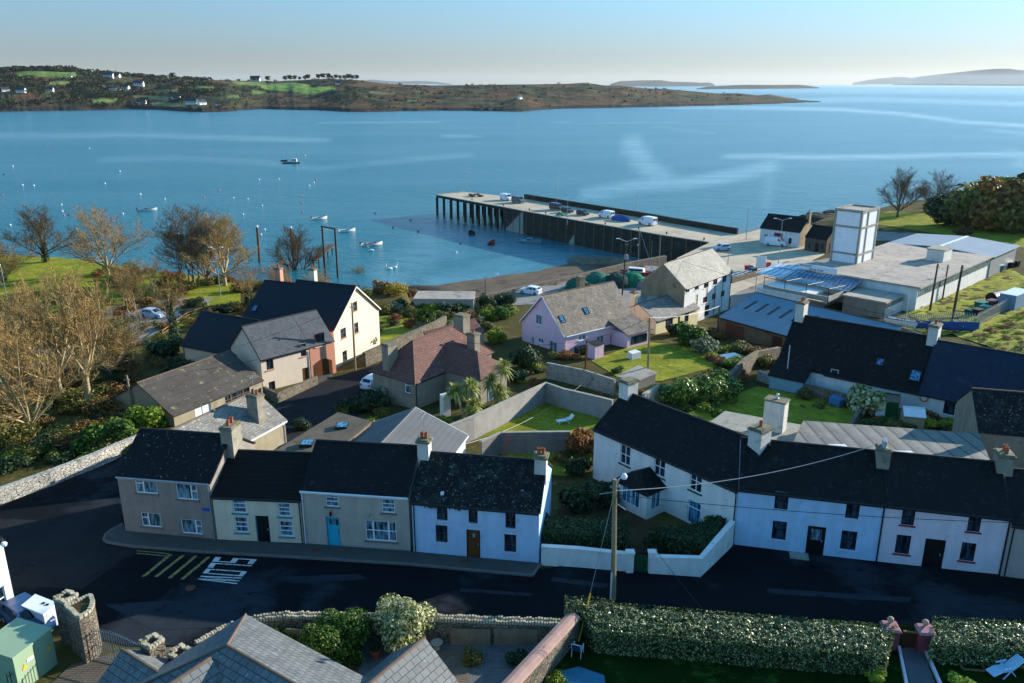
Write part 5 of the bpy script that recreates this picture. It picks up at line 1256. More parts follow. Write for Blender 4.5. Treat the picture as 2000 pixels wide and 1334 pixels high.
d = (kb_ - kc); dl = d.length; d.normalize(); n = Vector((d.y, -d.x, 0)); base = kc.copy()
for t in (.22, .85):
    c = base + d * dl * t + n * .012 + Vector((0, 0, 1.55 - base.z)); m = MB(); tri = [c + d * -.17 + Vector((0, 0, -.15)), c + d * .17 + Vector((0, 0, -.15)), c + Vector((0, 0, .17))]
    m.hexa([p for p in tri], [p + n * .015 for p in tri]); m.build('warning_sign', M('warning_yellow', '#e0a81c', .5, .05), kr)
m = MB(); c = base + d * dl * .5 + n * .006; m.hexa([c - d * .012 + Vector((0, 0, -.1 - base.z)), c + d * .012 + Vector((0, 0, -.1 - base.z)), c + d * .012 + n * .012 + Vector((0, 0, -.1 - base.z)), c - d * .012 + n * .012 + Vector((0, 0, -.1 - base.z))], [c - d * .012 + Vector((0, 0, 2.3 - base.z)), c + d * .012 + Vector((0, 0, 2.3 - base.z)), c + d * .012 + n * .012 + Vector((0, 0, 2.3 - base.z)), c - d * .012 + n * .012 + Vector((0, 0, 2.3 - base.z))]); m.build('door_gap', m_gut, kr)
c = base + d * dl * .38 + n * .012 + Vector((0, 0, 1.75 - base.z)); m = MB(); q = [c - d * .22 + Vector((0,0,-.1)), c + d * .22 + Vector((0,0,-.1)), c + d * .22 + Vector((0,0,.1)), c - d * .22 + Vector((0,0,.1))]; m.hexa(q, [p + n * .01 for p in q]); m.build('notice_plate', m_uPVC, kr)
vr, (va_, vb_, vc_) = kiosk([(69, 1161), (109, 1177), (84, 1199)], 13.0, 11.3, 'oil_tank_store', 'pale flat topped ribbed store with two small dark vents beside the stone pillar', 'store', M('ribbed_white', '#b9bdc2', .6, .06, 1, pat=('wave', .22, 1, .3, 0, .3, .02)), m_uPVC)
for t in (.62, .8):
    c = va_.lerp(vb_, t) + (vc_ - vb_) * .35; m = MB(); m.box((c.x - .09, c.y - .08, 1.705), (c.x + .09, c.y + .08, 1.74)); m.build('vent', m_black, vr)
# palisade railing in front of the kiosk
a, b = at(105, 1300, 11.6), at(22, 1360, 11.6); m = MB(); n = 14
for k in range(n + 1):
    p = a.lerp(b, k / n); z = G(p.x, p.y); m.tube([(p.x, p.y, z), (p.x, p.y, z + 1.5)], .03, 4)
for zz in (.3, 1.25): m.tube([(a.x, a.y, G(a.x, a.y) + zz), (b.x, b.y, G(b.x, b.y) + zz)], .025, 4)
tag(m.build('railing', m_black), 'black iron railing in front of the green cabinet', 'railing')
# house cut by the left edge
hA, hB = at(-60, 1255, 11.4), at(33, 1192, 11.4)
h = House('corner_house', 'white rendered house cut off by the left edge with one sash window', 'house', hA, hB, 11.4, 8)
ops = [h.wpx('F', -22, 1150, 14, 1200)]
h.walls(5.2, 7.6, m_white, fops=ops); h.window('F', ops[0], 'sash', m_uPVC, m_glass, m_greysill); h.roof(5.2, 7.6, m_slate_black, vo=.1)
k = MB(); k.lathe([(.02, 0), (.16, .05), (.2, .2), (.1, .3)], 10, (h.L - .2, -.35, 4.9)); k.beam((h.L - .2, 0, 5.1), (h.L - .2, -.35, 5.1), .05, .05); k.build('wall_lamp', m_uPVC, h.root)
# ------------------------------------------------------------------ vegetation
m_bark = M('bark', '#a3926f', .95, .25, 1.2, .02, 12, spots=[('#6d6a4c', 1.5, .58, .1)])
m_bark_d = M('bark_dark', '#6a5c49', .95, .25, 1.2, .02, 12, spots=[('#4d5030', 1.5, .58, .1)])
m_twig = M('twigs', '#94794c', .95, .2, .3)
m_twig_d = M('twigs_dark', '#66533a', .95, .2, .3)
L_green = leafmat('leaf_green', ['#1f3312', '#35501a', '#4d6b22', '#6f8a30'])
L_lime = leafmat('leaf_lime', ['#3f5a14', '#66801e', '#8fa02c', '#a9b040'])
L_dark = leafmat('leaf_dark', ['#14220e', '#21351a', '#30482a', '#486040'])
L_olive = leafmat('leaf_olive', ['#353a1a', '#525528', '#6e6c30', '#8f8440'])
L_brown = leafmat('leaf_brown', ['#3f2f1a', '#5f4726', '#7f5c2c', '#96763a'])
L_rust = leafmat('leaf_rust', ['#55301c', '#7a4424', '#8f5a30', '#6c6a36'])
L_grey = leafmat('leaf_greygreen', ['#3c4a34', '#5c6b4c', '#7d8a66', '#a3ab88'])
L_shiny = leafmat('leaf_shiny', ['#18250c', '#22330f', '#33471a', '#6f8044', '#c3cb98'], .35, .15, .4)  # dark tones hold the hedge's own shade, pale ones its sunlit highlights
L_variegated = leafmat('leaf_variegated', ['#3f5022', '#75803a', '#c9c794', '#e0dcb4'], .4)
L_yellow = leafmat('leaf_yellow', ['#7a6a1e', '#a08a26', '#b59c30', '#6d6a24'])
L_ivy = leafmat('leaf_ivy', ['#22360f', '#3c571a', '#6a8430', '#97a850'], .35)
L_hill = leafmat('leaf_far', ['#1c2416', '#2a3220', '#3a3a26', '#4b4430'], .8, .1, .1)

def leaves(mb, n, lobes, size, seed, asp=.55, up=.25, inner=.35):
    r = random.Random(seed); tot = sum(l[3] ** 2 for l in lobes)
    for l in lobes:
        k = int(n * l[3] ** 2 / tot)
        for _ in range(k):
            v = Vector((r.gauss(0, 1), r.gauss(0, 1), r.gauss(0, 1))).normalized()
            rad = l[3] * (1 - inner * r.random() ** 2); p = Vector(l[:3]) + Vector((v.x * rad, v.y * rad, v.z * rad * (l[4] if len(l) > 4 else .85)))
            if p.z < .03: continue
            nn = (v + Vector((r.gauss(0, .55), r.gauss(0, .55), r.gauss(0, .45) + up))).normalized()
            a = nn.cross(Vector((r.gauss(0, 1), r.gauss(0, 1), r.gauss(0, 1)))).normalized(); b = nn.cross(a); s = size * r.uniform(.6, 1.35)
            q = [p - a * s, p - b * s * asp + nn * s * .12, p + a * s, p + b * s * asp + nn * s * .12]
            i = len(mb.v); mb.v += [tuple(x) for x in q]; mb.f.append((i, i + 1, i + 2, i + 3)); mb.m.append(0)

def lobeset(seed, n=11, flat=1.0):
    r = random.Random(seed); L = [(0, 0, .5 * flat, .62)]
    for k in range(n):
        t = 2 * math.pi * k / n + r.uniform(-.4, .4); d = r.uniform(.25, .72); L.append((d * math.cos(t), d * math.sin(t), r.uniform(.22, .95) * flat, r.uniform(.26, .46)))
    return L
_bm = {}
def bush_mesh(kind, seed, n=1500, size=.1, flat=1.0):
    key = (kind.name, seed, n, size, flat)
    if key not in _bm:
        mb = MB(); leaves(mb, n, lobeset(seed, 9 + seed % 5, flat), size, seed)
        i = len(mb.v); r = random.Random(seed)
        _bm[key] = mb.mesh('bush_leaves', kind, uv=False)
    return _bm[key]

def bush(px, py, rad, kind, label, hs=1.0, seed=None, name='bush', cat='bush', group=None, n=1500, size=.1, P=None, ry=None):
    p = P if P is not None else gp(px, py)
    o = bpy.data.objects.new(name, bush_mesh(kind, (seed if seed is not None else rng.randrange(4)), n, size)); COL.objects.link(o)
    o.location = (p.x, p.y, G(p.x, p.y) - .1); o.rotation_euler = (0, 0, rng.uniform(0, 6.3)); o.scale = (rad, ry or rad * rng.uniform(.85, 1.15), rad * hs)
    return tag(o, label, cat, group)

class Mass:
    """undergrowth nobody could count: many clumps gathered into one mesh"""
    def __init__(s): s.v = []; s.f = []; s.m = []; s.mats = []
    def add(s, x, y, rad, kind, hs, n=700, size=.09):
        p = gp(x, y); me = bush_mesh(kind, rng.randrange(4), n, size)
        if kind not in s.mats: s.mats.append(kind)
        a = rng.uniform(0, 6.3); c_, s_ = math.cos(a), math.sin(a); i = len(s.v); z = G(p.x, p.y) - .1
        s.v += [(p.x + rad * (v.co.x * c_ - v.co.y * s_), p.y + rad * (v.co.x * s_ + v.co.y * c_), z + rad * hs * v.co.z) for v in me.vertices]; s.f += [tuple(i + k for k in f.vertices) for f in me.polygons]; s.m += [s.mats.index(kind)] * len(me.polygons)
    def build(s, name, label):
        mb = MB(); mb.v, mb.f, mb.m = s.v, s.f, s.m; return tag(mb.build(name, s.mats, uv=False), label, 'undergrowth', None, 'stuff')

def bare_tree(seed, H=10, open_=.75, limbs=7, fork=.22, r0=.2, stems=1, dense=1.25, twig=.017):
    """a leafless tree: a short trunk, limbs fanning up to a domed outline, branches and twigs all along them"""
    r = random.Random(seed); tk = MB(); tw = MB()
    def shoot(p, d, L, rad, lv, curl):
        n = (6, 4, 3, 2)[lv]; pts = [p]; rs = [rad]; q = p; dd = d
        for k in range(n):
            dd = (dd + Vector((r.gauss(0, .1), r.gauss(0, .1), curl + r.gauss(0, .06)))).normalized(); q = q + dd * (L / n); pts.append(q); rs.append(max(twig * .7, rad * (1 - .82 * (k + 1) / n)))
        (tk if lv < 1 else tw).tube(pts, rs, 5 if lv < 1 else 3, cap=False)
        if lv == 3: return
        m = int((9, 7, 4)[lv] * dense * r.uniform(.8, 1.2))
        for k in range(m):
            t = .22 + .78 * (k + r.random()) / m; i = min(n - 1, int(t * n)); f = t * n - i; b = pts[i].lerp(pts[i + 1], f); td = (pts[i + 1] - pts[i]).normalized()
            ax = td.cross(Vector((r.gauss(0, 1), r.gauss(0, 1), r.gauss(0, .6)))).normalized(); nd = (Matrix.Rotation(r.uniform(.45, .95), 3, ax) @ td + Vector((0, 0, .12))).normalized()
            shoot(b, nd, L * (.52, .5, .55)[lv] * (1.15 - .6 * t) * r.uniform(.8, 1.2), max(twig, rs[i] * .55), lv + 1, .05)
    for s in range(stems):
        t0 = 6.283 * s / stems + r.uniform(-.3, .3); o = 0 if stems == 1 else .5; base = Vector((math.cos(t0) * o, math.sin(t0) * o, -.3)); top = Vector((math.cos(t0) * o * 2.2, math.sin(t0) * o * 2.2, H * fork)) + Vector((r.gauss(0, .15), r.gauss(0, .15), 0))
        tk.tube([base, base.lerp(top, .5) + Vector((r.gauss(0, .08), r.gauss(0, .08), 0)), top], [r0 * 1.3, r0, r0 * .85], 8, cap=False)
        nl = max(2, limbs // stems)
        for k in range(nl):
            a = t0 + 6.283 * (k + r.uniform(-.3, .3)) / nl; e = (.12 + .88 * r.random() ** .8) * open_ if k else .12; d = Vector((math.cos(a) * math.sin(e), math.sin(a) * math.sin(e), math.cos(e)))
            shoot(top - Vector((0, 0, H * fork * .35 * r.random())), d, H * (1 - fork) * (1.02 - .25 * e), r0 * r.uniform(.5, .72), 0, .05)
    k = H / max(v[2] for v in tw.v)
    for m in (tk, tw): m.v = [(a * k, b * k, c * k) for a, b, c in m.v]
    return tk.mesh('trunk', m_bark, uv=False, smooth=True), tw.mesh('crown', m_twig, uv=False)

TREES = {'wide': bare_tree(3, open_=1.0, limbs=9, fork=.12, stems=1), 'tall': bare_tree(11, open_=.6, limbs=6, fork=.32, dense=1.05), 'multi': bare_tree(23, open_=.95, limbs=10, fork=.1, stems=4, r0=.14),
         'dome': bare_tree(31, open_=1.15, limbs=10, fork=.18, r0=.24), 'open': bare_tree(47, open_=.85, limbs=7, fork=.25, dense=.95)}
def tree(px, py, H, proto, label, dark=False, wid=1.0, ivy=None, group=None, leafy=None):
    p = gp(px, py); root = empty('bare_tree', (p.x, p.y, G(p.x, p.y)), rng.uniform(0, 6.3), label, 'tree', group); s = H / 10
    for nm, me, m in zip(('trunk', 'crown'), TREES[proto], (m_bark_d, m_twig_d) if dark else (m_bark, m_twig)):
        o = bpy.data.objects.new(nm, me); COL.objects.link(o); o.parent = root; o.scale = (s * wid, s * wid, s)
        if dark: o.material_slots[0].link = 'OBJECT'; o.material_slots[0].material = m
    if ivy:
        mb = MB(); leaves(mb, 900, [(0, 0, H * .06 + k * H * .07, .9 - .07 * k, 1.2) for k in range(int(ivy))], .16, 5); mb.build('ivy', L_dark, root, uv=False)
    if leafy:
        mb = MB(); q = random.Random(px); leaves(mb, 900, [(q.uniform(-.3, .3) * H, q.uniform(-.3, .3) * H, q.uniform(.55, .9) * H, H * .13) for k in range(9)], .13, 8, inner=.9); mb.build('leaves', leafy, root, uv=False)
    return root

GT = 'bare winter trees along the shore and the lane'
tree(90, 512, 13, 'dome', 'domed bare tree with ivied trunk by the shore fence', True, 1.3, 5)
tree(212, 536, 15.5, 'wide', 'wide pale bare tree left of the white open boat', wid=1.15)
tree(372, 552, 16, 'multi', 'many stemmed bare tree overhanging the harbour left of the yellowing one', True, 1.3)
tree(408, 555, 15.0, 'wide', 'dense bare tree standing between the many stemmed and yellowing trees', True, 1.2)
tree(440, 558, 14.5, 'dome', 'tree with some yellow leaves left beside the mooring posts', wid=1.2, leafy=L_yellow)
tree(578, 548, 14.5, 'dome', 'dark rounded bare tree beside the hoist frame', True, 1.25)
tree(700, 553, 5.0, 'wide', 'small thin bare tree on the shore right of the hoist frame', wid=1.2)
tree(342, 665, 10.5, 'tall', 'pale bare tree with thickly ivied trunk beside the parked silver car', ivy=8, wid=.8)
tree(488, 600, 7.5, 'open', 'low bare tree with ivied stem behind the dark roofs', ivy=6, wid=1.1)
tree(170, 800, 17, 'tall', 'tall pale bare tree rising from the thicket beside the leaning pole')
tree(118, 790, 15.0, 'open', 'pale two stemmed bare tree in the thicket left of the tallest one', wid=1.1)
tree(62, 850, 13.5, 'wide', 'pale bare tree with spreading limbs near the whitewashed road wall', wid=1.1)
tree(20, 800, 13, 'open', 'spreading bare tree at the left edge of the thicket', wid=1.2)
tree(215, 740, 11.0, 'wide', 'bare tree with fine brown twigs next to the long grey shed', wid=1.1)
tree(2, 560, 11, 'dome', 'bare tree cut by the left edge above the shore', wid=1.2)
tree(255, 610, 9, 'multi', 'brushy bare tree at the edge of the park lawn', wid=1.3)
tree(300, 580, 8, 'open', 'small bare tree behind the parked silver car', wid=1.2)
tree(545, 585, 7, 'multi', 'brushy bare tree behind the cream chimney', wid=1.2)
tree(625, 590, 6, 'multi', 'low brushy bare tree right of the cream chimneys', wid=1.3)
tree(130, 640, 10, 'open', 'bare tree between the park path and the thicket', wid=1.1)
tree(60, 690, 11, 'tall', 'bare tree beside the pale park path', wid=1.1)
tree(1752, 424, 15, 'dome', 'large dark bare tree on the lawn behind the tower', True, 1.05)
tree(1824, 412, 13, 'wide', 'second dark bare tree on the lawn right of the large one', True, 1.2)
# thickets
MS = Mass()
q = random.Random(5)
for k in range(230):
    t = q.random(); x = q.uniform(-120, 330); y = q.uniform(610, 885)
    if y > 905 - .12 * x or (x > 240 and y > 745) or (x < 110 and 640 < y < 700 and q.random() < .7) or (x > 190 and y < 650 and q.random() < .6): continue
    kd = q.choice((L_brown, L_brown, L_olive, L_olive, L_dark)); MS.add(x, y, q.uniform(1.3, 2.5), kd, q.uniform(.6, 1.0), 900, .07)
MS.build('undergrowth', 'tangled brown and olive undergrowth beneath the bare trees at the left'); MS = Mass()
for k in range(260):
    x = q.uniform(-150, 500); y = q.uniform(512, 650)
    if (20 < x < 190 and y < 560) or (x < 70 and y > 560) or (240 < x < 320 and 545 < y < 640 and q.random() < .7) or (380 < x < 470 and 560 < y < 600) or y > 500 + (x + 200) * .32: continue
    MS.add(x, y, q.uniform(.9, 1.8), q.choice((L_brown, L_brown, L_olive, L_olive, L_dark, L_rust)), q.uniform(.6, 1.0))
MS.build('undergrowth', 'low brown scrub among the bare trees between the park and the shore')
MS = Mass()
for k in range(330):
    x = q.uniform(1760, 2060); y = q.uniform(560, 720)
    if y < 665 - (x - 1880) * .42 - 4 and x > 1830 or y > 660 + (x - 1800) * .22 or x < 1830 and y < 655: continue
    MS.add(x, y, q.uniform(.4, 1.1), q.choice((L_lime, L_olive, L_lime, L_green, L_brown)), q.uniform(.4, .7), 500, .09)
MS.build('rough_grass', 'rough tussocky grass and weeds on the bank beside the palisade fence')
GM = 'small shrubs crowding the gardens below the long low store'
for k in range(80):
    x = q.uniform(738, 1000); y = q.uniform(590, 662)
    if 742 < x < 812 and 612 < y < 668 and q.random() < .8 or y > 668 - abs(x - 880) * .06 - max(0, x - 860) * .25: continue
    bush(x, y, q.uniform(.6, 1.3), q.choice((L_green, L_dark, L_olive, L_rust, L_lime, L_grey, L_brown)), 'small garden shrub below the long low store', q.uniform(.6, 1.0), group=GM, n=600, size=.11)
GH = 'shrubs and weeds in the yards behind the terrace'
for pts, n_ in (((1005,700,1065,760),14),((1085,775,1190,792),8),((1690,815,1890,850),22),((1250,755,1300,775),6),((1380,660,1500,730),24),((1560,775,1680,800),8),((1330,800,1420,815),6),((650,790,760,830),10),((1090,880,1150,930),8),((860,800,1000,830),10)):
    for k in range(n_): bush(q.uniform(pts[0], pts[2]), q.uniform(pts[1], pts[3]), q.uniform(.5, 1.1), q.choice((L_green, L_dark, L_olive, L_rust, L_lime, L_brown)), 'small shrub or weed clump in the yards and gardens behind the terrace', q.uniform(.5, 1.0), group=GH, n=600, size=.12)
GW = 'low bushes topping the whitewashed road wall'
for k in range(26):
    x = -150 + k * 17; y = 955 - (x + 150) * .17; bush(x, y - q.uniform(0, 40), q.uniform(1.0, 1.7), q.choice((L_lime, L_olive, L_green, L_dark)), 'low leafy bush growing behind the whitewashed road wall', q.uniform(.6, .9), group=GW, n=800)
bush(217, 868, 2.6, L_green, 'dark glossy shrub in front of the long shed gable', .9); bush(290, 835, 2.5, L_lime, 'bright yellow-green shrub below the leaning pole', .9); bush(175, 880, 2.0, L_green, 'round green shrub nearest the whitewashed road wall', .9)
bush(325, 700, 2.6, L_dark, 'dark evergreen mass behind the low cream house', 1.0); bush(350, 735, 2.2, L_dark, 'shadowed evergreen bush between the low cream house and the long shed', .9); bush(380, 600, 2.0, L_olive, 'olive shrub by the timber park fence', .8); bush(440, 610, 2.0, L_dark, 'dark shrub beside the light pole in the park', .7)
GB = 'shoreline scrub behind the cream houses'
for x, y, r_, kd in ((470,570,2,L_brown),(520,565,2,L_olive),(600,575,2,L_brown),(640,580,2.2,L_olive),(690,565,2.2,L_brown),(720,560,2.0,L_olive),(745,572,2.4,L_brown),(775,575,2.4,L_yellow),(705,585,2.4,L_olive),(800,578,1.8,L_brown),(660,600,2.0,L_olive),(560,560,1.8,L_brown),(320,560,2,L_brown),(355,575,2,L_brown),(260,545,2.2,L_brown),(230,560,2.4,L_olive),(290,600,2,L_brown)):
    bush(x, y, r_, kd, 'brown shoreline scrub bush below the bare trees', .85, group=GB, n=800)
# gardens in the middle
for x, y, r_, kd, hs, l in ((755,612,1.8,L_olive,.8,'olive shrub beside the tall cream gable end'),(735,650,1.4,L_dark,.9,'dark shrub against the cream gable corner'),(715,680,1.8,L_green,1,'round green bush at the foot of the cream gable'),(690,690,1.0,L_lime,.9,'small lime green bush by the lane pole'),
    (770,608,1.6,L_grey,.8,'grey green bush at the back of the green garden'),(800,618,1.7,L_olive,.8,'clipped olive bush beside the small green lawn'),(772,628,1.3,L_rust,.8,'reddish shrub in the middle of the small green garden'),(805,640,1.5,L_rust,.8,'reddish shrub at the right side of the small green lawn'),(832,640,2.0,L_green,1.3,'dark green conical tree beside the small green lawn'),
    (780,600,1.6,L_dark,.9,'dark bush in front of the long low store'),(815,607,1.8,L_green,.8,'green bush in front of the long low store'),(845,607,2.0,L_lime,.8,'lime green bush below the long low store'),(875,612,2.0,L_dark,.8,'dark broad bush in the middle garden'),(905,607,2.0,L_green,.8,'leafy green bush right of the long low store'),
    (860,625,1.6,L_olive,.8,'olive bush above the rust coloured shrubs'),(890,628,1.7,L_rust,.7,'rust coloured shrub bed in the middle garden'),(920,628,1.7,L_rust,.7,'second rust coloured shrub further right in the middle garden'),(950,600,2.2,L_dark,.9,'dark green spreading bush by the single arm lamp'),(985,597,2.4,L_dark,.8,'long dark bush behind the pink house gable'),
    (955,622,1.5,L_lime,1.1,'spiky lime green plant in the middle garden'),(985,622,2.0,L_green,.9,'green bush against the left side of the pink house'),(970,668,1.7,L_lime,1.1,'rounded yellow-green bush behind the brown hipped roof'),(955,645,1.5,L_olive,.8,'olive bush left of the pink house wall'),(925,640,1.4,L_dark,.9,'dark bush behind the squat rear chimney'),
    (1030,718,2.4,L_dark,1.1,'big dark rounded bush in front of the pink gable'),(1010,745,1.6,L_dark,.8,'shadowed bush at the right corner of the hipped house'),(1110,700,1.5,L_rust,.6,'rusty bush on top of the whitewashed wall'),(1085,698,1.3,L_olive,.6,'dry olive bush at the left end of the whitewashed wall'),(1205,728,1.1,L_green,.7,'ivy clump hanging over the whitewashed wall'),
    (1345,675,2.6,L_green,1.1,'large green bush in front of the yellow house'),(1320,655,1.8,L_dark,1.0,'dark bush against the yellow house front'),(1375,690,2.2,L_grey,.9,'grey green rounded bush right of the pink house lawn'),(1240,668,1.5,L_lime,1.0,'leafy yellow-green bush beside the pink house front wing'),(1390,660,1.6,L_brown,.8,'brown shrub at the left corner of the blue roofed shed'),
    (1450,690,2.0,L_olive,.7,'overgrown olive bush in front of the rusty boards'),(1480,700,1.8,L_brown,.8,'brown bramble beside the blue roofed shed'),(1430,715,1.8,L_lime,.6,'pale weedy bush beside the small pool cover'),(1500,715,1.6,L_olive,.8,'olive bush at the corner of the dark cottage'),(1400,760,1.6,L_rust,.7,'rusty bramble at the foot of the ivy bank'),(1440,745,1.6,L_rust,.7,'rust coloured bush beside the ragged stone wall'),
    (725,800,2.2,L_dark,.8,'dark low bush beside the lane by the hipped house'),(695,800,1.8,L_dark,.7,'dark shrub at the corner of the lane'),(590,838,1.3,L_dark,.8,'dark shrub behind the low weathered extension'),(735,785,1.5,L_grey,1.1,'pampas like grey bush beside the parked white car'),
    (1140,890,1.7,L_rust,1.3,'browning climber on the left gable of the angled white house'),(1125,925,1.4,L_dark,1,'dark shrub behind the mossy roofed house'),(1700,808,2.4,L_variegated,1.1,'silvery variegated tree beside the green shed'),(1810,835,1.2,L_lime,.8,'yellow leafed bush right of the curved roof shed'),(1850,838,1.3,L_lime,.7,'yellow-green bush below the lifebuoy cottage'),(1880,830,1.0,L_grey,1,'pale bush beside the dark gable at the right'),(1745,845,1.2,L_olive,.9,'weedy bush between the two small sheds'),(1700,845,1.3,L_dark,.9,'dark shrub in front of the green shed'),
    (1880,462,3.0,L_brown,.7,'pale dry bush behind the factory roof')):
    bush(x, y, r_, kd, l, hs)
# ivy bank
mb = MB(); iv = gp(1365, 790); q = random.Random(3)
leaves(mb, 7000, [(q.uniform(-4.6, 4.6), q.uniform(-1.2, 1.2), q.uniform(.4, 2.2), q.uniform(.9, 1.5)) for k in range(26)], .17, 3, up=.4)
o = mb.build('ivy_bank', L_ivy, loc=(iv.x, iv.y + 1, G(iv.x, iv.y)), rz=R(12), uv=False); tag(o, 'large sunlit ivy covered bank behind the angled white house', 'ivy')
# right hand woods
for x, y, r_, kd, hs, l in ((1850,440,7.5,L_dark,1.0,'dark evergreen thicket tree nearest the bare trees'),(1895,445,9,L_olive,1.05,'olive brown tree in the wood at the right'),(1945,450,10,L_brown,1.15,'tall browning tree in the wood at the right'),(1990,455,10,L_olive,1.1,'olive tree at the right edge of the wood'),(1940,392,8,L_green,.8,'bright topped evergreen at the back of the wood'),(1880,400,5,L_dark,.8,'small dark tree on the point behind the wood'),(2040,440,10,L_dark,1.1,'dark tree cut by the right edge of the wood'),(1985,410,7,L_brown,.9,'brown tree at the back of the wood by the right edge'),(1905,405,5.5,L_brown,.8,'reddish low tree at the back of the wood')):
    p = gp(x, y); o = bush(x, y, r_, kd, l, hs, n=2600, size=.075, name='wood_tree', cat='tree', P=p); m = MB(); m.tube([(0, 0, -.1), (.02, .02, .35), (.1, .05, .75)], [.05, .04, .02], 6); m.build('trunk', m_bark_d, o)
# cordyline palms
m_palm = leafmat('palm_leaf', ['#5f6a2a', '#87923f', '#aab25a', '#c4c07a'], .45)
def palm(px, py, heads, label):
    p = gp(px, py); rt = empty('cabbage_palm', (p.x, p.y, G(p.x, p.y)), 0, label, 'palm'); tk = MB(); cr = MB(); q = random.Random(px)
    for hx_, hy_, hz in heads:
        tk.tube([(0, 0, -.2), (hx_ * .5, hy_ * .5, hz * .5), (hx_, hy_, hz)], [.17, .13, .11], 7)
        for k in range(170):
            a = q.uniform(0, 6.283); e = q.uniform(-.75, 1.45); d = Vector((math.cos(a) * math.cos(e), math.sin(a) * math.cos(e), math.sin(e))); s = d.cross(Vector((0, 0, 1))).normalized() * .065; L = q.uniform(1.1, 1.7); c = Vector((hx_, hy_, hz)); m_ = c + d * L * .55; t_ = c + d * L + Vector((0, 0, -.3 * L))
            cr.poly([c - s * .6, c + s * .6, m_ + s, m_ - s]); cr.poly([m_ - s, m_ + s, t_])
    tk.build('trunk', m_bark, rt); cr.build('crown', m_palm, rt, uv=False)
palm(908, 815, [(-1.0, .1, 2.9), (.6, .4, 3.3), (.9, -.4, 1.5)], 'three headed cabbage palm left of the glazed door')
palm(972, 795, [(-.7, .1, 3.0), (.6, .5, 4.4), (.2, -.6, 2.0)], 'taller cabbage palm in front of the right wing of the hipped house')
# hedges
def hedge(name, label, quad, z0, h, mat, n, size, px=True, seed=1, round_=.35):
    """quad: back left, back right, front right, front left on the ground"""
    c = sum((Vector(p) for p in quad), Vector()) / 4; Q = [Vector(p) - c for p in quad]; r = random.Random(seed); mb = MB()
    for p in Q: p.z = 0
    inset = [p * .94 for p in Q]; tp = [p * .9 + Vector((0, 0, h - .22)) for p in Q]
    w = (Q[0] - Q[3]).length; L = (Q[1] - Q[0]).length
    at_ = [w * L, L * h, L * h * .7, w * h * .6, w * h * .6]
    pt = lambda u, v: Q[3].lerp(Q[2], u).lerp(Q[0].lerp(Q[1], u), v)
    for _ in range(n):
        k = r.choices(range(5), at_)[0]
        if k == 0: u, v, z = r.random(), r.random(), h; nn = Vector((0, 0, 1))
        elif k == 1: u, v, z = r.random(), 0, r.random() * h; nn = (Q[3] - Q[0]).normalized()
        elif k == 2: u, v, z = r.random(), 1, r.random() * h; nn = (Q[0] - Q[3]).normalized()
        elif k == 3: u, v, z = 0, r.random(), r.random() * h; nn = (Q[0] - Q[1]).normalized()
        else: u, v, z = 1, r.random(), r.random() * h; nn = (Q[1] - Q[0]).normalized()
        p = pt(u, v); e = min(u * L, (1 - u) * L, v * w, (1 - v) * w)
        if k == 0: z -= round_ * max(0, 1 - e / .7) ** 2
        p = p + Vector((0, 0, z)); f = .1 * mnoise.noise(Vector((p.x * .7, p.y * .7, p.z * .7 + seed))) + .14 * mnoise.noise(p * 3.1) - .04 - .14 * r.random() ** 2
        p = p + nn * f
        m_ = (nn * .9 + Vector((r.gauss(0, .6), r.gauss(0, .6), r.gauss(0, .5) + .2))).normalized(); a = m_.cross(Vector((r.gauss(0, 1), r.gauss(0, 1), r.gauss(0, 1)))).normalized(); b = m_.cross(a); s = size * r.uniform(.6, 1.3)
        i = len(mb.v); mb.v += [tuple(x) for x in (p - a * s, p - b * s * .5, p + a * s, p + b * s * .5)]; mb.f.append((i, i + 1, i + 2, i + 3)); mb.m.append(0)
    o = mb.build(name, mat, loc=(c.x, c.y, z0), uv=False); tag(o, label, 'hedge')
    k_ = MB(); k_.hexa([p + Vector((0, 0, -.3)) for p in inset[::-1]], tp[::-1]); k_.build('branches', M('hedge_dark_core', '#1b2212', .98, .3, 2), o); return o  # solid dark block, its colour standing for the shade inside the hedge
hz = lambda l, z: [at(x, y, z) for x, y in l]
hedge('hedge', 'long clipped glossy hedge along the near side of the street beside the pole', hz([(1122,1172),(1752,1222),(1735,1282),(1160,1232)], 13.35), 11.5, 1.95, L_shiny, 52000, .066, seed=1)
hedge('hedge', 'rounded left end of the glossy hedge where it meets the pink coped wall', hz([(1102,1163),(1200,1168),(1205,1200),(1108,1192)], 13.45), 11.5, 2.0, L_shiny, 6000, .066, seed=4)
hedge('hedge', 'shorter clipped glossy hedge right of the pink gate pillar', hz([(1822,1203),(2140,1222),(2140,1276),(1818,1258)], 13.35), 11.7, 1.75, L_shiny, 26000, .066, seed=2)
hedge('hedge', 'dark hedge behind the white front wall left of the green gate', [gp(1062,1050), gp(1225,1062), gp(1228,1098), gp(1060,1090)], 11.4, 2.1, L_dark, 6000, .11, seed=3)
hedge('hedge', 'dark hedge filling the pointed front garden right of the green gate', [gp(1275,1082), gp(1418,1040), gp(1405,1075), gp(1372,1112)], 11.4, 1.9, L_dark, 6000, .11, seed=5)
bush(1130, 1000, 1.9, L_dark, 'dark shrub against the side wall of the mossy roofed house', 1.2); bush(1185, 985, 1.6, L_dark, 'dark shrub beside the porch path', 1.2); bush(1290, 1070, 1.4, L_dark, 'dark shrub right of the garden gate path', 1.0); bush(1395, 1035, 1.3, L_green, 'green shrub in the corner by the blue-white house', 1.1)
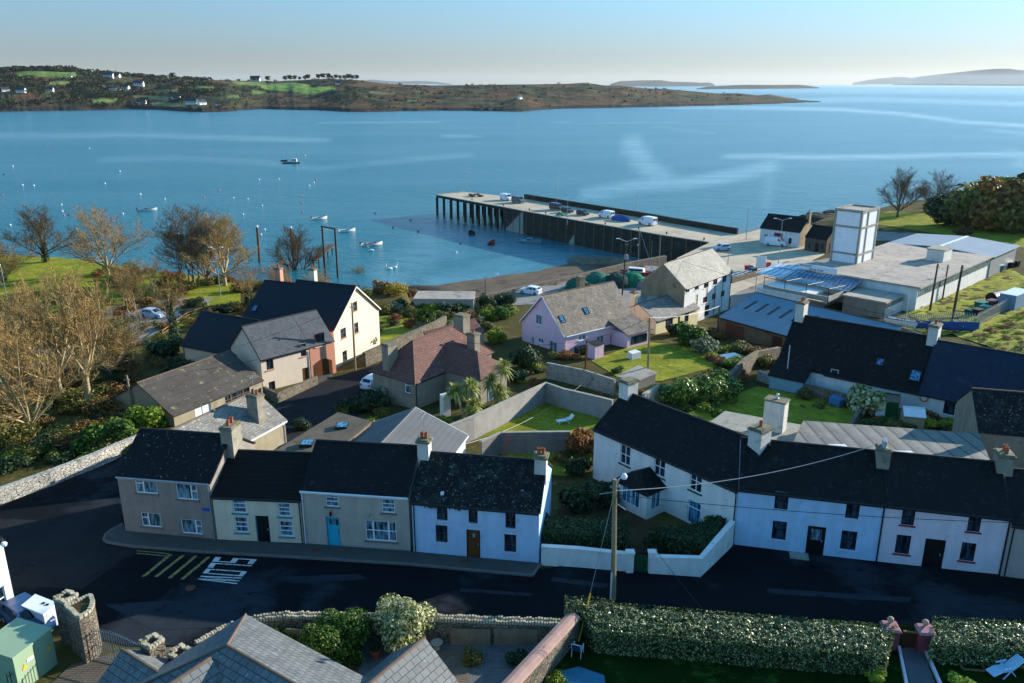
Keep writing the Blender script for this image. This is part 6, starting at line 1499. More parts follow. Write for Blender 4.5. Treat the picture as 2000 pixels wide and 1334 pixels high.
bush(0, 0, 2.1, L_green, 'feathery bright green shrub over the near yard wall', 1.2, P=at(662, 1255, 12.4), n=9000, size=.042, seed=2); bush(0, 0, 1.9, L_variegated, 'variegated cream and green shrub over the near yard wall', 1.5, P=at(790, 1245, 12.4), n=6000, size=.05, seed=3)
bush(0, 0, .9, L_green, 'small climber against the left end of the near yard wall', 1.3, P=at(555, 1245, 12.2)); bush(0, 0, .8, L_olive, 'wispy potted shrub in the near yard', .9, P=at(922, 1285, 12)); bush(0, 0, .8, L_dark, 'low dark shrub at the foot of the yard panels', .8, P=at(1008, 1285, 12))
bush(0, 0, .9, L_lime, 'small bright bush beside the garden path at the bottom edge', .7, P=at(1880, 1340, 12)); bush(0, 0, .6, L_lime, 'tiny yellow-green bush left of the garden path', .9, P=at(1710, 1325, 12)); bush(0, 0, .7, L_lime, 'bright clump at the foot of the pink coped wall', .7, P=at(1085, 1325, 12))
# ------------------------------------------------------------------ pots and garden furniture
for (x, y, lab) in ((587, 1268, 'terracotta pot with a small shrub below the feathery bush'), (733, 1278, 'terracotta pot beside the variegated shrub')):
    p = at(x, y, 11.85); m = MB(); m.lathe([(.2, 0), (.3, .42), (.34, .44), (.34, .54), (.29, .54), (.27, .46), (.02, .45)], 14); o = m.build('plant_pot', m_pot, loc=(p.x, p.y, G(p.x, p.y) + .06)); tag(o, lab, 'plant pot', 'terracotta pots in the near yard')
    m = MB(); leaves(m, 250, [(0, 0, .75, .35)], .06, 4); m.build('plant', L_dark, o, uv=False)
p = at(853, 1262, 11.9); m = MB(); m.lathe([(.18, 0), (.2, .3), (.34, .5), (.38, .52), (.33, .53), (.02, .45)], 14); tag(m.build('stone_planter', m_concrete, loc=(p.x, p.y, G(p.x, p.y) + .06)), 'round stone bowl planter on the boards of the near yard', 'planter')
def garden_chair(loc, rz, label):
    r = empty('garden_chair', loc, rz, label, 'chair'); f = MB()
    for x in (-.28, .28):
        f.tube([(x, -.3, 0), (x, -.28, .66), (x, .26, .68)], .022, 5); f.tube([(x, .34, 0), (x, .27, .44), (x, .42, .98)], .022, 5); f.tube([(x, -.29, .43), (x, .27, .42)], .02, 5)
    f.tube([(-.28, -.29, .43), (.28, -.29, .43)], .02, 5); f.tube([(-.28, .42, .98), (.28, .42, .98)], .02, 5); f.build('frame', m_white_metal, r)
    s = MB(); s.box((-.26, -.28, .425), (.26, .27, .445)); s.build('seat', M('chair_mesh', '#24405c', .7, .1, 3), r); b = MB(); b.hexa([(-.26, .28, .5), (.26, .28, .5), (.26, .3, .5), (-.26, .3, .5)], [(-.26, .41, .95), (.26, .41, .95), (.26, .43, .95), (-.26, .43, .95)]); b.build('backrest', M('chair_mesh_back', '#24405c', .7, .1, 3), r)
p = gp(1128, 1280); garden_chair((p.x, p.y, p.z + .06), R(160), 'white framed garden chair with dark seat standing on the shaded lawn')
p = gp(1962, 1318); sr = empty('sun_lounger', (p.x, p.y, p.z + .05), R(15), 'pale blue plastic reclining lounger on the shaded lawn', 'lounger'); m_lng = M('lounger_plastic', '#a9cfe6', .45, .04, 2)
for nm, (x0, z0, x1, z1) in (('footrest', (-1.05, .3, -.5, .46)), ('seat', (-.48, .46, .12, .4)), ('backrest', (.14, .4, .95, .95))):
    m = MB()
    for k in range(6): y = -.28 + k * .112; m.beam((x0, y, z0), (x1, y, z1), .085, .03)
    m.beam((x0, -.3, z0 - .02), (x0, .3, z0 - .02), .05, .04); m.beam((x1, -.3, z1 - .02), (x1, .3, z1 - .02), .05, .04); m.build(nm, m_lng, sr)
for y in (-.34, .34):
    m = MB(); m.beam((-.45, y, 0), (.2, y, .62), .05, .05); m.beam((.42, y, 0), (-.12, y, .62), .05, .05); m.build('leg', m_lng, sr); m = MB(); m.beam((-.42, y, .64), (.3, y, .66), .09, .035); m.build('armrest', m_lng, sr)
p = gp(1902, 1312); m = MB(); m.beam((-.6, 0, .04), (.6, 0, .04), .1, .08); m.beam((-.6, 0, .04), (-.62, .95, .06), .1, .08); m.beam((.6, 0, .04), (.64, .95, .06), .1, .08); tag(m.build('timber_frame', m_wood_old, loc=(p.x, p.y, p.z + .08), rz=R(-8)), 'three sided timber frame lying on the shaded lawn', 'frame')
drape('pond_cover', [(1078,1318),(1130,1305),(1180,1322),(1190,1400),(1080,1400)], .12, M('blue_sheet', '#2e6f8a', .5, .2, .8), step=1, kind=None, label='blue sheet spread on the lawn beside the pink coped wall', cat='sheet')
p = gp(1424, 705); m = MB(); m.box((-2.2, -1.6, -.2), (2.2, 1.6, .3)); m.box((-2.3, -1.7, .302), (2.3, 1.7, .37)); tag(m.build('pool_cover', M('pale_blue_cover', '#5f86a0', .5, .1, .6), loc=(p.x, p.y, p.z), rz=R(30)), 'pale blue pool cover at the end of the pink house lawn', 'pool')
p = gp(1100, 828); m = MB()
for k in range(5): m.box((-.7 + k * .28, -.32, .36 + (.1 if k == 4 else 0)), (-.45 + k * .28, .32, .4 + (.1 if k == 4 else 0)))
for x in (-.55, .5): m.box((x, -.3, 0), (x + .06, -.24, .36)); m.box((x, .24, 0), (x + .06, .3, .36))
m.beam((.7, 0, .42), (1.1, 0, .85), .6, .05); tag(m.build('sun_lounger', m_uPVC, loc=(p.x, p.y, p.z + .05), rz=R(20)), 'white sun lounger on the small walled lawn', 'lounger')
for (x, y, lab) in ((1738, 1236, 'pink gate pillar with ball finial at the end of the long glossy hedge'), (1806, 1243, 'pink gate pillar with sloping cap beside the garden path')):
    p = at(x, y, 12.8); z0 = G(p.x, p.y); m = MB(); m.box((-.42, -.42, -.2), (.42, .42, 1.35)); o = m.build('gate_pillar', M('pink_pillar', '#8a434d', .85, .12, 1.2), loc=(p.x, p.y, z0), rz=R(-6)); tag(o, lab, 'pillar', 'pink garden gate pillars')
    m = MB(); m.hexa([(-.5, -.5, 1.352), (.5, -.5, 1.352), (.5, .5, 1.352), (-.5, .5, 1.352)], [(-.4, -.4, 1.48), (.4, -.4, 1.48), (.4, .4, 1.55), (-.4, .4, 1.55)]); m.build('cap', M('pink_cap', '#a07478', .85, .1, 1.2), o)
    m = MB(); m.lathe([(.05, 0), (.08, .06), (.17, .14), (.2, .25), (.17, .36), (.08, .43), (.01, .45)], 12, (0, .2, 1.52)); m.build('ball_finial', M('finial', '#a58b72', .9, .1, 2), o, smooth=True)
a, b = at(1760, 1258, 12.1), at(1790, 1262, 12.1); gt = empty('garden_gate', (a.x, a.y, G(a.x, a.y)), math.atan2(b.y - a.y, b.x - a.x), 'dark brown slatted garden gate between the pink pillars', 'gate'); L = (b - a).length; m = MB()
for k in range(7): m.box((L * k / 7 + .01, -.02, .08), (L * (k + 1) / 7 - .02, .02, 1.15))
m.build('slats', m_brownf, gt); m = MB(); m.box((0, -.06, 1.152), (L, .06, 1.22)); m.build('top_rail', m_wood_old, gt)
p = gp(1163, 698); m = MB(); m.box((-.8, -.7, -.2), (.8, .7, 1.9)); o = m.build('garden_store', m_pink, loc=p, rz=R(38)); tag(o, 'small pink store with a dark lean roof in front of the pink house', 'store'); m = MB(); m.hexa([(-.9, -.8, 1.902), (.9, -.8, 1.902), (.9, .8, 2.1), (-.9, .8, 2.1)], [(-.9, -.8, 1.96), (.9, -.8, 1.96), (.9, .8, 2.16), (-.9, .8, 2.16)]); m.build('roof', m_slate_black, o)
for k in range(3):
    p = gp(1128 + k * 8, 693 - k * 2); m = MB(); m.hexa([(-.26, -.3, 0), (.26, -.3, 0), (.26, .3, 0), (-.26, .3, 0)], [(-.3, -.36, .95), (.3, -.36, .95), (.3, .36, .95), (-.3, .36, .95)]); o = m.build('wheelie_bin', M('bin_dk' + str(k), '#1c2423', .5, .15, 2), loc=p, rz=R(38)); tag(o, 'dark wheelie bin in the row beside the pink store', 'bin', 'row of wheelie bins at the pink house'); m = MB(); m.hexa([(-.32, -.38, .952), (.32, -.38, .952), (.32, .38, .952), (-.32, .38, .952)], [(-.3, -.36, 1.0), (.3, -.36, 1.0), (.3, .36, 1.08), (-.3, .36, 1.08)]); m.build('lid', m_black, o)
for (x, y, w_, d_, h_, c, l) in ((1238,700,1.6,1.0,.9,'#d3d3d0','white garden bench box beside the pink house front wing'),(1225,770,1.5,1.0,1.6,'#6f7a5a','small green gated frame beside the angled house chimney'),(870,812,.9,.8,2.2,'#c9c9c4','white doored entrance box against the hipped house'),(1640,790,2.4,1.4,.9,'#3c6f96','blue covered garden furniture in the dark cottage yard')):
    p = gp(x, y); m = MB(); m.hexa([(-w_/2, -d_/2, 0), (w_/2, -d_/2, 0), (w_/2, d_/2, 0), (-w_/2, d_/2, 0)], [(-w_/2, -d_/2, h_), (w_/2, -d_/2, h_), (w_/2 * .9, d_/2, h_ * 1.12), (-w_/2 * .9, d_/2, h_ * 1.12)]); tag(m.build('garden_box', M('gbox' + str(x), c, .6, .15, 2), loc=p, rz=R(35)), l, 'garden box')
# washing line clothes, small garden things
p = gp(1560, 757); a = gp(1528, 760)
m = MB(); m.tube([(0, 0, 0), (0, 0, 5.2)], .05, 6); tag(m.build('flagpole', m_uPVC, loc=gp(1534, 757)), 'thin white pole in the yard of the dark cottage', 'pole')
for k, (x, c_, l) in enumerate(((1560, '#9dc3dc', 'pale blue sheet hanging on the washing line'), (1583, '#c3cfd6', 'white towel hanging on the washing line'))):
    p = gp(x, 762); m = MB(); w = .9
    for i in range(8):
        u0, u1 = -w + 2 * w * i / 8, -w + 2 * w * (i + 1) / 8; f = lambda u: .1 * math.sin(u * 7 + k)
        m.hexa([(u0, f(u0), .5), (u1, f(u1), .5), (u1, f(u1) + .03, .5), (u0, f(u0) + .03, .5)], [(u0, f(u0) * .3, 1.5), (u1, f(u1) * .3, 1.5), (u1, f(u1) * .3 + .03, 1.5), (u0, f(u0) * .3 + .03, 1.5)])
    tag(m.build('laundry', M('cloth' + str(k), c_, .9, .08, 2), loc=(p.x, p.y, p.z + .35), rz=R(-38)), l, 'laundry', 'washing on the line of the dark cottage')
# ------------------------------------------------------------------ vehicles
m_tyre = M('tyre', '#17181a', .8, .1, 3); m_carglass = glassmat('car_glass', '#10161c', .05); m_lampw = M('headlamp', '#c8ccd0', .2, .05, 3); m_lampr = M('tail_lamp', '#8f1c1c', .3, .05, 3)
def paint(n, c): 
    m = M(n, c, .28, .05, 1.5, spec=.6); return m
CAR = dict(hatch=([(-2.05,.72,.28,.78,.8),(-1.98,.82,.2,.86,1.0),(-1.55,.86,.18,.9,1.42),(-.6,.87,.18,.9,1.5),(.35,.87,.18,.9,1.46),(1.05,.87,.18,.92,.98),(1.75,.84,.18,.82,.86),(2.05,.7,.25,.62,.66)], (-1.35, 1.3), .31, (-1.5, .55)),
           van=([(-2.5,.88,.3,1.1,1.95),(-2.45,.92,.24,1.15,2.05),(-1.2,.95,.22,1.15,2.1),(.6,.95,.22,1.15,2.08),(1.05,.95,.22,1.15,2.0),(1.75,.94,.22,1.12,1.22),(2.3,.9,.22,.95,1.02),(2.5,.78,.3,.75,.8)], (-1.55, 1.65), .34, (.55, 1.45)))
def vehicle(kind, name, px, py, rz, m, label, z=None, cat='car', group=None, P=None, sc=1.0):
    st, ax, wr, gl = CAR[kind]; p = P or (Vector((*XY(px, py, z), z)) if z is not None else gp(px, py)); zz = p.z + .05
    r = empty(name, (p.x, p.y, zz), rz, label, cat, group); r.scale = (sc,) * 3
    mb = MB(); tb = .8 if kind == 'hatch' else .92
    rings = [[(x, -w, zb), (x, w, zb), (x, w, ze), (x, w * (tb if zt - ze > .15 else .96), zt), (x, -w * (tb if zt - ze > .15 else .96), zt), (x, -w, ze)] for x, w, zb, ze, zt in st]
    mb.loft(rings); b = mb.build('body', m, r)
    g = MB()
    def side(x, f, s):
        for (a, b_) in zip(st[:-1], st[1:]):
            if a[0] <= x <= b_[0]:
                t = (x - a[0]) / (b_[0] - a[0]); w, ze, zt = [a[i] + (b_[i] - a[i]) * t for i in (1, 3, 4)]; return Vector((x, s * (w + (w * tb - w) * f + .012), ze + (zt - ze) * f))
    n = 3 if kind == 'hatch' else 1
    for s in (-1, 1):
        for k in range(n):
            x0 = gl[0] + (gl[1] - gl[0]) * k / n + .04; x1 = gl[0] + (gl[1] - gl[0]) * (k + 1) / n - .04
            g.poly([side(x0, .12, s), side(x1, .12, s), side(x1, .85, s), side(x0, .85, s)][::s])
    # windscreen and rear window
    a, b_ = (st[4], st[5])
    def cross(i, j, f0, f1, d):
        A, B = st[i], st[j]; q = []
        for f, sg in ((f0, -1), (f0, 1), (f1, 1), (f1, -1)):
            x = A[0] + (B[0] - A[0]) * f; zt = A[4] + (B[4] - A[4]) * f; q.append(Vector((x + d, sg * .86 * tb * A[1], zt + .012)))
        g.poly(q)
    cross(4, 5, .08, .92, .012)
    if kind == 'hatch': cross(2, 1, .1, .8, -.012)
    else:
        for sg in (-1, 1): g.poly([Vector((-2.515, sg * .08, 1.25)), Vector((-2.515, sg * .72, 1.25)), Vector((-2.515, sg * .66, 1.75)), Vector((-2.515, sg * .08, 1.75))])
    g.build('windows', m_carglass, r, uv=False)
    for x in ax:
        for s in (-1, 1):
            w = MB(); w.tube([(x, s * (st[3][1] - .2), wr), (x, s * (st[3][1] + .015), wr)], wr, 14); o = w.build('wheel', m_tyre, r); w = MB(); w.tube([(x, s * (st[3][1] + .012), wr), (x, s * (st[3][1] + .03), wr)], wr * .6, 10); w.build('rim', m_galv, o)
    for s in (-1, 1):
        e = st[-2]; w = MB(); w.box((e[0] + .02, s * e[1] * .72 - .14, e[3] - .18), (e[0] + .16, s * e[1] * .72 + .14, e[3] - .02)); w.build('headlight', m_lampw, r)
        e = st[0]; w = MB(); w.box((e[0] - .03, s * e[1] * .85 - .09, e[3] - .12), (e[0] + .06, s * e[1] * .85 + .09, e[3] + .12)); w.build('tail_light', m_lampr, r)
    return r
pd = math.atan2(XY(1300,461,7)[1] - XY(922,394,7)[1], XY(1300,461,7)[0] - XY(922,394,7)[0])   # along the pier towards the land
W_ = paint('paint_white', '#d9dde0'); S_ = paint('paint_silver', '#a9b4bf'); K_ = paint('paint_black', '#1d2126'); B_ = paint('paint_blue', '#27436b'); N_ = paint('paint_navy', '#1d2b3a'); G_ = paint('paint_grey', '#4d5a64')
GP = 'vehicles parked along the pier'
vehicle('van', 'parked_van', 989, 391, pd, W_, 'white van furthest out on the pier', 7.02, 'van', GP)
vehicle('van', 'parked_van', 1012, 396, pd, G_, 'dark grey-green van next to the outermost white van', 7.02, 'van', GP)
vehicle('van', 'parked_van', 1087, 410, pd, N_, 'dark van in the middle of the pier beside a dark car', 7.02, 'van', GP)
vehicle('hatch', 'parked_car', 1108, 415, pd, K_, 'dark car parked beside the dark van on the pier', 7.02, 'car', GP)
vehicle('hatch', 'parked_car', 1138, 420, pd, K_, 'black car standing alone in the middle of the pier', 7.02, 'car', GP)
vehicle('van', 'parked_van', 1184, 425, pd + math.pi, W_, 'white van beside the blue covered boat on the pier', 7.02, 'van', GP)
vehicle('van', 'parked_van', 1264, 439, pd + math.pi, W_, 'white high van nearest the land end of the pier', 7.02, 'van', GP, sc=1.1)
vehicle('hatch', 'parked_car', 1409, 489, R(195), S_, 'silver blue car on the quay behind the warehouse roof', 7.02)
vehicle('van', 'parked_van', 1514, 480, R(-25), W_, 'white van with open door in front of the quay store', 7.02, 'van')
vehicle('hatch', 'parked_car', 1036, 574, R(150), W_, 'white estate car parked behind the beach wall', None)
vehicle('hatch', 'parked_car', 300, 620, R(-20), S_, 'silver car half hidden behind the bare trees', None)
vehicle('hatch', 'parked_car', 735, 755, R(60), W_, 'white car parked in the lane behind the hipped house', None)
vehicle('hatch', 'parked_car', 58, 1222, R(-35), B_, 'blue car tucked behind the green electricity cabinet', None)
# covered boat on the pier, pallets and gear
p = XY(1213, 431, 7); m = MB()
rings = []
for k in range(9):
    t = k / 8; x = -3.2 + 6.4 * t; w = 1.15 * math.sin(math.pi * min(1, .18 + t * .75)) ** .7; hh = 1.0 + .5 * math.sin(math.pi * t); rings.append([(x, -w, .1), (x, -w * .95, .75), (x, 0, hh), (x, w * .95, .75), (x, w, .1)])
m.loft(rings); o = m.build('covered_boat', M('blue_tarp', '#24508f', .5, .15, 1.2), loc=(p[0], p[1], 7.02), rz=pd); tag(o, 'boat under a blue tarpaulin on the pier between the white vans', 'boat')
m = MB(); m.box((-3.0, -.12, .0), (3.4, .12, .1)); m.build('trailer', m_galv, o)
for (x, y, c, l) in ((921,384,'#5d4a34','stack of brown fish boxes and gear at the outer end of the pier'),(1095,421,'#2f8f7a','heap of green netting on the pier edge'),(935,384,'#6a4a3a','brown crate beside the lamp at the outer end of the pier')):
    p = XY(x, y, 7); m = MB(); q = random.Random(x)
    for k in range(9): 
        a, b, zc = q.uniform(-1.2, 1.2), q.uniform(-.8, .8), q.uniform(0, 1.0); s = q.uniform(.3, .6); m.box((a - s, b - s * .7, zc * .6), (a + s, b + s * .7, zc * .6 + .35))
    tag(m.build('fishing_gear', M('gear' + str(x), c, .8, .3, 3), loc=(p[0], p[1], 7.02), rz=pd), l, 'fishing gear')
# ------------------------------------------------------------------ boats
def boat(px, py, L, rz, hull, inner, label, motor=False, cabin=None, load=None, z=0.0, beam=.36, name='open_boat', P=None, mast=0, group=None, keel=.35):
    p = P or Vector((*XY(px, py, z), z)); r = empty(name, (p.x, p.y, p.z), rz, label, 'boat', group); mb = MB(); ib = MB(); rings = []; N = 12
    for k in range(N + 1):
        t = k / N; x = -L / 2 + L * t; w = L * beam / 2 * (1 - max(0, (t - .45) / .55) ** 2.2) * (.86 + .14 * min(1, t / .3)); w = max(w, .03); sh = .62 + .42 * t ** 2.2; kz = -keel + .0 + (.45 if t > .93 else 0) * (t - .93) / .07
        wi = max(.015, w - .09)
        rings.append([(x, -w, sh), (x, -w * .88, .1), (x, -w * .45, kz * .7), (x, 0, kz), (x, w * .45, kz * .7), (x, w * .88, .1), (x, w, sh), (x, wi, sh), (x, wi * .8, .12), (x, 0, .05), (x, -wi * .8, .12), (x, -wi, sh)])
    mb.loft(rings); mb.build('hull', hull, r)
    g = MB()
    for s in (0, 6): g.tube([tuple(Vector(q[s])) for q in rings], .045, 5)
    g.build('gunwale', inner, r)
    for t in (.28, .55, .75):
        k = int(t * N); w = rings[k][6][1] - .06; m = MB(); m.box((rings[k][0][0] - .12, -w, .42), (rings[k][0][0] + .12, w, .47)); m.build('thwart', inner, r)
    if motor:
        m = MB(); m.box((-L / 2 - .35, -.16, .6), (-L / 2 + .08, .16, 1.1)); m.box((-L / 2 - .22, -.06, -.3), (-L / 2 - .1, .06, .6)); m.build('outboard_motor', motor, r)
    if cabin:
        x0, x1, hh, mm = cabin; m = MB(); w = L * beam * .34; m.hexa([(x0, -w, .4), (x1, -w * .8, .4), (x1, w * .8, .4), (x0, w, .4)], [(x0 + .05, -w * .85, hh), (x1 - .35, -w * .66, hh), (x1 - .35, w * .66, hh), (x0 + .05, w * .85, hh)]); o = m.build('wheelhouse', mm, r)
        m = MB(); m.box((x0 + .2, -w * .93, hh * .66), (x1 - .5, w * .93, hh * .88)); m.build('window', m_carglass, o)
    if load:
        q = random.Random(px)
        m = MB()
        for k in range(7): a, b = q.uniform(-L * .33, L * .2), q.uniform(-.4, .4); s = q.uniform(.15, .32); m.box((a - s, b - s, .3), (a + s, b + s, .55 + q.uniform(0, .35)))
        m.build('gear', load, r)
    if mast:
        m = MB(); m.tube([(.2, 0, .5), (.2, 0, mast)], .045, 6); m.build('mast', m_galv, r)
    return r
hW = M('hull_white', '#d8d8d3', .4, .06, 1.5); hR = M('hull_red', '#a3251f', .4, .1, 1.5); hG = M('hull_greygreen', '#6f8f94', .45, .1, 1.5); hK = M('hull_black', '#202226', .6, .15, 1.5); hBr = M('hull_brown', '#5a3f2c', .5, .15, 1.5); hB = M('hull_blue', '#24508f', .4, .08, 1.5)
iD = M('boat_inside', '#4b4f52', .7, .2, 2); gR = M('gear_red', '#9a3b30', .7, .3, 4); gD = M('gear_dark', '#2f3133', .8, .3, 4)
boat(288, 411, 6.6, R(20), hW, iD, 'white open boat with outboard between the bare trees', M('motor_w', '#2a2c30', .4), load=gD); boat(624, 428, 5.4, R(32), hW, iD, 'white open boat furthest out beyond the hoist frame', gD); boat(678, 452, 5.4, R(32), hW, iD, 'white open boat with white outboard behind the hoist frame', hW)
boat(726, 479, 6.4, R(28), hW, iD, 'white open boat loaded with red gear nearest the shore', gD, load=gR)
boat(569, 319, 9.5, R(5), hBr, hW, 'brown and white fishing boat moored far out in the bay', cabin=(.4, 3.4, 2.6, hW), load=gD, mast=3.0); boat(555, 315, 4.0, R(0), hBr, iD, 'small brown dinghy behind the far fishing boat', mast=5.5)
boat(921, 458, 4.4, R(100), hK, gD, 'black inflatable boat seen from behind in the harbour', gD, beam=.48); boat(961, 477, 4.6, R(75), hR, gR, 'red open boat in the middle of the harbour', gD, load=gR); boat(1036, 474, 6.6, R(-20), hG, hG, 'grey-green decked boat near the pier', cabin=(-1.2, .9, 1.3, hG), load=hW)
boat(1108, 462, 4.6, R(-15), hB, hW, 'blue and white boat at the outer end of the pontoon', gD); boat(1172, 471, 4.6, R(-10), hW, hB, 'white boat with blue inside at the inner end of the pontoon', gD, load=gR); boat(340, 463, 5.5, R(15), hK, hW, 'dark boat with white foredeck half hidden by the bare trees', cabin=(0, 1.8, 1.2, hW)); boat(1175, 481, 3.4, R(10), hW, iD, 'small pale dinghy lying off the pontoon')
a, b = at(1096, 457, .4), at(1182, 472, .4); m = MB(); m.beam((a.x, a.y, .35), (b.x, b.y, .35), 2.0, .5); tag(m.build('pontoon', m_wood_old), 'floating timber pontoon alongside the pier', 'pontoon')
for k in range(1):
    rb = boat(0, 0, 7.0, R(-22), hR, hW, 'red hulled sailing boat laid up ashore behind the net heaps', P=Vector((*XY(1243, 537, 8.2), 8.2)), cabin=(-1.6, 1.7, 1.45, hW), mast=9.0, name='sailing_boat', keel=.8)
    m = MB(); m.tube([(.2, 0, 9.0), (3.3, 0, 1.0)], .05, 4); m.tube([(.2, 0, 9.0), (-3.2, 0, .7)], .012, 3); m.tube([(.05, -.9, 6.0), (.05, .9, 6.0)], .025, 4); m.build('rigging', m_galv, rb)
    m = MB()
    for x in (-2, 2): m.beam((x, -1.1, -1.2), (x, 0, .2), .12, .12); m.beam((x, 1.1, -1.2), (x, 0, .2), .12, .12)
    m.build('cradle', m_rust, rb)
boat(0, 0, 5.5, R(-10), hB, hW, 'blue hulled boat ashore beside the red sailing boat', P=Vector((*XY(1268, 545, 7.6), 7.6)), mast=7.5, name='sailing_boat'); boat(0, 0, 4.5, R(30), hB, hW, 'small blue boat ashore behind the warehouse gable', P=Vector((*XY(1285, 535, 7.5), 7.5)), mast=8.0, name='sailing_boat')
boat(0, 0, 8.5, R(-12), hB, iD, 'long slim blue rowing boat beside the palisade fence', P=Vector((*XY(1850, 640, 9.6), 9.6)), beam=.17); boat(0, 0, 6.0, R(-52), hW, gR, 'white topped red hulled boat behind the dark cottage chimney', P=Vector((*XY(1768, 634, 9.3), 9.3)), beam=.25)
m_buoyW = M('buoy_white', '#dcdcd6', .4, .05, 3); m_buoyR = M('buoy_red', '#c2543f', .4, .08, 3); m_buoyP = M('buoy_pink', '#c06a7a', .4, .08, 3); m_buoyK = M('buoy_black', '#23262a', .4, .08, 3)
def buoymesh(m):
    mb = MB(); mb.lathe([(.08, -.3), (.3, -.2), (.42, .05), (.36, .32), (.18, .48), (.06, .52), (.06, .62), (.02, .63)], 10); return mb.mesh('mooring_buoy', m, smooth=True)
BM = {k: buoymesh(m) for k, m in dict(W=m_buoyW, R=m_buoyR, P=m_buoyP, K=m_buoyK).items()}
BL = dict(W='small round white mooring buoy floating in the bay', R='small red mooring buoy floating in the bay', P='pinkish round mooring buoy floating in the bay', K='small dark mooring buoy floating in the bay')
for k_, pts in dict(W=[(44,362),(66,363),(120,400),(122,413),(20,440),(150,448),(274,380),(322,389),(234,335),(484,389),(512,402),(596,304),(475,419),(891,494),(875,567),(510,459),(175,290),(25,325),(205,359),(545,350),(604,363),(613,357),(456,387),(240,418),(506,351),(1028,454),(517,449)],
                    R=[(5,382),(47,402),(617,352),(802,430),(94,285),(590,414),(412,306),(545,285)], P=[(398,386),(428,372),(589,396),(589,382),(125,421)], K=[(134,421),(733,417),(768,445),(817,453),(900,477),(7,341)]).items():
    for (x, y) in pts:
        p = XY(x, y, 0); o = bpy.data.objects.new('mooring_buoy', BM[k_]); COL.objects.link(o); o.location = (p[0], p[1], 0); s = .8 if y > 380 else 1.0; o.scale = (s, s, s); tag(o, BL[k_], 'buoy', dict(W='white', R='red', P='pink', K='dark')[k_] + ' mooring buoys in the bay')
# swans
mb = MB(); mb.loft([[(x, w * math.cos(a), .12 + h_ * math.sin(a)) for a in [2 * math.pi * k / 10 for k in range(10)]] for x, w, h_ in ((-.62,.03,.05),(-.45,.18,.16),(-.1,.28,.24),(.25,.22,.2),(.42,.08,.1))]); mb.tube([(.32,0,.2),(.5,0,.42),(.44,0,.72),(.5,0,.92),(.62,0,.95)], [.09,.06,.05,.06,.06], 8); mb.tube([(.62,0,.95),(.8,0,.89)], [.045,.015], 6)
SW = mb.mesh('swan', m_buoyW, smooth=True)
for (x, y, rz, l) in ((760,526,R(200),'white swan with raised neck nearest the shore bushes'),(771,523,R(20),'second white swan beside the first near the shore'),(724,490,R(180),'swan below the boat with red gear')):
    p = XY(x, y, 0); o = bpy.data.objects.new('swan', SW); COL.objects.link(o); o.location = (p[0], p[1], 0); o.rotation_euler = (0, 0, rz); o.scale = (1.4,) * 3; tag(o, l, 'swan', 'swans near the shore')
# ------------------------------------------------------------------ poles, lamps, wires
m_pole = M('wood_pole', '#8c7d62', .95, .2, 1, .01, 14, spots=[('#6b7040', .6, .56, .1)]); m_poled = M('dark_pole', '#4b3f33', .95, .25, 1, .01, 14)
def pole_top(bx, by, ty, z=None):
    p = Vector((*XY(bx, by, z), z)) if z is not None else gp(bx, by)
    q = on_plane(bx, ty, p, Vector((0, 1, 0))); return p, q.z - p.z
def lamp_post(bx, by, ty, label, arms=1, z=None, side=1, al=1.2, mat=None, group=None, az=0.0, name='street_lamp'):
    p, h = pole_top(bx, by, ty, z); r = empty(name, p, az, label, 'street lamp', group); m = MB(); m.tube([(0, 0, -.3), (0, 0, h * .45), (0, 0, h)], [.09, .075, .05], 7); m.build('post', mat or m_galv, r)
    for s in ((-1, 1) if arms == 2 else (side,)):
        m = MB()
        if arms: m.tube([(0, 0, h - .05), (s * al * .6, 0, h + .28), (s * al, 0, h + .38)], .035, 5)
        m.hexa([(s * al - .3, -.14, h + .3), (s * al + .38, -.12, h + .34), (s * al + .38, .12, h + .34), (s * al - .3, .14, h + .3)], [(s * al - .25, -.1, h + .46), (s * al + .3, -.08, h + .48), (s * al + .3, .08, h + .48), (s * al - .25, .1, h + .46)]); m.build('lamp_head', m_white_metal, r)
    return p, h
GLP = 'lamp posts along the pier'
for (x, by, ty, l) in ((917,375,331,'lamp post at the outer end of the pier beside the fish boxes'),(1087,399,348,'lamp post by the parapet next to the dark vans'),(1242,423,380,'lamp post by the parapet beside the last white van'),(1108,437,388,'lamp post on the inner edge of the pier by the steps')): lamp_post(x, by, ty, l, 0, 7.0, 1, .1, group=GLP)
lamp_post(1457, 468, 408, 'lamp post beside the quay railings left of the quay store', 0, 7.0, 1, .1); lamp_post(1520, 515, 430, 'tall lamp with two arms on the quay before the white store', 2, 7.0, al=1.6); lamp_post(1421, 522, 486, 'short dark post at the corner of the warehouse', 0, 7.0, al=.05)
lamp_post(948, 590, 540, 'dark street lamp with one arm above the car park wall', 1, None, 1, 2.0, m_poled); lamp_post(431, 580, 487, 'street lamp with two arms in the park by the bare trees', 2, None, al=1.0); lamp_post(20, 617, 522, 'street lamp at the left edge beside the park path', 1, None, -1, .4)
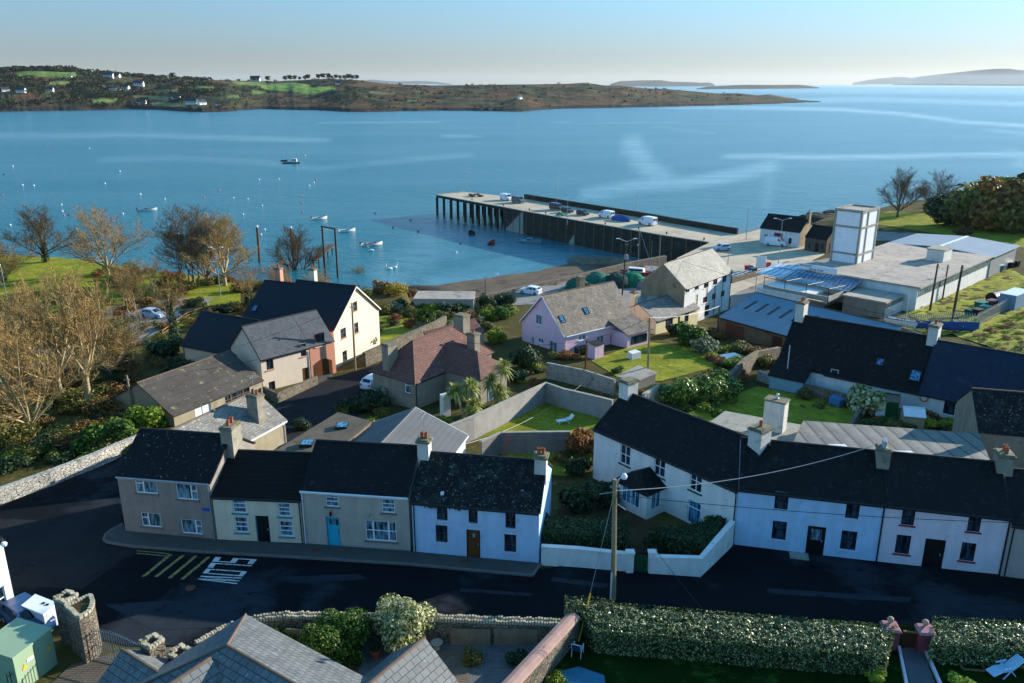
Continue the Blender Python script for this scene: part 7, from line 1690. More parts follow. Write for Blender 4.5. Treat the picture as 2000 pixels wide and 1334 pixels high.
def wood_pole(bx, by, tx, ty, label, r=.13, mat=None, z=None, extras=True):
    p = Vector((*XY(bx, by, z), z)) if z is not None else gp(bx, by); q = on_plane(tx, ty, p, Vector((0, 1, 0))); o = MB(); o.tube([(0, 0, -.5), tuple((q - p) * .5), tuple(q - p)], [r * 1.15, r, r * .8], 9); rt = o.build('utility_pole', mat or m_pole, loc=p); tag(rt, label, 'utility pole')
    if extras:
        m = MB(); t = q - p; m.beam(t + Vector((-.3, -.12, -.5)), t + Vector((.3, -.12, -.5)), .08, .08); m.lathe([(.03, 0), (.05, .04), (.03, .1)], 6, tuple(t + Vector((-.25, -.12, -.46)))); m.lathe([(.03, 0), (.05, .04), (.03, .1)], 6, tuple(t + Vector((.25, -.12, -.46)))); m.build('insulators', m_galv, rt)
    return rt, p, q
up, P0, P0t = wood_pole(1198, 1172, 1201, 936, 'tall wooden utility pole with lamp rising behind the glossy hedge', .17, z=11.4)
m = MB(); t = P0t - P0; m.tube([t + Vector((0, 0, -.6)), t + Vector((.25, -.1, .1)), t + Vector((.5, -.2, .25))], .03, 5); m.lathe([(.05, 0), (.17, .05), (.2, .2), (.13, .36), (.03, .4)], 10, tuple(t + Vector((.55, -.2, .1)))); m.build('lamp_head', m_uPVC, up)
m = MB(); m.tube([(-.2, -.1, 0), (-.19, -.1, 2.2)], .06, 7); m.build('cable_guard', m_white_metal, up); m = MB(); m.tube([(-.19, -.1, 2.2), (-.2, -.1, 3.6), (-.17, -.1, 7.5)], .03, 5); m.build('cable', m_black, up)
for a in ((-.9, .3, -1.2), (.7, -.5, -1.9)): m = MB(); m.tube([t + Vector((0, 0, a[2] + .3)), t + Vector(a)], .03, 5); m.build('bracket', m_galv, up)
_, PA, PAt = wood_pole(694, 724, 687, 592, 'wooden pole in front of the tall cream gable'); _, PB_, PBt = wood_pole(1142, 754, 1146, 664, 'rusty brown pole behind the whitewashed wall', .12, m_rust); _, PC_, PCt = wood_pole(1265, 741, 1269, 620, 'pale wooden pole on the pink house lawn'); _, PD_, PDt = wood_pole(263, 815, 247, 733, 'leaning pale pole in the bright shrub beside the long shed')
_, PE_, PEt = wood_pole(1401, 660, 1405, 598, 'dark pole at the corner of the blue roofed shed', .12, m_poled); _, PF_, PFt = wood_pole(1214, 587, 1224, 472, 'wooden pole with double lamp arms beside the net heaps', .13, m_poled)
lt = PFt - PF_; o = [k for k in bpy.data.objects if k.get('label', '').startswith('wooden pole with double')][0]
for s in (-1, 1): m = MB(); m.tube([lt, lt + Vector((s * 1.3, 0, .5))], .035, 5); m.box(tuple(lt + Vector((s * 1.5 - .35, -.12, .48))), tuple(lt + Vector((s * 1.5 + .35, .12, .6)))); m.build('lamp_head', m_white_metal, o)
m = MB(); m.lathe([(.1, -3.2), (.35, -3.1), (.35, -2.3), (.1, -2.2)], 9, tuple(lt)); m.build('transformer', m_galv, o)
for (bx, by, tx, ty, r_, l) in ((1816,607,1832,515,.16,'left one of the three dark factory poles, beside the picnic table'),(1840,587,1852,517,.13,'middle and furthest of the three dark factory poles'),(1859,628,1880,518,.19,'thickest of the three dark factory poles, by the blue rowing boat')): wood_pole(bx, by, tx, ty, l, r_, m_poled)
for (bx, by, ty, l) in ((1663,603,571,'short white mast in front of the factory annex'),(1768,645,573,'thin white mast leaning behind the dark cottage roof')): 
    p, h_ = pole_top(bx, by, ty); m = MB(); m.tube([(0, 0, 0), (-.2, 0, h_)], .05, 6); tag(m.build('mast', m_uPVC, loc=p), l, 'mast')
def wire(a, b, sag, label, r=.018, mat=None):
    a, b = Vector(a), Vector(b); m = MB(); m.tube([(a.lerp(b, k / 16) - a) - Vector((0, 0, sag * 4 * (k / 16) * (1 - k / 16))) for k in range(17)], r, 4); tag(m.build('overhead_wire', mat or m_black, loc=a), label, 'wire')
wire(P0t + Vector((.1, 0, -.8)), (25.9, 53.8, 19.2), .7, 'pale twisted cable from the utility pole to the chimney of the blue-white house', .03, m_galv); wire(P0t + Vector((.1, 0, -1.1)), (52, 46, 17.5), .9, 'dark cable crossing the fronts of the blue-white and pinkish houses', .022); wire(P0t + Vector((-.1, 0, -.9)), (2.2, 54.2, 16.3), .25, 'dark cable from the utility pole to the mossy roofed house', .02)
wire(P0t + Vector((0, 0, -.7)), h5.A + h5.u * 4.2 - h5.v * .1 + Vector((0, 0, 4.0)), .3, 'dark cable from the utility pole to the angled white house', .02); wire(P0t + Vector((.2, 0, -1.2)), at(1500, 1334, 12.5), .5, 'cable running from the utility pole down over the near lawn', .018)
gy = at(1130, 1248, 11.9); gy.z = G(gy.x, gy.y); gs = P0t + Vector((0, 0, -.9)); wire(gs, gy.lerp(gs, .32), 0, 'thin stay wire of the utility pole', .016, m_galv)
m = MB(); m.tube([(0, 0, 0), tuple((gs - gy) * .32)], .045, 7); tag(m.build('stay_guard', M('guard_yellow', '#c79a2e', .5, .12, 2), loc=gy), 'yellow guard sleeve on the stay wire in front of the hedge', 'guard')
wire(PAt, PDt, .8, 'cable sagging between the leaning pole and the pole by the cream gable'); wire(PDt + Vector((0, 0, -.5)), hl.A + hl.u * 8 + Vector((0, 0, 4)), .5, 'cable from the leaning pole to the cream house'); wire(PBt, PCt, .3, 'cable between the rusty pole and the pole on the pink house lawn'); wire(PCt, PEt, .5, 'pale cable from the lawn pole to the blue roofed shed', .025, m_galv); wire(PBt, (-6, 92, 15.0), .6, 'cable from the rusty pole across the hipped roof'); wire(PFt, at(1120, 560, 8.5), .3, 'cable from the net store pole down towards the car park')
wire(at(1135, 752, 11.8), at(905, 868, 12.2), .9, 'string of white bulbs hanging over the small lawn', .012, m_galv); wire(at(1850, 640, 17), PFt, 1.0, 'long cable above the factory yard')
p = gp(985, 895); m = MB(); m.tube([(0, 0, 0), (.35, .1, 2.3)], .06, 6); tag(m.build('clothes_post', M('post_red', '#b5483f', .5, .2, 4), loc=p), 'leaning red and white post in the yard behind the mossy roofed house', 'post')
# ------------------------------------------------------------------ park fence, hoist frame, harbour clutter
def rail_fence(pts, label, h=1.1):
    P = [gp(*p) for p in pts]; root = empty('rail_fence', P[0], 0, label, 'fence'); L = []
    for a, b in zip(P[:-1], P[1:]):
        n = max(1, int((b - a).length / 2.4)); L += [a.lerp(b, k / n) for k in range(n)]
    L.append(P[-1]); q = [Vector((p.x, p.y, G(p.x, p.y))) - P[0] for p in L]
    for p in q: m = MB(); m.box((p.x - .07, p.y - .07, p.z - .3), (p.x + .07, p.y + .07, p.z + h)); m.build('post', m_wood_old, root)
    m = MB()
    for a, b in zip(q[:-1], q[1:]):
        for z in (.45, .92): m.beam(a + Vector((0, -.09, z)), b + Vector((0, -.09, z)), .04, .14)
    m.build('rails', m_wood_old, root)
rail_fence([(-60,502),(0,499),(60,500),(130,502),(180,505)], 'timber rail fence along the shore at the left'); rail_fence([(318,658),(365,622),(412,605)], 'timber rail fence beside the parked silver car')
hp = [Vector((*XY(636, 540, 0), 0)), Vector((*XY(660, 543, 0), 0))]; hf = empty('boat_hoist', hp[0], 0, 'tall dark portal frame of the boat hoist standing in the harbour', 'frame'); tops = [on_plane(629, 443, hp[0], Vector((0, 1, 0))) - hp[0], on_plane(654, 448, hp[1], Vector((0, 1, 0))) - hp[0]]
for i in (0, 1): m = MB(); m.beam((hp[i] - hp[0]) + Vector((0, 0, -1)), tops[i], .38, .38); m.build('post', m_poled, hf)
m = MB(); m.beam(tops[0] + Vector((-.2, 0, .12)), tops[1] + Vector((.2, 0, .12)), .34, .3); m.build('beam', m_poled, hf)
a, b = Vector((*XY(612, 508, 3.0), 3.0)), Vector((*XY(648, 478, 2.4), 2.4)); m = MB(); m.beam(a, b, 1.8, .25); jt = tag(m.build('jetty', m_poled), 'narrow timber jetty running out beside the hoist frame', 'jetty')
for k in range(5): p = a.lerp(b, k / 4); m = MB(); m.box((p.x - .15, p.y - .15, -1.5), (p.x + .15, p.y + .15, p.z - .13)); m.build('pile', m_poled, jt)
for (x, by, ty, l) in ((507,512,444,'brown mooring post with white cap by the yellowing tree'),(573,505,446,'brown mooring post seen through the rounded bare tree')):
    p = Vector((*XY(x, by, 0), 0)); q = on_plane(x - 5, ty, p, Vector((0, 1, 0))) - p; m = MB(); m.tube([(0, 0, -1), tuple(q)], .3, 9); o = tag(m.build('mooring_post', m_rust, loc=p), l, 'post', 'mooring posts'); m = MB(); m.lathe([(.34, 0), (.3, .4), (.05, .6)], 9, tuple(q)); m.build('cap', m_uPVC, o)
for (x, y, r_, c, l) in ((1128,566,2.6,'#1f5a48','dark green net heap left of the double lamp pole'),(1168,556,3.0,'#2b6a5a','blue green heap of nets in the net yard'),(1236,556,3.0,'#1d7a55','bright green heap of nets beside the pink floats'),(1204,558,3.0,'#24443c','shadowed pile of nets behind the pink house'),(1145,574,2.4,'#2a3a3a','dark pile of pots behind the pink house roof'),(1262,562,2.0,'#9a8088','heap of pinkish floats by the warehouse gable'),(1100,580,1.6,'#2f4b46','small dark heap of pots by the car park')):
    p = gp(x, y); mb = MB(); n = 14; q = random.Random(x); rings = []
    for i in range(8):
        f = i / 7; rr = math.cos(f * 1.5); rings.append([(r_ * rr * math.cos(6.283 * k / n) * (1 + .25 * mnoise.noise(Vector((k * .7, i * .6, x)))), r_ * rr * math.sin(6.283 * k / n) * (1 + .25 * mnoise.noise(Vector((k * .7, i * .6, x + 9)))), r_ * .8 * math.sin(f * 1.5) * (1 + .3 * mnoise.noise(Vector((k * .9, i, x + 4))))) for k in range(n)])
    mb.loft(rings); o = mb.build('net_heap', M('net' + str(x), c, .9, .45, 2.2, .06, 7, spots=[('#12241f', 3, .56, .05)]), loc=(p.x, p.y, G(p.x, p.y)), smooth=True); tag(o, l, 'net heap', 'fishing net heaps')
for (x, y, w, h_, c, l) in ((1065,585,1.0,.9,'#c08a3a','orange crate in the car park beside the white estate car'),(1003,572,.9,1.0,'#a0907a','information board stand by the beach wall'),(1080,593,1.2,.8,'#2f7a7a','teal fish boxes behind the white estate car'),(1145,572,1.4,1.1,'#4a4f55','grey lobster pots behind the net yard'),(1225,548,1.8,1.0,'#7f8a90','grey fish boxes in front of the red sailing boat')):
    p = gp(x, y); m = MB(); q = random.Random(x)
    for k in range(5): a, b = q.uniform(-w * .4, w * .4), q.uniform(-w * .4, w * .4); s = w * .32; z0 = (k % 3) * h_ / 3; m.box((a - s, b - s * .8, z0), (a + s, b + s * .8, z0 + h_ / 3 - .03))
    tag(m.build('fish_boxes', M('box' + str(x), c, .7, .2, 3), loc=(p.x, p.y, G(p.x, p.y)), rz=q.uniform(0, 1)), l, 'boxes')
for i, (x, y) in enumerate(((1433,545),(1441,543),(1449,540),(1457,537))):
    p = XY(x, y, 7); m = MB(); m.hexa([(-1.0, -.45, 0), (1.0, -.45, 0), (1.0, .45, 0), (-1.0, .45, 0)], [(-1.1, -.5, .75), (1.1, -.5, .75), (1.1, .5, .75), (-1.1, .5, .75)]); o = m.build('fish_bin', M('bin_blue', '#23405e', .5, .15, 2), loc=(p[0], p[1], 7.01), rz=R(35)); tag(o, 'dark blue fish bin with white rim in the row behind the quay wall', 'fish bin', 'row of fish bins behind the quay wall'); m = MB(); m.beam((-1.1, -.5, .78), (1.1, -.5, .78), .1, .08); m.beam((-1.1, .5, .78), (1.1, .5, .78), .1, .08); m.build('rim', m_uPVC, o)
for (x, y, c, l) in ((1462,528,'#b3262c','red fish bin on the quay beside the tall sign board'),(1497,521,'#b5483f','red and white fish boxes near the end of the quay wall'),(1470,532,'#3c6a7a','teal fish bin beside the red one on the quay')):
    p = XY(x, y, 7); m = MB(); m.hexa([(-.6, -.5, 0), (.6, -.5, 0), (.6, .5, 0), (-.6, .5, 0)], [(-.68, -.58, .9), (.68, -.58, .9), (.68, .58, .9), (-.68, .58, .9)]); m.box((-.72, -.62, .902), (.72, .62, .98)); tag(m.build('fish_bin', M('bin' + str(x), c, .5, .1, 2), loc=(p[0], p[1], 7.01), rz=.5), l, 'fish bin')
p = XY(1485, 527, 7); m = MB(); m.box((-.06, -1.0, .5), (.06, 1.0, 2.9)); o = m.build('notice_board', m_uPVC, loc=(p[0], p[1], 7.0), rz=R(60)); tag(o, 'white notice board standing on the quay by the red fish bin', 'board'); m = MB(); m.box((-.05, -.9, 0), (.05, -.8, .498)); m.box((-.05, .8, 0), (.05, .9, .498)); m.build('leg', m_galv, o)
a, b = XY(1440, 459, 7), XY(1484, 449, 7); rl = empty('quay_railing', (*a, 7.0), 0, 'pale railing along the outer quay edge left of the quay store', 'railing'); m = MB(); A_, B_q = Vector((0, 0, 0)), Vector((b[0] - a[0], b[1] - a[1], 0))
for k in range(9): p = A_.lerp(B_q, k / 8); m.tube([p, p + Vector((0, 0, 1.1))], .04, 5)
for z in (.55, 1.08): m.tube([A_ + Vector((0, 0, z)), B_q + Vector((0, 0, z))], .035, 5)
m.build('rails', m_concrete, rl)
# factory yard
p = gp(1978, 600); m = MB(); m.box((-3, -1.25, 0), (3, 1.25, 2.55)); o = m.build('container', M('container_blue', '#6d8ba3', .5, .1, 1, pat=('wave', .26, 1, .3, 0, .3, .03), spots=[('#6a5a48', 1.4, .64, .05)]), loc=(p.x, p.y, p.z + .05), rz=R(40)); tag(o, 'pale blue ribbed shipping container at the right end of the factory yard', 'container'); m = MB(); m.box((-3.02, -1.27, 2.552), (3.02, 1.27, 2.62)); m.build('container_roof', m_white_metal, o)
for (x, y, c, s, l) in ((1893,616,'#1d4a3a',.75,'dark green tub nearest the thick factory pole'),(1915,604,'#2a6a58',.95,'green lidded skip behind the dark green tub'),(1908,616,'#3f2a26',.8,'tub with a reddish top between the green ones'),(1923,610,'#2f7a66',.8,'green bin to the right of the reddish tub'),(1937,600,'#7a3f44',.9,'reddish bin in front of the open dark tank')):
    p = gp(x, y); m = MB(); m.hexa([(-s * .8, -s * .6, 0), (s * .8, -s * .6, 0), (s * .8, s * .6, 0), (-s * .8, s * .6, 0)], [(-s, -s * .75, s * 1.2), (s, -s * .75, s * 1.2), (s, s * .75, s * 1.2), (-s, s * .75, s * 1.2)]); o = m.build('storage_tub', M('tub' + str(x), c, .6, .15, 2), loc=(p.x, p.y, p.z + .08), rz=R(35)); tag(o, l, 'tub', 'storage tubs in the factory yard'); m = MB(); m.box((-s * 1.04, -s * .8, s * 1.202), (s * 1.04, s * .8, s * 1.3)); m.build('lid', M('lid' + str(x), c, .5, .1, 2), o)
p = gp(1943, 590); m = MB(); m.tube([(-1.6, 0, .9), (1.6, 0, .9)], .95, 14); tag(m.build('tank', M('tank_black', '#1d2022', .5, .15, 2), loc=(p.x, p.y, p.z + .05), rz=R(35)), 'black plastic tank lying beside the shipping container', 'tank')
for k, (x, y) in enumerate(((1962,524),(1972,523),(1983,521),(1952,530))):
    p = gp(x, y); m = MB(); m.hexa([(-.55, -.5, 0), (.55, -.5, 0), (.55, .5, 0), (-.55, .5, 0)], [(-.62, -.58, 1.2), (.62, -.58, 1.2), (.62, .58, 1.2), (-.62, .58, 1.2)]); m.box((-.66, -.62, 1.202), (.66, .62, 1.3)); tag(m.build('wheelie_bin', M('bin_grey' + str(k), ('#1f2325', '#1f2325', '#26292b', '#2f6f7a')[k], .5, .1, 2), loc=(p.x, p.y, p.z), rz=R(30)), ('black bin beside the metal factory roof end', 'second black bin at the metal roof end', 'black bin furthest right by the metal roof', 'teal bin in front of the black bins')[k], 'bin', 'bins at the end of the factory')
p = gp(1795, 600); m = MB(); m.box((-1, -.4, .7), (1, .4, .78)); m.box((-1, -.95, .42), (1, -.68, .48)); m.box((-1, .68, .42), (1, .95, .48)); o = m.build('picnic_table', m_cream_old, loc=(p.x, p.y, p.z + .05), rz=R(44)); tag(o, 'pale picnic table beside the left factory pole', 'picnic table'); m = MB()
for x in (-.7, .7): m.beam((x, -.85, 0), (x, .25, .7), .09, .06); m.beam((x, .85, 0), (x, -.25, .7), .09, .06)
m.build('legs', m_cream_old, o)
p = gp(1880, 645); m = MB(); q = random.Random(2)
for k in range(40): a = Vector((q.uniform(-1.6, 1.6), q.uniform(-.9, .9), q.uniform(.1, 1.0))); m.tube([a, a + Vector((q.uniform(-.8, .8), q.uniform(-.8, .8), q.uniform(-.2, .5)))], .05, 5)
tag(m.build('pipe_heap', m_uPVC, loc=(p.x, p.y, p.z)), 'tangled heap of white pipes beside the blue rowing boat', 'heap')
def palisade(pts, label, h=2.2, st=.32):
    P = [gp(*p) for p in pts]; root = empty('palisade_fence', P[0], 0, label, 'fence'); m = MB(); rl_ = MB()
    for a, b in zip(P[:-1], P[1:]):
        L = (b - a).length; n = int(L / st); d = (b - a).normalized()
        for k in range(n):
            p = a.lerp(b, k / n); z = G(p.x, p.y); q_ = Vector((p.x, p.y, z)) - P[0]; m.hexa([q_ + d * -.05 + Vector((0, -.02, 0)), q_ + d * .05 + Vector((0, -.02, 0)), q_ + d * .05 + Vector((0, .02, 0)), q_ + d * -.05 + Vector((0, .02, 0))], [x + Vector((0, 0, h)) for x in (q_ + d * -.05 + Vector((0, -.02, 0)), q_ + d * .05 + Vector((0, -.02, 0)), q_ + d * .05 + Vector((0, .02, 0)), q_ + d * -.05 + Vector((0, .02, 0)))])
        for z in (.4, h - .4): rl_.beam(Vector((a.x, a.y, G(a.x, a.y) + z)) - P[0], Vector((b.x, b.y, G(b.x, b.y) + z)) - P[0], .05, .06)
    m.build('pales', m_galv, root); rl_.build('rails', m_galv, root)
palisade([(1718,625),(1760,640),(1800,640),(1860,636),(1905,640)], 'grey palisade fence between the factory yard and the dark cottages'); palisade([(1905,640),(1945,618),(2000,590),(2050,565)], 'grey palisade fence climbing past the container')
for (x, y, l) in ((617,1078,'small dark drain cover in the pavement by the turquoise door house'),(908,1100,'small dark drain cover in the pavement by the brown door'),(372,1150,'round manhole cover in the street near the white road lettering')):
    p = gp(x, y); m = MB(); 
    if y < 1120: m.box((-.28, -.2, 0), (.28, .2, .012))
    else: m.tube([(0, 0, 0), (0, 0, .012)], .34, 16)
    tag(m.build('drain_cover', m_rust, loc=(p.x, p.y, p.z + (.165 if y < 1120 else .055)), rz=R(-8)), l, 'drain cover')
# ------------------------------------------------------------------ water
xs = np.unique(np.concatenate([np.linspace(-30, 30, 170)]))    # spread of headings in degrees, wide enough for a step aside
rows = np.concatenate([np.geomspace(60, 30000, 220)])
SL = [([(-200,264),(0,265),(300,264),(470,270),(640,274)],5,.6),([(200,312),(350,309),(520,318),(620,330),(800,312),(910,303)],5,.35),([(1236,284),(1250,310),(1272,335),(1300,352)],19,.85),([(1150,378),(1260,362),(1340,358),(1420,345),(1510,326)],12,.75),([(1425,306),(1520,305),(1640,308),(1800,304),(2200,299)],5,.85),([(1300,209),(1500,211),(1640,214),(1760,222),(1880,238),(2100,252)],3.5,.9),([(1420,200),(1700,194),(2100,206)],5,.6),([(1250,176),(1500,176),(2200,180)],6,.55),([(1500,167),(2200,168)],4,.9),([(1930,254),(2100,270)],2.5,.6),([(860,265),(930,267)],2.5,.7),([(630,240),(860,238)],1.6,.6),([(1080,240),(1120,237)],1.6,.5),([(1090,242),(1330,238)],1.2,.4),([(1975,300),(2010,330)],9,.5),([(1510,340),(1500,400)],10,.25),([(1270,246),(1400,262)],2,.3),([(850,560),(1000,520),(1150,490),(1230,490)],26,.5),([(760,540),(850,480),(950,470),(1050,490)],34,.35)]
wb = MB(); att = []
ox, oy = 0.0, 0.0
for d in rows:
    for a in xs:
        t = R(a * 1.9); X_, Y_ = d * math.sin(t), d * math.cos(t); wb.v.append((X_, Y_, 0))
V = np.array(wb.v); nr, nc = len(rows), len(xs)
q = V - np.array([0, 0, CH]); zc = q[:, 1] * cc - q[:, 2] * cs; yc = -q[:, 1] * cs - q[:, 2] * cc
ok = zc > 1; pxx = np.where(ok, 1000 + CF * q[:, 0] / np.where(ok, zc, 1), -9e3); pyy = np.where(ok, 667 + CF * yc / np.where(ok, zc, 1), 9e3)
calm = np.zeros(len(V))
for pts, hw, amt in SL:
    best = np.full(len(V), 1e9)
    for (ax_, ay_), (bx_, by_) in zip(pts[:-1], pts[1:]):
        dx, dy = bx_ - ax_, by_ - ay_; t = np.clip(((pxx - ax_) * dx + (pyy - ay_) * dy) / (dx * dx + dy * dy), 0, 1); best = np.minimum(best, np.hypot(pxx - ax_ - t * dx, (pyy - ay_ - t * dy)))
    calm = np.maximum(calm, amt * np.clip(1.5 - best / hw, 0, 1))
for j in range(nr - 1):
    for i in range(nc - 1): a = j * nc + i; wb.f.append((a, a + 1, a + nc + 1, a + nc)); wb.m.append(0)
def water_mat():
    m, t = newmat('sea_water'); out = t.n('ShaderNodeOutputMaterial'); b = t.n('ShaderNodeBsdfPrincipled'); tc = t.n('ShaderNodeTexCoord'); at_ = t.n('ShaderNodeAttribute', attribute_name='calm')
    ob = tc.outputs['Object']
    brk = t.noise(t.mapping(ob, (.02, .05, 1)), 1.0, 6, .65)
    mm = t.n('ShaderNodeMath', operation='MULTIPLY_ADD'); t.l(t.ramp(brk, .3, .7), mm.inputs[0]); mm.inputs[1].default_value = .9; mm.inputs[2].default_value = .25
    cm = t.n('ShaderNodeMath', operation='MULTIPLY', clamp=True) if False else t.n('ShaderNodeMath', operation='MULTIPLY'); t.l(at_.outputs['Fac'], cm.inputs[0]); t.l(mm.outputs[0], cm.inputs[1])
    broad = t.ramp(t.noise(t.mapping(ob, (.004, .012, 1)), 1.0, 5, .6), .38, .68)
    bs = t.n('ShaderNodeMath', operation='MULTIPLY_ADD'); t.l(broad, bs.inputs[0]); bs.inputs[1].default_value = .14; t.l(cm.outputs[0], bs.inputs[2])
    t.l(t.mix(bs.outputs[0], WATER_COL[0], WATER_COL[1]), b.inputs['Base Color'])
    b.inputs['IOR'].default_value = 1.33; b.inputs['Specular IOR Level'].default_value = .5
    mr = t.n('ShaderNodeMapRange'); t.l(bs.outputs[0], mr.inputs[0]); mr.inputs[3].default_value = .22; mr.inputs[4].default_value = .14; t.l(mr.outputs[0], b.inputs['Roughness'])
    n1 = t.noise(t.mapping(ob, (.55, .8, 1), rot=(0, 0, R(-20))), 1.0, 5, .62); n2 = t.noise(t.mapping(ob, (.1, .16, 1), rot=(0, 0, R(-20))), 1.0, 4, .6)
    a1 = t.n('ShaderNodeMath', operation='MULTIPLY_ADD'); t.l(n2, a1.inputs[0]); a1.inputs[1].default_value = 2.2; t.l(n1, a1.inputs[2])
    st = t.n('ShaderNodeMapRange'); t.l(bs.outputs[0], st.inputs[0]); st.inputs[3].default_value = .75; st.inputs[4].default_value = .22
    bp = t.n('ShaderNodeBump'); t.l(a1.outputs[0], bp.inputs['Height']); t.l(st.outputs[0], bp.inputs['Strength']); bp.inputs['Distance'].default_value = .55; t.l(bp.outputs[0], b.inputs['Normal'])
    t.l(b.outputs[0], out.inputs[0]); return m
WATER_COL = ((.0, .115, .15), (.16, .33, .38))  # second colour paints the slicks pale, standing in for reflected sky
wo = struct(wb, 'water', water_mat(), uv=False); at_ = wo.data.attributes.new('calm', 'FLOAT', 'POINT'); at_.data.foreach_set('value', calm.astype(np.float32)); 
# ------------------------------------------------------------------ far shores
def pint(prof, x, k):
    xs_ = [p[0] for p in prof]; return float(np.interp(x, xs_, [p[k] for p in prof]))
def nz(x, y, s, o=0): return mnoise.fractal(Vector((x * s + o, y * s, o)), 1.0, 2.0, 5)
class Hill:
    def __init__(s, name, sky, water, W, x0, x1, dx, rows, mat, rough=.25, fields=(), back=True, cols=None, seed=0):
        s.sky, s.water, s.W, s.seed, s.rough = sky, water, W, seed, rough; xs_ = np.arange(x0, x1 + .1, dx); mb = MB(); C = []; nc = len(xs_)
        ts = [-.02] + [k / rows for k in range(rows + 1)] + ([1.15, 1.5] if back else [])
        for t in ts:
            for x in xs_:
                p = s.point(x, t); mb.v.append(tuple(p)); C.append(cols(x, p, t) if cols else (0, 0, 0, 1))
        for j in range(len(ts) - 1):
            for i in range(nc - 1): a = j * nc + i; mb.f.append((a, a + 1, a + nc + 1, a + nc)); mb.m.append(0)
        s.o = struct(mb, name, mat, uv=False, smooth=True)
        ca = s.o.data.color_attributes.new('land', 'FLOAT_COLOR', 'POINT'); ca.data.foreach_set('color', np.array(C, np.float32).ravel())
    def point(s, x, t):
        w = at(x, s.pw(x), 0); D0 = math.hypot(w.x, w.y); u = Vector((w.x / D0, w.y / D0, 0)); tt = min(max(t, 0), 1); D = D0 + s.W * t
        d = ray(x, pint(s.sky, x, 1)); sl = d.z / math.hypot(d.x, d.y); zs = CH + sl * (D0 + s.W)
        q = u * D; n = nz(q.x, q.y, .005, s.seed) * .55 + nz(q.x, q.y, .016, s.seed) * .45
        sh = (1 - (1 - tt) ** 1.25) ; bank = min(1, tt / .03)
        z = 3.0 * bank + (zs - 3) * sh * (1 + s.rough * n * (1 - tt) * 1.6) ; z = min(z, CH + sl * D - .0) if t < 1 else zs - (t - 1) * s.W * .25
        if t < 0: z = -2
        q.z = z if t >= 0 else -2; return q
    def pw(s, x): return sum(pint(s.water, x + o, 1) for o in (-24, -12, 0, 12, 24)) / 5 + (.5 * mnoise.noise(Vector((x * .03, 7, 0))) + .3 * mnoise.noise(Vector((x * .1, 3, 0)))) * min(1, s.W / 600) * (1 if s.rough > .2 else 0)
    def find(s, x, y):
        """the spot on the hill seen at picture point x, y"""
        for k in range(401):
            t = k / 400; p = s.point(x, t); q = p - Vector((0, 0, CH)); zc_ = q.y * cc - q.z * cs; yy = 667 + CF * (-q.y * cs - q.z * cc) / zc_
            if yy <= y: return p
        return s.point(x, 1)
def hillmat(name):
    m, t = newmat(name); out = t.n('ShaderNodeOutputMaterial'); b = t.n('ShaderNodeBsdfPrincipled'); b.inputs['Roughness'].default_value = .95; b.inputs['Specular IOR Level'].default_value = .1
    a = t.n('ShaderNodeAttribute', attribute_name='land'); tc = t.n('ShaderNodeTexCoord'); n = t.noise(t.mapping(tc.outputs['Object'], (.05, .05, .15)), 1, 6, .7)
    c = t.mix(1, a.outputs['Color'], t.ramp(n, .3, .7, (.5, .5, .5), (1.3, 1.3, 1.3)), 'MULTIPLY'); t.l(c, b.inputs['Base Color'])
    bp = t.n('ShaderNodeBump'); bp.inputs['Strength'].default_value = .8; bp.inputs['Distance'].default_value = 6; t.l(n, bp.inputs['Height']); t.l(bp.outputs[0], b.inputs['Normal']); t.l(b.outputs[0], out.inputs[0]); return m
m_hill = hillmat('hillside')
FIELDS = [[(26,143),(60,139),(147,141),(148,152),(40,150)], [(448,158),(522,161),(515,167),(468,166)], [(508,166),(570,161),(608,166),(602,173),(540,178),(512,173)], [(566,172),(650,168),(658,175),(602,184),(578,181)], [(176,194),(232,193),(230,200),(178,202)], [(260,186),(332,189),(326,196),(264,192)], [(294,199),(362,202),(362,209),(296,207)], [(490,176),(520,178),(515,184),(492,183)], [(380,166),(420,170),(415,176),(384,174)]]
FIELDS += [[(90,160),(135,158),(140,164),(95,166)], [(300,176),(345,174),(350,180),(305,182)], [(720,178),(775,180),(770,185),(722,184)], [(430,184),(470,186),(466,192),(432,190)], [(795,196),(815,195),(814,198),(797,199)]]
FC = [(.13, .19, .05), (.15, .17, .06), (.12, .11, .05), (.14, .18, .06), (.16, .2, .06)][::-1] + [(.15, .22, .045), (.17, .22, .06), (.17, .27, .055), (.17, .27, .05), (.14, .22, .05), (.2, .2, .08), (.22, .2, .08), (.14, .22, .05), (.16, .19, .06)]
def pxy(p):
    q = p - Vector((0, 0, CH)); z_ = q.y * cc - q.z * cs; return 1000 + CF * q.x / z_, 667 + CF * (-q.y * cs - q.z * cc) / z_
def col_left(x, p, t):
    if t < .035: return (.035, .028, .02, 1)
    px_, py_ = pxy(p) if p.y > 0 else (x, 200)
    for f, c in zip(FIELDS, FC[5:] + FC[:5]):
        if inpoly((px_, py_), f): return (*c, 1)
    a = nz(p.x, p.y, .008, 5); b = nz(p.x, p.y, .02, 9); g = max(0, 1 - max(0, x - 330) / 300)
    br = Vector((.15, .075, .036)); gr = Vector((.036, .048, .02)); ol = Vector((.12, .12, .045)); k = min(1, max(0, .5 + a * 2.4 - g * .35)); c = gr.lerp(br, k); c = c.lerp(ol, min(1, max(0, b * 2.0 + g * .08)))
    c *= .68; return (c.x, c.y, c.z, 1)
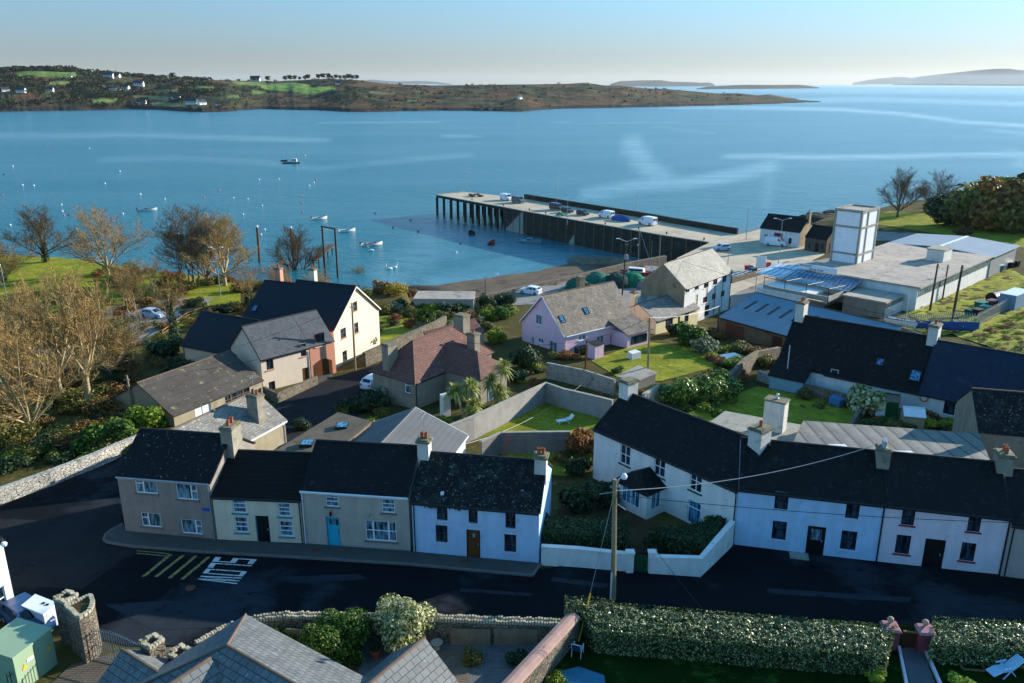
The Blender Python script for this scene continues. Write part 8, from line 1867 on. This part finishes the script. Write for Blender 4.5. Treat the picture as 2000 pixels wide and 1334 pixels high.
SKY1 = [(-400,138),(0,142),(60,138),(150,138),(210,141),(300,150),(380,155),(450,157),(540,159),(640,154),(700,156),(760,164),(850,167),(950,165.5),(1050,164.5),(1110,163.5),(1140,161.5),(1160,164),(1180,167),(1210,167),(1250,172),(1300,174),(1330,176.5),(1400,182.5),(1440,182),(1480,186.5),(1500,184),(1540,191),(1580,195),(1604,198)]
WAT1 = [(-400,219),(0,218),(150,216),(280,213),(380,219),(430,219),(500,213),(640,216),(680,219.5),(800,217),(850,216),(950,217),(1030,218.5),(1062,213),(1250,209.5),(1400,206),(1500,203),(1560,200.5),(1604,198.8)]
H1 = Hill('hills', SKY1, WAT1, 620, -400, 1604, 3, 60, m_hill, .55, cols=col_left)
cf = lambda c0, c1, s_=.003: (lambda x, p, t: (*Vector(c0).lerp(Vector(c1), min(1, max(0, .5 + nz(p.x, p.y, s_, 2) * 1.5))), 1))
Hill('hills', [(385,152.5),(410,149.5),(450,152),(560,157),(700,157),(730,155.5),(760,158.5),(790,159),(820,158),(850,159.5),(885,164)], [(385,163.8),(885,164.2)], 1500, 385, 885, 8, 8, m_hill, .1, cols=cf((.06,.06,.045),(.09,.075,.05)))
Hill('island', [(1192,164),(1210,158.5),(1250,157),(1290,156.5),(1310,159.5),(1340,160),(1370,161.5),(1385,161),(1394,164),(1397,166.5)], [(1192,169),(1397,168.6)], 700, 1192, 1397, 4, 10, m_hill, .15, cols=cf((.06,.06,.04),(.09,.07,.05)))
Hill('island', [(1360,173),(1380,169.5),(1430,166.5),(1460,165.5),(1500,166),(1560,165.5),(1580,167.5),(1600,171)], [(1360,174.5),(1600,172.5)], 350, 1360, 1600, 4, 8, m_hill, .2, cols=cf((.04,.042,.03),(.07,.055,.04)))
Hill('island', [(1665,162),(1700,155),(1745,150.5),(1762,150),(1780,152),(1800,148.5),(1850,143),(1900,137.5),(1935,134.5),(1965,134),(2000,138),(2100,146),(2300,150)], [(1665,165),(2300,165.2)], 1500, 1665, 2300, 6, 12, m_hill, .15, cols=cf((.06,.06,.04),(.10,.08,.055),.002))
Hill('island', [(1744,164.8),(1790,163),(1860,163.5),(1940,164),(2000,164),(2300,164)], [(1744,166.3),(2300,169.6)], 300, 1744, 2300, 8, 6, m_hill, .2, cols=cf((.035,.037,.028),(.06,.05,.04)))
# woods on the far shore: one mass, with single pines on the skyline
mb = MB(); q = random.Random(12)
def clump(mb, p, s, q, n=14, tall=1.0):
    for k in range(n):
        v = Vector((q.gauss(0, .4), q.gauss(0, .4), q.uniform(.1, 1.0) * tall)) * s; nn = Vector((q.gauss(0, 1), q.gauss(0, 1), q.gauss(0, 1) + .6)).normalized(); a = nn.cross(Vector((q.gauss(0, 1), q.gauss(0, 1), q.gauss(0, 1)))).normalized() * s * .33; b = nn.cross(a).normalized() * s * .26; c = p + v; mb.poly([c - a, c - b, c + a, c + b])
for k in range(4200):
    x = q.choice((q.uniform(-380, 330), q.uniform(-380, 700), q.uniform(0, 420), q.uniform(300, 1450), q.uniform(300, 1000))); t = q.random() ** .9 * .97 + .02; p = H1.point(x, t)
    px_, py_ = pxy(p)
    if any(inpoly((px_, py_ + .5), f) or inpoly((px_, py_ - 2.5), f) for f in FIELDS): continue
    if nz(p.x, p.y, .01, 3) < (-.25 if x < 320 else -.02 if x < 700 else .1): continue
    clump(mb, p - Vector((0, 0, .5)), q.uniform(3.5, 8) if x < 420 else q.uniform(2, 5), q)
for k in range(420):
    x = q.choice((q.uniform(-380, 160), q.uniform(150, 400), q.uniform(-380, 160))); p = H1.point(x, q.uniform(.9, 1.05)); clump(mb, p, q.uniform(6, 11) if x < 160 else q.uniform(3, 7), q, 16)
tag(mb.build('woodland', L_hill, uv=False), 'dark wooded slopes along the far shore of the bay', 'wood', None, 'stuff')
pm_ = MB(); clump(pm_, Vector((0, 0, .3)), .5, random.Random(4), 110, 1.3); pt_ = MB(); pt_.tube([(0, 0, -.1), (.01, 0, .8)], [.03, .015], 5); pmesh, ptm = pm_.mesh('crown', L_hill, uv=False), pt_.mesh('trunk', m_bark_d)
for k, x in enumerate((562,571,580,590,600,606,626,635,646,652,660,668,676,684,692,700,30,48,95,110,345,500,528)):
    p = H1.point(x, .98); r = empty('pine_tree', p, q.uniform(0, 6), 'dark windswept pine on the skyline of the far shore', 'tree', 'pines on the far skyline'); s = q.uniform(8, 13); r.scale = (s, s, s)
    for n_, me in (('crown', pmesh), ('trunk', ptm)): o = bpy.data.objects.new(n_, me); COL.objects.link(o); o.parent = r
# far houses
wm, rm_ = M('far_white', '#d9d8d2', .8, .04), M('far_slate', '#3b3f44', .7, .1)
hb_ = MB(); hb_.hexa([(-.5, -.25, -.15), (.5, -.25, -.15), (.5, .25, -.15), (-.5, .25, -.15)], [(-.5, -.25, .26), (.5, -.25, .26), (.5, .25, .26), (-.5, .25, .26)]); hb_.poly([(-.5, .25, .26), (-.5, -.25, .26), (-.5, 0, .5)]); hb_.poly([(.5, -.25, .26), (.5, .25, .26), (.5, 0, .5)])
hr_ = MB(); hr_.hexa([(-.53, -.3, .22), (.53, -.3, .22), (.53, 0, .5), (-.53, 0, .5)], [(-.53, -.3, .26), (.53, -.3, .26), (.53, 0, .54), (-.53, 0, .54)]); hr_.hexa([(-.53, 0, .5), (.53, 0, .5), (.53, .3, .22), (-.53, .3, .22)], [(-.53, 0, .54), (.53, 0, .54), (.53, .3, .26), (-.53, .3, .26)])
hw_ = MB()
for x in (-.3, -.1, .1, .3): hw_.box((x - .04, -.262, .05), (x + .04, -.251, .18))
HM = [hb_.mesh('wall', wm), hr_.mesh('roof', rm_), hw_.mesh('windows', m_black)]
for (x, y, L, rz, l) in ((221,151,20,.2,'long white house high on the far wooded hill'),(238,151,15,-.3,'white house with gable beside the long one on the far hill'),(226,176,13,.4,'white house left in the cluster on the far slope'),(240,178,12,1.2,'white gabled house in the middle of the cluster on the far slope'),(253,174,13,-.4,'white house right in the cluster on the far slope'),(278,167,18,.1,'low dark roofed house below the skyline of the far hill'),(208,172,9,1.4,'small white gable in the trees of the far hill'),(48,180,15,.1,'white cottage in the trees at the left of the far shore'),(18,178,12,.8,'white gable at the left end of the far shore'),(102,179,16,.2,'pale house half hidden in trees on the far shore'),(278,204,16,.1,'grey gabled house by the water on the far shore'),(376,203,18,.2,'grey slate roofed house low on the far shore'),(396,204,14,1.0,'gabled house by the far waterline'),(347,193,14,.1,'pale bungalow above the far waterline'),(504,155,22,.1,'white bungalow alone on the far skyline by the green fields'),(664,165,14,.3,'dark house below the skyline pines'),(1015,193,11,1.1,'lone white house on the brown far headland'),(150,150,7,1.5,'small pale tower house on the far hill'),(427,206,9,.3,'small pale boathouse at the far waterline')):
    p = H1.find(x, y); r = empty('far_house', p + Vector((0, 0, .5)), rz, l, 'house', 'houses on the far shore'); r.scale = (L,) * 3
    for n_, me in zip(('wall', 'roof', 'windows'), HM): o = bpy.data.objects.new(n_, me); COL.objects.link(o); o.parent = r
# rocks by the right shore and on the beach
def rock(px, py, s, label, z=0.0, P=None):
    p = P or (gp(px, py) if z is None else Vector((*XY(px, py, z), z))); mb = MB(); rings = []; q = rng.random() * 50
    for i in range(6):
        f = i / 5; rr = math.cos(f * 1.45); rings.append([(s * 1.6 * rr * math.cos(.6283 * k) * (1 + .5 * mnoise.noise(Vector((k * .8, i, q)))), s * rr * math.sin(.6283 * k) * (1 + .5 * mnoise.noise(Vector((k * .8, i, q + 7)))), s * .45 * math.sin(f * 1.45) - .2) for k in range(10)])
    mb.loft(rings); tag(mb.build('rock', m_rock, loc=p, rz=rng.uniform(0, 3)), label, 'rock', 'seaweedy rocks at the water edge')
m_rock = M('rock', '#3a352c', .9, .35, .8, .06, 4, spots=[('#2a2a1a', 1, .55, .1)])
for (x, y, s) in ((1590,428,4),(1612,432,5),(1625,424,3.5),(1640,422,5),(1600,420,2.5),(1570,424,1.6),(1655,428,4),(1700,418,3)): rock(x, y, s, 'dark seaweedy rock on the shore behind the tower')
for (x, y, s) in ((830,566,2.2),(848,572,2.6),(870,576,2.2),(810,564,2.0),(895,571,1.2),(795,572,2.4),(885,581,1.6)): rock(x, y, s, 'dark rock on the beach by the long low store', .5)
# ------------------------------------------------------------------ air, light, camera
SUN_AZ, SUN_EL = R(60), R(16.5)
def build_light(haze=1.6e-5, sky=.062, sun=5.0, expo=1.1, tint=(.51, .61, .94), zen=(1.25, 2.4, 2.8)):
    if haze:
        mb = MB(); mb.box((-15000, -400, -8), (15000, 26000, 260)); m, t = newmat('haze'); out = t.n('ShaderNodeOutputMaterial'); v = t.n('ShaderNodeVolumePrincipled'); v.inputs['Density'].default_value = haze; v.inputs['Color'].default_value = (.72, .84, .95, 1); v.inputs['Anisotropy'].default_value = .3; t.l(v.outputs[0], out.inputs['Volume']); o = mb.build('haze', m, uv=False); o['kind'] = 'stuff'
    w = bpy.data.worlds.new('World'); scene.world = w; w.use_nodes = True; t = w.node_tree; t.nodes.clear()
    s = t.nodes.new('ShaderNodeTexSky'); s.sky_type = 'NISHITA'; s.sun_disc = False; s.sun_elevation = SUN_EL; s.sun_rotation = SUN_AZ; s.air_density = 1.0; s.dust_density = .15; s.ozone_density = 1.5; s.altitude = 40
    b = t.nodes.new('ShaderNodeBackground'); b.inputs['Strength'].default_value = sky; o = t.nodes.new('ShaderNodeOutputWorld'); x = t.nodes.new('ShaderNodeMix'); x.data_type = 'RGBA'; x.blend_type = 'MULTIPLY'; x.inputs[0].default_value = 1; tc = t.nodes.new('ShaderNodeTexCoord'); sx = t.nodes.new('ShaderNodeSeparateXYZ'); t.links.new(tc.outputs['Generated'], sx.inputs[0]); rp = t.nodes.new('ShaderNodeValToRGB'); e = rp.color_ramp.elements; e[0].position = .03; e[0].color = (*tint, 1); e[1].position = .45; e[1].color = (*zen, 1); t.links.new(sx.outputs[2], rp.inputs[0]); t.links.new(rp.outputs[0], x.inputs[7]); t.links.new(s.outputs[0], x.inputs[6]); t.links.new(x.outputs[2], b.inputs[0]); t.links.new(b.outputs[0], o.inputs[0])
    l = bpy.data.lights.new('sun', 'SUN'); l.energy = sun; l.angle = R(.5); l.color = (1, .91, .78); lo = bpy.data.objects.new('sun', l); COL.objects.link(lo)
    d = Vector((math.sin(SUN_AZ) * math.cos(SUN_EL), math.cos(SUN_AZ) * math.cos(SUN_EL), math.sin(SUN_EL))); lo.rotation_euler = d.to_track_quat('Z', 'Y').to_euler(); lo.location = d * 200
    scene.view_settings.view_transform = 'Standard'; scene.view_settings.look = 'None'; scene.view_settings.exposure = expo; scene.view_settings.gamma = 1; scene.view_settings.use_curve_mapping = False
build_light()
cam = bpy.data.cameras.new('camera'); co = bpy.data.objects.new('camera', cam); COL.objects.link(co); co.location = (0, 0, CH); co.rotation_euler = (math.pi / 2 - CP, 0, 0); cam.sensor_width = 36; cam.sensor_fit = 'HORIZONTAL'; cam.lens = 36 * CF / 2000; cam.clip_start = .5; cam.clip_end = 80000
scene.camera = co
